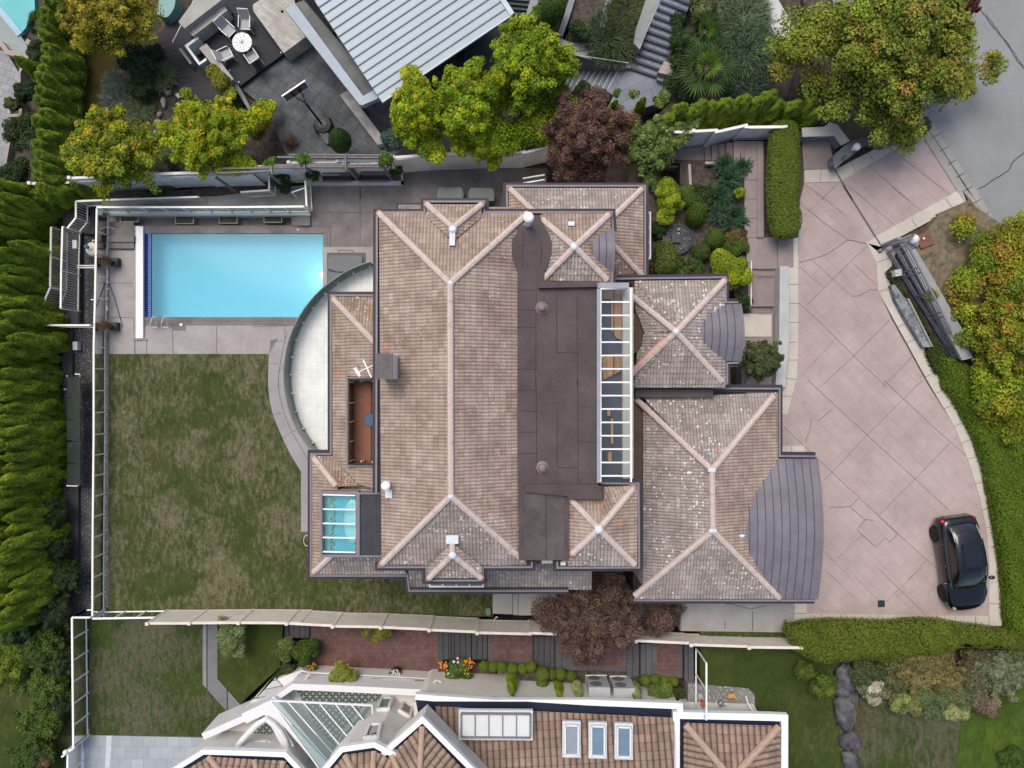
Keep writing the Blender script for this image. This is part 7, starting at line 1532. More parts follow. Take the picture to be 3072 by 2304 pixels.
S('clipped_bush', 'long smooth egg-shaped clipped bush beside the round stone pool', 2085, 650, 2.5, 33, .7, BALL, 9000, .06, 33, 1.0, smoothb=True, extra=((2072, 600, 28), (2095, 625, 30), (2062, 575, 22)), core=(.035, .055, .012))
S('broadleaf_bush', 'large speckled green bush south of the round black stone feature', 2003, 790, 2.7, 58, .7, [(.06, .10, .02), (.09, .13, .025), (.04, .07, .018), (.14, .13, .03)], 12000, .10, 34)
S('broadleaf_bush', 'small dark bush squeezed right of the speckled bush', 2075, 805, 2.5, 32, .5, [(.04, .07, .016), (.06, .09, .02)], 4000, .1, 35)
S('yellow_bush', 'big rounded yellow-green bush beside the front path', 2188, 820, 2.9, 64, .8, YB, 15000, .10, 36, core=(.06, .085, .012))
S('round_bush', 'round clipped bush north of the two rust-edged shrubs', 2143, 718, 2.6, 30, .5, BALL, 6000, .06, 37, smoothb=True)
S('round_bush', 'dark round bush between the stone feature and the clipped bushes', 2102, 758, 2.5, 29, .5, [(.035, .06, .014), (.05, .08, .016)], 6000, .07, 38, smoothb=True)
S('rust_shrub', 'low shrub with rusty brown leaves beside the front path', 2206, 712, 2.4, 30, .35, [(.09, .06, .02), (.06, .06, .02), (.12, .08, .03)], 4000, .08, 39, 1.1)
S('low_shrub', 'low green shrub below the rusty one beside the front path', 2203, 745, 2.4, 32, .4, BALL, 5000, .07, 40, 1.2)
S('round_bush', 'small yellow round bush at the path edge in the front garden', 2215, 582, 2.6, 17, .35, YB, 2500, .08, 41, core=(.06, .08, .012))
S('green_bush', 'dark narrow bush beside the white front handrail', 2228, 905, 2.6, 24, .5, DARK, 3500, .09, 42)
S('green_bush', 'loose dark bush in the upper front garden', 2115, 590, 2.4, 38, .4, DARK+[(.05, .07, .02)], 5000, .1, 43, 1.1)
S('blue_spruce', 'blue-green shrub at the end of the blotchy patio wall', 1180, 420, 1.4, 42, .7, BLUEG, 6500, .14, 44, 1.0, core=(.02, .035, .03), aspect=3)
S('round_cypress', 'dark green egg-shaped clipped bush on the slate patio', 1022, 425, 1.3, 36, 1.0, [(.02, .05, .012), (.035, .07, .014)], 9000, .06, 45, .95, smoothb=True, core=(.015, .03, .01))
S('golden_hedge', 'golden shrubs trained along the narrow wall by the deck', 668, 250, .9, 34, .5, [(.14, .14, .015), (.10, .13, .015), (.06, .09, .015), (.20, .15, .02)], 6000, .1, 46, .8, extra=((640, 215, 20), (690, 280, 20), (655, 235, 22)))
for i, (x, y, r_, lb, pl_) in enumerate(((85, 275, 40, 'dark bush below the far left garden path wall', DARK), (80, 400, 52, 'wide dark bush west of the cypress hedge', DARK+[(.06, .07, .03)]), (115, 448, 28, 'round olive bush against the cypress hedge', [(.06, .07, .02), (.09, .09, .03)]), (58, 520, 46, 'dark bush at the left edge above the lower hedge', DARK), (42, 318, 20, 'small yellowish bush inside the tan wall corner', [(.10, .11, .03), (.06, .08, .02)]), (122, 160, 34, 'dark bush between the neighbour pool and the cypress hedge', DARK), (150, 345, 30, 'reddish brown low bush beside the cypress hedge', [(.08, .06, .03), (.05, .05, .02)]),
        (398, 175, 45, 'dark green shrub under the mustard tree', DARK), (440, 225, 48, 'dark glossy shrub beside the lower timber deck', DARK+[(.03, .07, .04)]), (470, 160, 26, 'small dark shrub at the corner of the lower deck', DARK), (430, 275, 40, 'dark green shrub between the grass tufts', DARK), (507, 480, 22, 'pale variegated little shrub by the white fence', PALE), (700, 330, 34, 'dark shrub beside the end of the deck wall', DARK), (740, 350, 22, 'dark shrub at the edge of the slate patio', DARK))):
    S('garden_shrub', lb, x, y, -.4 if x < 200 else .1, r_, .5, pl_, 4200, .1, 50+i, core=(.018, .03, .012))
S('garden_shrub', 'dark shrub beside the lower blue steps', 1745, 285, 1.2, 34, .5, DARK, 4000, .11, 70); S('garden_shrub', 'dark ivy-like bush left of the fan palms', 2040, 130, 2.4, 46, .5, DARK, 7000, .10, 71, .7, extra=((2035, 60, 25), (2040, 190, 30), (2020, 250, 30), (2060, 280, 28)))
S('garden_shrub', 'pale green bush at the top beside the blue steps', 2110, 25, 2.8, 50, .6, [(.10, .12, .04), (.13, .15, .05), (.07, .09, .03)], 7000, .11, 72)
S('garden_shrub', 'dark hemlock bush right of the clipped cypress', 1735, 95, 1.9, 30, .4, DARK, 3500, .12, 73); S('garden_shrub', 'light green bush left of the clipped cypress', 1610, 50, 2.0, 26, .4, [(.07, .13, .02), (.05, .1, .015)], 3500, .1, 74)
S('flowering_bush', 'bush with small white flowers at the driveway entrance', 2745, 385, 3.0, 34, .4, [(.03, .06, .016), (.05, .08, .02), (.045, .07, .02), (.55, .52, .45)], 4500, .09, 75, 1.3)
S('clipped_cypress', 'tall rounded clipped cypress between the narrow concrete walls', 1655, 40, 2.6, 38, 1.0, [(.03, .07, .012), (.045, .09, .014)], 12000, .06, 76, .9, smoothb=True, extra=((1658, 10, 38),), core=(.02, .04, .01))
S('green_bush', 'round green bush beside the fence in the south neighbour garden', 915, 1950, .9, 42, .6, [(.05, .09, .012), (.07, .11, .014), (.035, .06, .01)], 8000, .08, 77, 1.1); S('green_bush', 'paler round bush left of the brick terrace', 860, 1945, .9, 40, .6, [(.09, .12, .03), (.12, .14, .04), (.06, .09, .02)], 8000, .08, 78, .9)
S('green_bush', 'loose dark bush at the corner of the white house balcony', 865, 2020, .5, 38, .5, DARK+[(.07, .08, .02)], 5000, .11, 79, 1.0)
S('acid_bush', 'airy yellow-green bush growing over the grey balcony cap', 1028, 2020, 1.5, 40, .4, [(.24, .24, .03), (.17, .19, .03), (.12, .14, .03)], 3800, .10, 80, 1.0, core=None)
S('acid_bush', 'yellow-green vine below the cream fence on the brick terrace', 1135, 1890, 1.0, 30, .3, [(.14, .15, .02), (.09, .11, .02)], 3800, .09, 81, 2.4, core=None)
S('round_bush', 'feathery bright green bush right of the air conditioners', 1978, 2075, 1.9, 43, .6, [(.10, .15, .03), (.14, .19, .045), (.06, .10, .02)], 11000, .10, 82, core=(.05, .08, .015), aspect=3)
S('green_bush', 'dark red-green bush at the foot of the white trellis', 2040, 2075, 1.7, 24, .4, [(.06, .05, .02), (.04, .06, .015)], 3500, .1, 83)
S('laurel_bush', 'olive green bush below the long rounded hedge on the right lawn', 2460, 2045, 2.9, 44, .6, [(.06, .10, .012), (.09, .12, .015), (.04, .07, .01)], 11000, .08, 84, .9, extra=((2410, 2015, 26),))
S('laurel_bush', 'small olive bush tucked under the hedge beside the right lawn', 2415, 2010, 2.9, 26, .5, [(.06, .09, .012), (.08, .11, .015)], 4500, .08, 85)
MIX = [(.10, .10, .04), (.13, .09, .03), (.07, .08, .03), (.15, .13, .05)]
S('bronze_shrub', 'wide bronze and green shrub in the bed below the long hedge', 2780, 2010, 3.0, 100, .5, MIX, 30000, .11, 86, 1.5, k=26)
S('silver_shrub', 'silvery sage shrub at the right end of the flower bed', 3000, 2015, 3.0, 86, .6, [(.14, .16, .09), (.10, .12, .06), (.18, .19, .11)], 16000, .11, 87, 1.1, k=22)
S('filler_shrub', 'dark green bush at the right edge below the sloping hedge', 3070, 1950, 2.9, 50, .5, [(.06, .09, .03), (.08, .11, .04)], 8000, .1, 410, k=18)
S('silver_shrub', 'feathery pale green shrub in the middle of the flower bed', 2805, 2080, 2.8, 74, .5, [(.15, .19, .09), (.11, .15, .06), (.08, .11, .04)], 12000, .13, 88, 1.2, aspect=4)
S('pink_shrub', 'brownish pink shrub at the lower right of the flower bed', 2950, 2110, 2.8, 40, .4, [(.15, .11, .08), (.11, .09, .06), (.18, .14, .1)], 7000, .09, 89, 1.2)
S('hydrangea', 'hydrangea bush with cream flower heads by the boulders', 2612, 2065, 2.7, 46, .4, [(.05, .08, .02), (.04, .07, .02), (.5, .45, .38)], 7000, .12, 90, 1.1)
S('hydrangea', 'pale yellow-green hydrangea in the lower edge of the bed', 2700, 2095, 2.7, 36, .35, [(.24, .26, .08), (.16, .2, .06), (.10, .13, .04)], 5000, .12, 91, 1.1); S('hydrangea', 'second pale yellow-green hydrangea further right in the bed', 2865, 2120, 2.7, 40, .35, [(.24, .26, .09), (.3, .3, .15), (.10, .13, .04)], 5000, .12, 92, 1.3)
for k_, (x, y, r_, lb, pl_) in enumerate(((2690, 2030, 60, 'olive filler shrub between the hydrangeas and the long hedge', [(.09, .11, .045), (.06, .08, .03), (.12, .12, .05)]), (2900, 2050, 62, 'tangled grey-brown shrub in the right half of the flower bed', [(.12, .11, .06), (.08, .09, .045), (.15, .13, .08)]), (2920, 1975, 44, 'sparse brown shrub close under the long hedge', [(.09, .075, .04), (.06, .06, .03)]), (2745, 2100, 36, 'yellowish shrub edge between the two pale hydrangeas', [(.16, .16, .06), (.1, .12, .045)]))): S('filler_shrub', lb, x, y, 2.75, r_, .35, pl_, 8000, .1, 400+k_, k=18)
S('green_bush', 'dark green bush behind the cream hydrangea', 2590, 2005, 2.8, 46, .4, [(.05, .07, .025), (.07, .09, .04)], 5000, .1, 93, 1.2)
S('green_bush', 'dark bush in the lower right corner of the bright lawn', 3040, 2270, 2.6, 40, .3, [(.03, .07, .01), (.05, .09, .015)], 5000, .1, 94)
# flower bed by the brick terrace
fb = S('flower_bed_plants', 'bed of orange, purple and white flowers beside the sleeper steps', 1372, 2020, .9, 46, .4, [(.05, .10, .02), (.07, .12, .025), (.04, .07, .02)], 8000, .1, 95, 1.1, cat='flowers')
m = M(); rg = random.Random(9)
for i in range(60):
    x, y = rg.choice(((1330, 2000), (1345, 2025), (1405, 1985), (1418, 1995), (1335, 1995), (1395, 2010))); p = P(x+rg.uniform(-14, 14), y+rg.uniform(-12, 12), rg.uniform(1.15, 1.35)); m.blob(p, .045, .045, .03, 7, 4, .1, rg)
part('orange_flower', m, plain('marigold', (.75, .26, .02), .7), fb)
m = M()
for x, y in ((1374, 1987), (1362, 1985), (1345, 2022), (1352, 2045), (1358, 2028), (1322, 2050), (1373, 1975)): m.blob(P(x, y, 1.35), .07, .07, .05, 8, 5, .1, rg)
part('pink_flower', m, nm('pink_petals', (.5, .28, .5), (.7, .6, .66), 8, .7), fb)
fb = S('marigold_plant', 'small orange flower clump beside the round green bush', 938, 2000, .8, 14, .25, [(.05, .08, .02), (.08, .1, .02)], 1200, .08, 96, cat='flowers')
m = M()
for i in range(12): m.blob(P(936+rg.uniform(-14, 14), 2000+rg.uniform(-12, 12), 1.05), .04, .04, .03, 6, 4, .1, rg)
part('orange_flower', m, plain('marigold2', (.7, .28, .03), .7), fb)

# boxwood balls (one of a kind, then copies)
def ball(loc, r_, label):
    o = thing('boxwood_ball', label, 'topiary', (0, 0, 0), 'clipped boxwood balls beside the white house'); bl = [(0, 0, .32, .32, .32, .34)]
    part('foliage', blobs_leaves(bl, 4200, .05, [(.10, .14, .015), (.13, .17, .02), (.07, .11, .012)], 5, thick=.04, zmin=-.6), LEAF, o); part('inner_foliage', dense_core(bl, .93, (18, 10)), coremat((.06, .09, .012)), o)
    part('stem', M().tube([(0, 0, -.5), (0, 0, .1)], .04, 6), m_bark, o); return o
proto = None
for (t, x, y, z, r_, lb) in (('D1', 1912, 825, 1.2, .75, 'westernmost boxwood ball of the front row'), ('D1', 1990, 830, 1.2, .72, 'second boxwood ball of the front row from the west'), ('D1', 2065, 832, 1.2, .72, 'third boxwood ball of the front row from the west'), ('D1', 2152, 842, 1.2, .82, 'fourth and larger boxwood ball of the front row from the west'), ('D2', 15, 830, 1.2, .8, 'fifth boxwood ball of the front row from the west'), ('D2', 105, 842, 1.2, .82, 'sixth boxwood ball of the front row from the west'), ('D2', 188, 845, 1.2, .75, 'seventh boxwood ball of the front row from the west'), ('D2', 260, 828, 1.2, .8, 'last boxwood ball of the first group in the front row'),
        ('D2', 355, 885, 1.4, 1.0, 'large boxwood ball at the top of the short column'), ('D2', 350, 960, 1.3, .9, 'middle boxwood ball of the short column'), ('D2', 348, 1035, 1.2, .95, 'lowest boxwood ball of the short column'), ('D2', 430, 890, 1.3, .75, 'small boxwood ball right of the short column'), ('D2', 508, 888, 1.4, .85, 'boxwood ball above the dark spiral cypress'), ('D2', 590, 905, 1.3, .8, 'boxwood ball left of the variegated column'), ('D2', 1212, 940, 1.7, .75, 'first boxwood ball right of the air conditioners'), ('D2', 1292, 930, 1.7, .75, 'second boxwood ball right of the air conditioners'), ('D2', 1370, 945, 1.7, .72, 'third boxwood ball right of the air conditioners'), ('D2', 1445, 950, 1.7, .75, 'fourth boxwood ball right of the air conditioners')):
    p = P(*q(t, x, y)[0], z+.4); loc = Vector((p.x, p.y, z))
    if proto is None: proto = ball(loc, 1, lb); proto.location = loc; proto.scale = (r_, r_, r_)
    else: copy_tree(proto, loc, rnd.uniform(0, 6), r_*rnd.uniform(.95, 1.05), lb)

# cypress columns: shared prototypes
def column_leaves(h, r, n, pal, seed, size=.11, taper=.75, ribs=0):
    rng = np.random.default_rng(seed); t = rng.random(n)**.8; a = rng.random(n)*2*np.pi
    prof = np.where(t < .25, .75+t, 1-((t-.25)/.75)**1.6*taper-(t > .93)*.15); lump = 1+.14*np.sin(a*3+t*9+seed)+.12*np.sin(a*5-t*14)
    rr = r*prof*lump*(1-np.abs(rng.normal(size=n))*.14); pos = np.stack([rr*np.cos(a), rr*np.sin(a), t*h], 1)
    nrm = np.stack([np.cos(a), np.sin(a), np.full(n, .35)], 1); nrm /= np.linalg.norm(nrm, axis=1)[:, None]
    dv = np.stack([np.cos(a)*.5, np.sin(a)*.5, np.full(n, 1.0)], 1)
    k = np.floor(t*7+a); base = palette(np.random.default_rng(3), 64, pal, None, .12)[(np.abs(k).astype(int)*7+seed) % 64]
    c = palette(rng, n, pal, base, .2, .55); return leaf_quads(pos, nrm, size, c, rng, 2.4, dv, .55)
def cypress(name, label, h, r, n, pal, seed, group=None, size=.11, cat='cypress', core=(.03, .05, .012)):
    o = thing(name, label, cat, (0, 0, 0), group); part('foliage', column_leaves(h, r, n, pal, seed, size), LEAF, o)
    m = M().tube([(0, 0, 0), (0, 0, h*.3), (0, 0, h*.7), (0, 0, h*.93)], [r*.68, r*.8, r*.55, r*.1], 10); part('inner_foliage', m, coremat(core), o); part('trunk', M().tube([(0, 0, -.15), (0, 0, .4)], .06, 6), m_bark, o); return o
def place_tip(px, py, z0, z1):   # tip read in plan at height z1
    p = P(px, py, z1); return Vector((p.x, p.y, z0))
# long west hedge
rg = random.Random(21); GW = 'tall cypress hedge along the west edge'; LWH = 'green cypress tree in the tall hedge down the left edge of the garden'
protos = []
i = 0; y = 545
while y < 1900:
    lx = rg.uniform(-18, 16); loc = place_tip(lx, y, -1.6, 3.0+rg.uniform(-.4, .3)); sc_ = rg.uniform(.92, 1.08)
    if i < 4:
        o = cypress('cypress_tree', LWH, 4.7, .51, 15000, THUJA, 40+i, GW, size=.12); o.location = loc; o.rotation_euler = (0, 0, rg.uniform(0, 6)); protos.append(o)
    else: copy_tree(protos[i % 4], loc, rg.uniform(0, 6), (sc_*1.05, sc_*1.05, sc_))
    i += 1; y += 36 if y < 1500 else 42
for k in range(26):   # second, outer row seen as pale tips behind
    loc = place_tip(rg.uniform(-75, -45), 540+k*54, -1.8, 3.0); copy_tree(protos[k % 4], loc, rg.uniform(0, 6), rg.uniform(.95, 1.1))
# north-west cypress row
i = 0; y = -70
while y < 560:
    lx = 132-22*math.sin(max(0, y)/560*3.0)+rg.uniform(-6, 6)-(8 if y > 400 else 0); loc = place_tip(lx, y, -.4, 2.6+rg.uniform(-.3, .3))
    copy_tree(protos[i % 4], loc, rg.uniform(0, 6), (1.12, 1.12, rg.uniform(.60, .68)), 'green cypress tree in the dark hedge row left of the brown grass strip')['group'] = 'cypress hedge row in the north-west garden'
    i += 1; y += 33
o = copy_tree(protos[1], place_tip(30, 160, -1.6, 3.2), 1.0, (1.0, 1.0, .95), 'lone cypress leaning out from the hedge over the neighbour pool slab'); del o['group']
for k, (x, y_) in enumerate(((165, 545), (205, 545), (80, 575), (30, 560))): copy_tree(protos[k % 4], place_tip(x, y_, -1.4, 1.6), rg.uniform(0, 6), (1, 1, .6))['label'] = 'short cypress at the corner beside the white slatted fence'
# north-east clipped cypress row
i = 0
for (x, y_, z1_) in ((1985, 380, 3.6), (2012, 345, 3.9), (2055, 310, 4.2), (2085, 325, 4.0), (2120, 300, 4.3), (2150, 305, 4.2), (2190, 295, 4.4), (2215, 300, 4.2), (2250, 285, 4.4), (2285, 295, 4.2), (2330, 270, 4.5), (2350, 300, 4.3), (2405, 300, 4.4), (2450, 290, 4.5), (2465, 320, 4.2), (1935, 290, 3.6), (1850, 300, 3.3)):
    o = copy_tree(protos[i % 4], place_tip(x, y_, 1.4, z1_), rg.uniform(0, 6), (.95 if x > 1950 else .5, .95 if x > 1950 else .5, (z1_-1.4)/4.9*1.0), 'clipped cypress in the row behind the white fence at the front steps' if x > 1960 else ('slim cypress tip beside the blue landing' if x > 1900 else 'thin cypress tip between the maroon tree and the blue landing')); o['group'] = 'cypress row behind the white fence at the front steps'
    if x < 1960: del o['group']
    i += 1
# spiral cypresses and variegated columns by the white house
for (t, x, y_, lb) in (('D1', 2140, 1060, 'dark slim cypress left of the boxwood column, the west one of two'), ('D2', 505, 1135, 'dark slim cypress reaching over the white gutter')):
    p = P(*q(t, x, y_)[0], 3.6); o = copy_tree(protos[2], Vector((p.x, p.y, 1.0)), 0, (.42, .42, .54), lb); del o['group']
p = P(*q('D2', 100, 1060)[0], 3.4); o = copy_tree(protos[1], Vector((p.x, p.y, 1.0)), 0, (.5, .5, .5), 'dark slim cypress in the middle of the boxwood front row'); del o['group']
VAR = [(.20, .22, .09), (.14, .17, .06), (.08, .11, .03)]
o = cypress('variegated_column', 'pale variegated column shrub left of the air conditioners', 1.7, .26, 5000, VAR, 77, None, .08, 'shrub', (.07, .09, .03)); p = P(*q('D2', 660, 1085)[0], 3.1); o.location = (p.x, p.y, 1.4)
copy_tree(o, Vector((P(*q('D2', 1155, 1105)[0], 3.3).x, P(*q('D2', 1155, 1105)[0], 3.3).y, 1.5)), 1, 1, 'pale variegated column shrub right of the air conditioners')
# dark climbing bushes below the hedge, lower left
LB = [(.06, .11, .02), (.09, .14, .02), (.04, .075, .015), (.025, .05, .014)]
for k, (x, y_, r_, lb, pl_) in enumerate(((165, 1540, 42, 'dark ivy bush between the tall hedge and the aggregate strip', DARK), (180, 1640, 38, 'dark bush below the ivy beside the aggregate strip', DARK), (205, 1730, 40, 'dark bush at the south end of the aggregate strip', DARK), (100, 1760, 70, 'light green bush at the foot of the tall hedge', THUJA), (170, 1830, 46, 'twiggy dark bush beside the railing corner', DARK+[(.08, .08, .04)]),
        (140, 1950, 66, 'big feathery green bush beside the white glass railing', LB), (150, 2060, 60, 'green bush midway down the white glass railing', LB), (130, 2160, 62, 'green bush near the lower end of the white glass railing', LB), (110, 2260, 60, 'green bush in the lower left corner beside the round lamp', LB), (30, 1990, 60, 'yellow-green bush at the lower left edge', [(.18, .22, .02), (.12, .16, .02), (.07, .11, .015)]), (205, 1990, 34, 'dark bush hugging the white glass railing', DARK), (205, 2100, 34, 'lower dark bush hugging the white glass railing', DARK), (60, 1880, 50, 'dark bush in the gap of the left hedge', DARK))):
    S('hedge_bush', lb, x, y_, -.2, r_*1.25, .9, pl_, 13000, .10, 110+k, k=20, core=(.02, .035, .012))
S('ground_ivy', 'reddish brown low bush beside the lamp in the lower left corner', 135, 2285, .1, 24, .3, [(.14, .08, .05), (.09, .07, .03)], 2500, .09, 130)

# --- big clipped hedges built as rounded slabs with leaf cover
def hedge(name, label, pts, z1_, z0_, r_edge, pal, dens, size, seed, core=(.05, .07, .012), bump=.06, cat='hedge', under=.0):
    xy = np.array([[p.x, p.y] for p in W(pts, z1_)]); rng = np.random.default_rng(seed)
    a = 0
    for i in range(len(xy)): j = (i+1) % len(xy); a += xy[i][0]*xy[j][1]-xy[j][0]*xy[i][1]
    if a < 0: xy = xy[::-1]
    area = abs(a)/2; n = int(area*dens*1.6); lo, hi = xy.min(0), xy.max(0)
    p = rng.random((int(n*((hi-lo).prod()/area)), 2))*(hi-lo)+lo
    ins = np.zeros(len(p), bool); dist = np.full(len(p), 1e9); nr = np.zeros((len(p), 2))
    for i in range(len(xy)):
        A_, B_ = xy[i], xy[(i+1) % len(xy)]
        cnd = ((A_[1] > p[:, 1]) != (B_[1] > p[:, 1])) & (p[:, 0] < (B_[0]-A_[0])*(p[:, 1]-A_[1])/(B_[1]-A_[1]+1e-12)+A_[0]); ins ^= cnd
        e = B_-A_; L_ = (e**2).sum(); t = np.clip(((p-A_)@e)/L_, 0, 1); d = np.linalg.norm(p-(A_+t[:, None]*e), axis=1)
        nv = np.array([e[1], -e[0]])/math.sqrt(L_); up_ = d < dist; nr[up_] = nv; dist = np.minimum(dist, d)
    p, dist, nr = p[ins], dist[ins], nr[ins]
    und = bump*(np.sin(p[:, 0]*2.1+seed)*np.cos(p[:, 1]*1.7)+.5*np.sin(p[:, 0]*5+p[:, 1]*4))
    k = np.clip((r_edge-dist)/r_edge, 0, 1); z = z1_-r_edge*(1-np.sqrt(np.clip(1-k*k, 0, 1)))+und+rng.normal(size=len(p))*.02
    nrm = np.stack([nr[:, 0]*k, nr[:, 1]*k, np.sqrt(np.clip(1-k*k, 0.02, 1))], 1); pos = np.stack([p[:, 0], p[:, 1], z], 1)
    # sides
    sp_, sn_ = [], []
    for i in range(len(xy)):
        A_, B_ = xy[i], xy[(i+1) % len(xy)]; e = B_-A_; L_ = math.sqrt((e**2).sum()); m_ = int(L_*(z1_-z0_)*dens*.6); t = rng.random(m_); hh = rng.random(m_)
        o_ = rng.normal(size=m_)*.03; nv = np.array([e[1], -e[0]])/L_
        o_ = o_-under*(1-hh); sp_.append(np.stack([A_[0]+e[0]*t+nv[0]*o_, A_[1]+e[1]*t+nv[1]*o_, z0_+(z1_-r_edge*.8-z0_)*hh], 1)); sn_.append(np.tile([nv[0], nv[1], .2], (m_, 1)))
    pos = np.concatenate([pos]+sp_); nrm = np.concatenate([nrm]+sn_); n = len(pos)
    patch = (np.sin(pos[:, 0]*1.3+seed)+np.sin(pos[:, 1]*1.7+pos[:, 0]*.8)+np.sin(pos[:, 0]*3.1-pos[:, 1]*2.3))/3
    pa = np.array(pal); base = pa[0]*(.5-patch[:, None]*.5)+pa[1]*(.5+patch[:, None]*.5)
    cols = palette(rng, n, pal, base, .2, .6)
    c0_ = Vector((float(xy[:, 0].mean()), float(xy[:, 1].mean()), z0_)); o = thing(name, label, cat, c0_)
    part('foliage', leaf_quads(pos, nrm, size, cols, rng, 1.8, None, .8), LEAF, o)
    m = M(); ctr = xy.mean(0)
    def inset(d):
        out = []
        for i in range(len(xy)):
            e0 = xy[i]-xy[i-1]; e1 = xy[(i+1) % len(xy)]-xy[i]; n0 = np.array([-e0[1], e0[0]])/np.linalg.norm(e0); n1 = np.array([-e1[1], e1[0]])/np.linalg.norm(e1); s_ = n0+n1; s_ = s_/max(.5, np.linalg.norm(s_)); out.append(tuple(xy[i]+s_*d))
        return out
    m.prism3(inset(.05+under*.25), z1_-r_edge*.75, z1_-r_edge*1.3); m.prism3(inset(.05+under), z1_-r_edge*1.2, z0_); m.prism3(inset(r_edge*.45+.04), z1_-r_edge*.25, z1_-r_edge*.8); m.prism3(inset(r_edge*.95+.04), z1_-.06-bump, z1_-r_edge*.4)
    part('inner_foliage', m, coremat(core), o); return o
hedge('clipped_hedge', 'rounded box hedge standing at the left of the driveway entrance', smooth(q('A3', 140, 1010, 200, 970, 330, 980, 368, 1040, 380, 1300, 385, 1450, 372, 1600)+q('B3', 350, 150, 385, 185, 395, 300, 350, 400, 240, 440, 160, 400, 120, 300, 105, 100)+q('A3', 100, 1600, 105, 1400, 118, 1150)), 3.75, 2.3, .42, [(.055, .09, .010), (.08, .12, .012), (.04, .065, .01), (.13, .15, .02)], 900, .075, 201, under=.5)
hedge('clipped_hedge', 'long rounded lobed hedge along the south edge of the driveway', smooth(q('D3', 242, 545, 310, 470, 600, 440, 960, 445, 1120, 460, 1300, 432, 1560, 440, 1700, 475, 2000, 500, 2300, 600, 2300, 720, 2000, 700, 1700, 690, 1650, 740, 1250, 780, 1200, 825, 1050, 800, 900, 790, 640, 830, 480, 800, 330, 720)), 3.75, 2.3, .6, [(.075, .10, .010), (.10, .13, .012), (.055, .075, .01), (.15, .16, .02)], 700, .075, 202, bump=.12, under=.55)
hedge('clipped_hedge', 'broad sloping hedge band curving down the right side of the driveway', smooth(q('C3', 1540, -200, 1700, -180, 1900, -50, 2300, 200, 2600, 600, 2700, 1659, 2700, 2420, 2330, 2400, 2200, 2230, 2100, 2080, 2085, 1659, 2010, 1180, 1900, 600, 1700, 200, 1590, 60)), 3.1, 2.3, .4, [(.07, .12, .008), (.095, .15, .010), (.05, .085, .008), (.12, .16, .012)], 620, .075, 203, bump=.08, core=(.05, .08, .01))
hedge('low_hedge', 'low dark green strip of ground cover beside the driveway band', smooth(q('B3', 1080, 720, 1100, 690, 1150, 740, 1230, 860, 1400, 1150, 1600, 1400, 1640, 1440, 1540, 1500, 1500, 1580, 1420, 1420, 1400, 1340, 1465, 1330, 1250, 920, 1180, 900)), 2.7, 2.3, .15, [(.035, .06, .012), (.05, .075, .014), (.025, .04, .01)], 500, .07, 204, core=(.025, .04, .01), bump=.03)
g = M(); g.prism(q('C3', 1500, -30, 1560, 20, 1640, 100, 1760, 260, 1960, 660, 2070, 1185, 2145, 1659)+q('D3', 2150, 520, 2045, 500, 2045, 0)+q('C3', 2037, 1500, 2012, 1290, 1962, 1000, 1842, 640, 1722, 370), 2.42, 2.3); struct('grass_bank', g, m_lawn_g)

# --- palms and grasses
def blade_arr(base, dirs, length, width, droop, cols, segs=3):
    """curved blades; returns quads"""
    n = len(base); co, cc = [], []
    side = np.stack([-dirs[:, 1], dirs[:, 0], np.zeros(n)], 1); side /= np.linalg.norm(side, axis=1)[:, None]+1e-9
    pts = [base+dirs*(length*t)[:, None]+np.stack([np.zeros(n), np.zeros(n), -droop*length*t*t], 1) for t in [k/segs for k in range(segs+1)]]
    for k in range(segs):
        w0, w1 = width*(1-.55*k/segs), width*(1-.55*(k+1)/segs)*(.25 if k == segs-1 else 1); w0 = w0 if np.ndim(w0) else np.full(n, w0); w1 = w1 if np.ndim(w1) else np.full(n, w1)
        q4 = np.stack([pts[k]-side*w0[:, None], pts[k]+side*w0[:, None], pts[k+1]+side*w1[:, None], pts[k+1]-side*w1[:, None]], 1); co.append(q4.reshape(-1, 3)); cc.append(np.repeat(np.concatenate([cols, np.ones((n, 1))], 1), 4, 0))
    return np.concatenate(co), np.concatenate(cc)
def grass(label, px, py, z, rpx, pal, n, seed, h=.7, lean=.6, wd=.012, name='ornamental_grass', dirbias=(0, 0), cat='grass tuft'):
    rng = np.random.default_rng(seed); c = P(px, py, z); Rr = rpx*(H-z)/F; a = rng.random(n)*6.283; e = rng.uniform(.3, 1.25, n)
    d = np.stack([np.cos(a)*np.cos(e)+dirbias[0], np.sin(a)*np.cos(e)+dirbias[1], np.sin(e)], 1); d /= np.linalg.norm(d, axis=1)[:, None]
    spr = .3 if name == 'spiky_plant' else .8; a2 = a+rng.normal(size=n)*.8
    base = np.array(c)+np.stack([np.cos(a2), np.sin(a2), np.zeros(n)], 1)*(np.sqrt(rng.random(n))*Rr*spr)[:, None]; L_ = Rr*rng.uniform(.5, 1.0, n)*(1.5-spr)*1.2
    o = thing(name, label, cat, c); o['kind'] = 'thing'; part('blades', blade_arr(base, d, L_, np.full(n, wd), rng.uniform(.2, .6, n), palette(rng, n, pal)), LEAF, o); return o
GG = [(.10, .13, .06), (.14, .17, .09), (.07, .10, .04)]
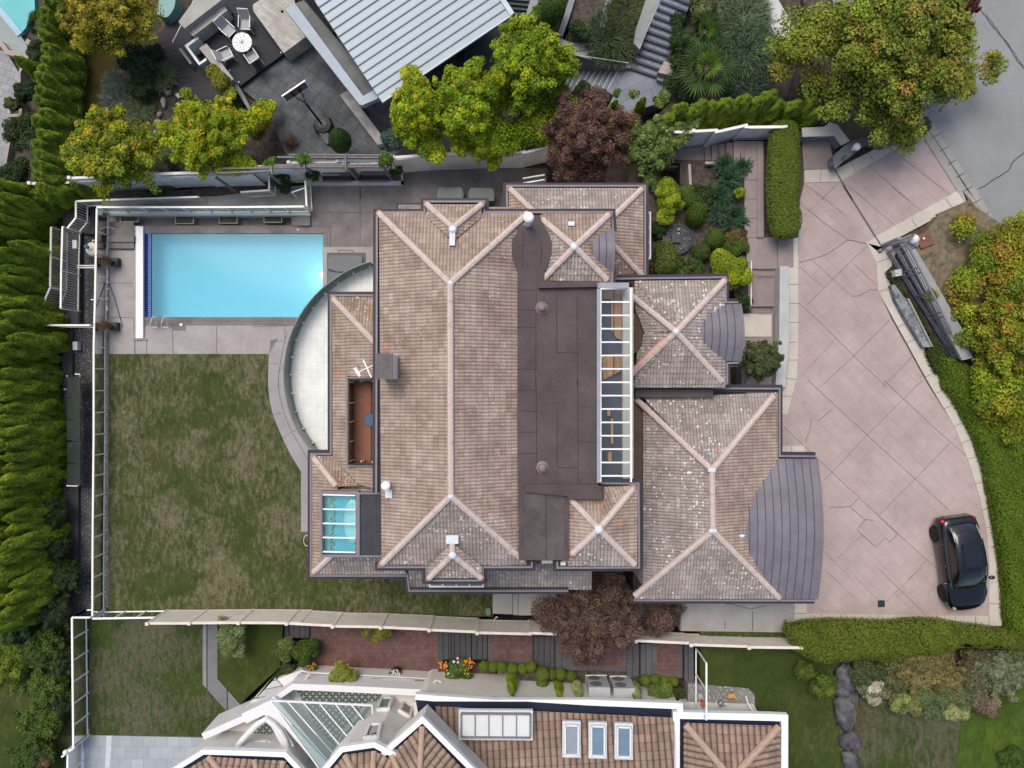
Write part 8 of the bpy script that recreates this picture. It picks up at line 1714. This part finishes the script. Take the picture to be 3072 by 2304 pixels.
for x, y, r_, n_, lb, pl_, z in ((485, 232, 42, 700, 'pale ornamental grass tuft beside the lower deck', GG, 0), (352, 300, 46, 800, 'bluish ornamental grass tuft right of the brown grass strip', [(.07, .10, .09), (.10, .13, .11), (.04, .07, .05)], -.2), (420, 320, 46, 800, 'green ornamental grass tuft above the autumn tree', GG, -.2), (345, 250, 36, 500, 'small bluish grass tuft beside the grass strip', [(.07, .10, .08), (.05, .08, .06)], -.2), (722, 330, 30, 400, 'dry straw coloured grass tuft by the slate patio', [(.2, .16, .1), (.14, .12, .07)], -.1),
        (2230, 45, 75, 1500, 'tall ornamental grass at the top by the white footpath', [(.08, .12, .07), (.12, .16, .09), (.05, .08, .04)], 2.2), (2250, 150, 80, 1700, 'largest ornamental grass right of the fan palms', [(.06, .11, .06), (.10, .15, .08), (.04, .07, .035)], 2.2), (2235, 235, 66, 1300, 'dark ornamental grass above the clipped cypress row', [(.04, .08, .05), (.07, .11, .06), (.03, .05, .03)], 2.1), (2180, 90, 50, 800, 'wispy grass between the two fan palms', [(.06, .10, .05), (.09, .13, .06)], 2.2),
        (1838, 112, 78, 2200, 'trailing dark rosemary-like grass spilling over the planter wall', [(.03, .055, .025), (.05, .08, .035), (.02, .04, .02), (.08, .09, .04)], 1.6), (1880, 35, 62, 1300, 'dark tufted grass in the upper planter', [(.03, .06, .02), (.06, .08, .03), (.10, .09, .03)], 1.7), (1800, 150, 34, 700, 'dark grass tuft at the planter kerb', [(.03, .055, .025), (.045, .07, .03)], 1.5),
        (2800, 2110, 40, 700, 'feathery pale grass hanging from the flower bed', [(.17, .2, .1), (.12, .15, .06)], 2.6), (860, 2045, 34, 500, 'brownish grass tuft beside the white house balcony', [(.12, .1, .04), (.07, .08, .03)], .4), (1200, 580, 1, 1, '', GG, 0)):
    if lb: grass(lb, x, y, z, r_, pl_, n_, int(x+y), dirbias=(0, 0), wd=.014 if r_ < 60 else .02)
YU = [(.02, .06, .03), (.04, .085, .04), (.02, .042, .024)]
for k, (x, y, r_, lb) in enumerate(((2160, 590, 36, 'spiky blue-green agave-like plant, western one in the front garden'), (2200, 655, 42, 'spiky blue-green plant, largest one beside the front path'), (2155, 640, 34, 'spiky dark plant left of the largest spiky plant'), (2175, 500, 36, 'spiky plant nearest to the stepped white fence'), (2225, 505, 30, 'spiky plant beside the upper path paving'), (2190, 540, 38, 'spiky plant in the middle of the front garden bed'))):
    grass(lb, x, y, 2.35, r_, YU, 240, 300+k, wd=.035, name='spiky_plant', cat='plant')
def palm(label, px, py, z, rpx, seed, z0, nf=15):
    rng = np.random.default_rng(seed); rg_ = random.Random(seed); c = P(px, py, z); Rr = rpx*(H-z)/F; o = thing('fan_palm', label, 'palm', (c.x, c.y, z0)); st = M()
    for i in range(nf):
        outer = i < nf*.62; a = (i*6.283/(nf*.62) if outer else i*6.283/(nf*.38)+.4)+rg_.uniform(-.4, .4); el_ = rg_.uniform(-.1, .15) if outer else rg_.uniform(.5, .9)
        d = Vector((math.cos(a)*math.cos(el_), math.sin(a)*math.cos(el_), math.sin(el_))); hub = Vector(c)+d*Rr*(.46 if outer else .22)*rg_.uniform(.6, 1.15)
        st.tube([Vector(c), hub], .014, 5); n = 15; s = Vector((-d.y, d.x, 0)).normalized(); up_ = s.cross(d)*-1; f = Rr*(.52 if outer else .42)*rg_.uniform(.88, 1.05); tone = rg_.choice([(.045, .085, .022), (.055, .10, .026), (.065, .10, .034)]) if outer else rg_.choice([(.08, .15, .018), (.10, .18, .022)])
        co, cols = [], []
        for k in range(n):
            t0, t1, tm_ = [1.9*(2*(k+u)/n-1) for u in (0, 1, .5)]
            pf = lambda t, r_, h_: np.array(hub+(d*math.cos(t)+s*math.sin(t))*f*r_+Vector((0, 0, h_-.12*f*r_*r_)))
            L_ = 1-.22*abs(tm_)/1.9+rg_.uniform(-.05, .05); jj = rg_.uniform(.6, 1.4)*GAIN; cc = [v*jj for v in tone]
            co += [pf(t0, .04, 0), pf(t0, .55*L_, 0), pf(tm_, .58*L_, .035), pf(tm_, .04, .02), pf(tm_, .04, .02), pf(tm_, .58*L_, .035), pf(t1, .55*L_, 0), pf(t1, .04, 0)]; cols += [cc]*4+[[v*.42 for v in cc]]*4
            co += [pf(t0*.98+tm_*.02, .55*L_, 0), pf(tm_, L_, -.03), pf(tm_, L_*1.005, -.03), pf(tm_, .58*L_, .035), pf(tm_, .58*L_, .035), pf(tm_, L_, -.03), pf(tm_, L_*1.005, -.03), pf(t1*.98+tm_*.02, .55*L_, 0)]; cols += [cc]*4+[[v*.42 for v in cc]]*4
        part('frond', (np.array(co), np.concatenate([np.array(cols), np.ones((len(cols), 1))], 1)), LEAF, o)
    part('stalk', st, plain('stalk_green', (.10, .13, .05), .6), o); part('trunk', M().tube([Vector((c.x, c.y, z0)), Vector(c)], [.14, .1], 8), m_bark, o)
palm('large fan palm beside the blue stone steps, the lower of two', 2120, 205, 3.6, 108, 5, 2.0, 13); palm('smaller fan palm at the top beside the blue stone steps', 2115, 95, 3.4, 82, 6, 2.0, 10); palm('fan palm beside the neighbour pool in the top left corner', 115, 68, 1.0, 56, 7, -1.5, 10)

# --- rocks
m_rock = nm('dark_boulder', (.03, .03, .036), (.08, .08, .086), 1.8, .85, .25, .8, c3=(.15, .145, .15), fine=18)
def rock(label, t, x, y, z, rx, ry, rz, seed, pale=False):
    rg_ = random.Random(seed); c = P(*q(t, x, y)[0], z); m = M(); n, k = 18, 10; ph = [rg_.uniform(0, 6) for _ in range(6)]
    for i in range(k+1):
        th = math.pi*i/k
        for j in range(n):
            a = 2*math.pi*j/n; f = 1+.16*math.sin(2*a+ph[0])+.1*math.sin(3*a+ph[1]+th*2)+.1*math.sin(7*a+ph[2]-th*5)+.05*math.sin(11*a+ph[3]+th*8)+rg_.uniform(-.05, .05); f = f if 0 < i < k else 1
            sx_ = math.copysign(abs(math.sin(th))**.7, 1)
            m.v.append((c.x+rx*f*sx_*math.cos(a), c.y+ry*f*sx_*math.sin(a), c.z+rz*math.cos(th)*(1 if f > 1 else f)))
    for i in range(k):
        for j in range(n): l = (j+1) % n; m.f.append((i*n+j, (i+1)*n+j, (i+1)*n+l, i*n+l))
    return solo('boulder', m, (nm('pale_rock', (.22, .22, .22), (.36, .36, .36), 5, .85, .2, .5) if pale else m_rock), label, 'boulder', smooth=True)
rock('dark flat boulder directly below the long hedge on the right', 'D3', 730, 900, 2.5, .55, .62, .35, 1); rock('dark boulder with a cleft, second below the long hedge', 'D3', 725, 985, 2.45, .55, .45, .3, 2); rock('largest dark boulder with brown moss on its right side', 'D3', 740, 1180, 2.5, .5, 1.0, .4, 3); rock('pale grey rounded boulder below the largest one', 'D3', 770, 1430, 2.5, .42, .52, .35, 4); rock('grey boulder at the bottom edge of the boulder row', 'D3', 770, 1600, 2.5, .42, .45, .35, 5)
for k, (x, y, rx, ry) in enumerate(((1358, 850, .13, .26), (1310, 1020, .14, .2), (1298, 1110, .12, .18), (1395, 770, .14, .16), (1325, 950, .1, .16))): rock(['tall pale rock beside the lower deck garden', 'pale rock below the grass tufts', 'small pale rock beside the autumn tree', 'pale rock near the little sage box', 'thin pale rock in the rock row'][k], 'A0', x, y, -.2, rx, ry, .15, 10+k, True)
ms = nm('moss', (.05, .04, .015), (.09, .07, .025), 8, .95, .1, .8)
m = M(); m.prism(smooth(q('D3', 780, 1100, 830, 1120, 880, 1220, 850, 1330, 800, 1340, 830, 1250, 790, 1180)), 2.86, 2.4); solo('moss_patch', m, ms, 'brown moss clinging to the largest boulder', 'moss')
# round stone water feature
o = thing('fountain', 'round black stone water feature ringed by pebbles in the front garden', 'fountain', P(*q('B2', 1480, 435)[0], 2.3)); c = P(*q('B2', 1475, 435)[0], 2.45); part('rim', M().lathe(c-Vector((0, 0, .15)), [(.68, 0), (.7, .15), (.64, .16), (.62, .1)], 32), plain('dark_rim_stone', (.05, .055, .06), .5), o)
m = M(); rg = random.Random(8)
for i in range(320):
    a = rg.uniform(0, 6.28); r_ = .6*math.sqrt(rg.random()); s_ = rg.uniform(.02, .045)
    m.blob(c+Vector((r_*math.cos(a), r_*math.sin(a), .0)), s_, s_*.8, s_*.6, 6, 4)
part('pebbles', m, nm('black_pebbles', (.02, .022, .026), (.07, .075, .08), 12, .35, .5, c3=(.25, .26, .27)), o); part('millstone', M().box(c+Vector((-.1, .03, .05)), .42, .42, .14), plain('slate_block', (.04, .045, .05), .5), o); part('nozzle', M().lathe(c+Vector((.0, .24, .1)), [(.05, 0), (.05, .06)], 10).lathe(c+Vector((.0, .42, .1)), [(.05, 0), (.05, .06)], 10), plain('nozzle_grey', (.3, .32, .32), .5), o)
g = M(); g.prism(q('B2', 1225, 0, 2030, 0, 2040, 420, 2050, 600, 2085, 620, 2085, 1050, 2000, 1040, 1885, 740, 1225, 740), 2.22, 1); g.prism([(1930, 480), (2040, 490), (2040, 562), (2240, 562), (2240, 480)], 2.0, .5); struct('front_bed', g, m_soil2)
g = M(); g.wallpath(W(q('A2', 1565, 1370, 1575, 1560, 1760, 1760), 2.3), .12, 2.45, 1.5); g.wallpath(W(q('A2', 1700, 1355, 2030, 1350), 2.3), .12, 2.4, 1.5); g.wallpath(W(q('B2', 1640, 30, 1880, 120), 2.3), .1, 2.4, 1.5); solo('planter_edge', g, m_side, 'thin concrete planter edges crossing the front garden bed', 'kerb')
g = M(); g.prism(q('A3', 50, 1170, 110, 1170)+q('B3', 150, 440, 60, 420), 2.35, 1.5); struct('hedge_soil', g, m_soil2)
# climbing plants on the pergola posts
for k, (t, x, y, z, r_, lb) in enumerate((('A1', 145, 1360, 2.6, 20, 'climber leaves on the west end of the pergola'), ('A1', 420, 1320, 2.8, 22, 'climber leaves over the middle pergola post'), ('A1', 1110, 1330, 2.8, 24, 'climber leaves on the east end of the pergola'), ('A1', 500, 1430, .9, 26, 'dark climber foot beside the lantern'), ('A1', 1180, 1420, .9, 22, 'dark climber foot at the east end of the benches'), ('A1', 240, 1490, .8, 32, 'dark climber foot on the upper path'), ('A1', 268, 1565, .4, 20, 'low dark bush on the upper path corner'))):
    S('climber', lb, *q(t, x, y)[0], z, r_, .3, DARK if z < 2 else [(.05, .11, .015), (.08, .15, .02)], 1600, .09, 150+k, core=None, cat='climber')
for k, (x, y, r_) in enumerate(((1330, 35, 22), (1240, 80, 14))): S('ivy', 'moss and ivy patch on the upper path below the west fence, ' + ('wide one' if k == 0 else 'narrow one'), *q('B0', x, y)[0], .0, r_, .06, [(.05, .07, .02), (.08, .08, .03)], 1600, .06, 170+k, ell=2.2, core=None, cat='ivy')
S('fallen_leaves_bush', 'tiny red-leaved shrub at the patio corner near the white fence', *q('A1', 310, 1190)[0], .1, 22, .2, [(.13, .04, .02), (.08, .05, .03)], 700, .07, 180, core=None)
S('hedge_shrub', 'yellow-green shrub row at the west edge of the slate patio', *q('A1', 60, 1000)[0], .9, 46, .6, [(.12, .15, .012), (.09, .13, .012), (.17, .14, .02)], 7000, .11, 181, .6, extra=((810, 320, 20), (772, 395, 24)))
m = M().tube([P(930-10+9*math.cos(a*.5), 1622+16*math.sin(a*.5), .04+.004*a) for a in range(26)], .014, 6); solo('garden_hose', m, m_cream_rail, 'coiled pale garden hose lying on the lawn against the house', 'hose')
print('objects', len(bpy.data.objects), 'verts', sum(len(m_.vertices) for m_ in bpy.data.meshes))
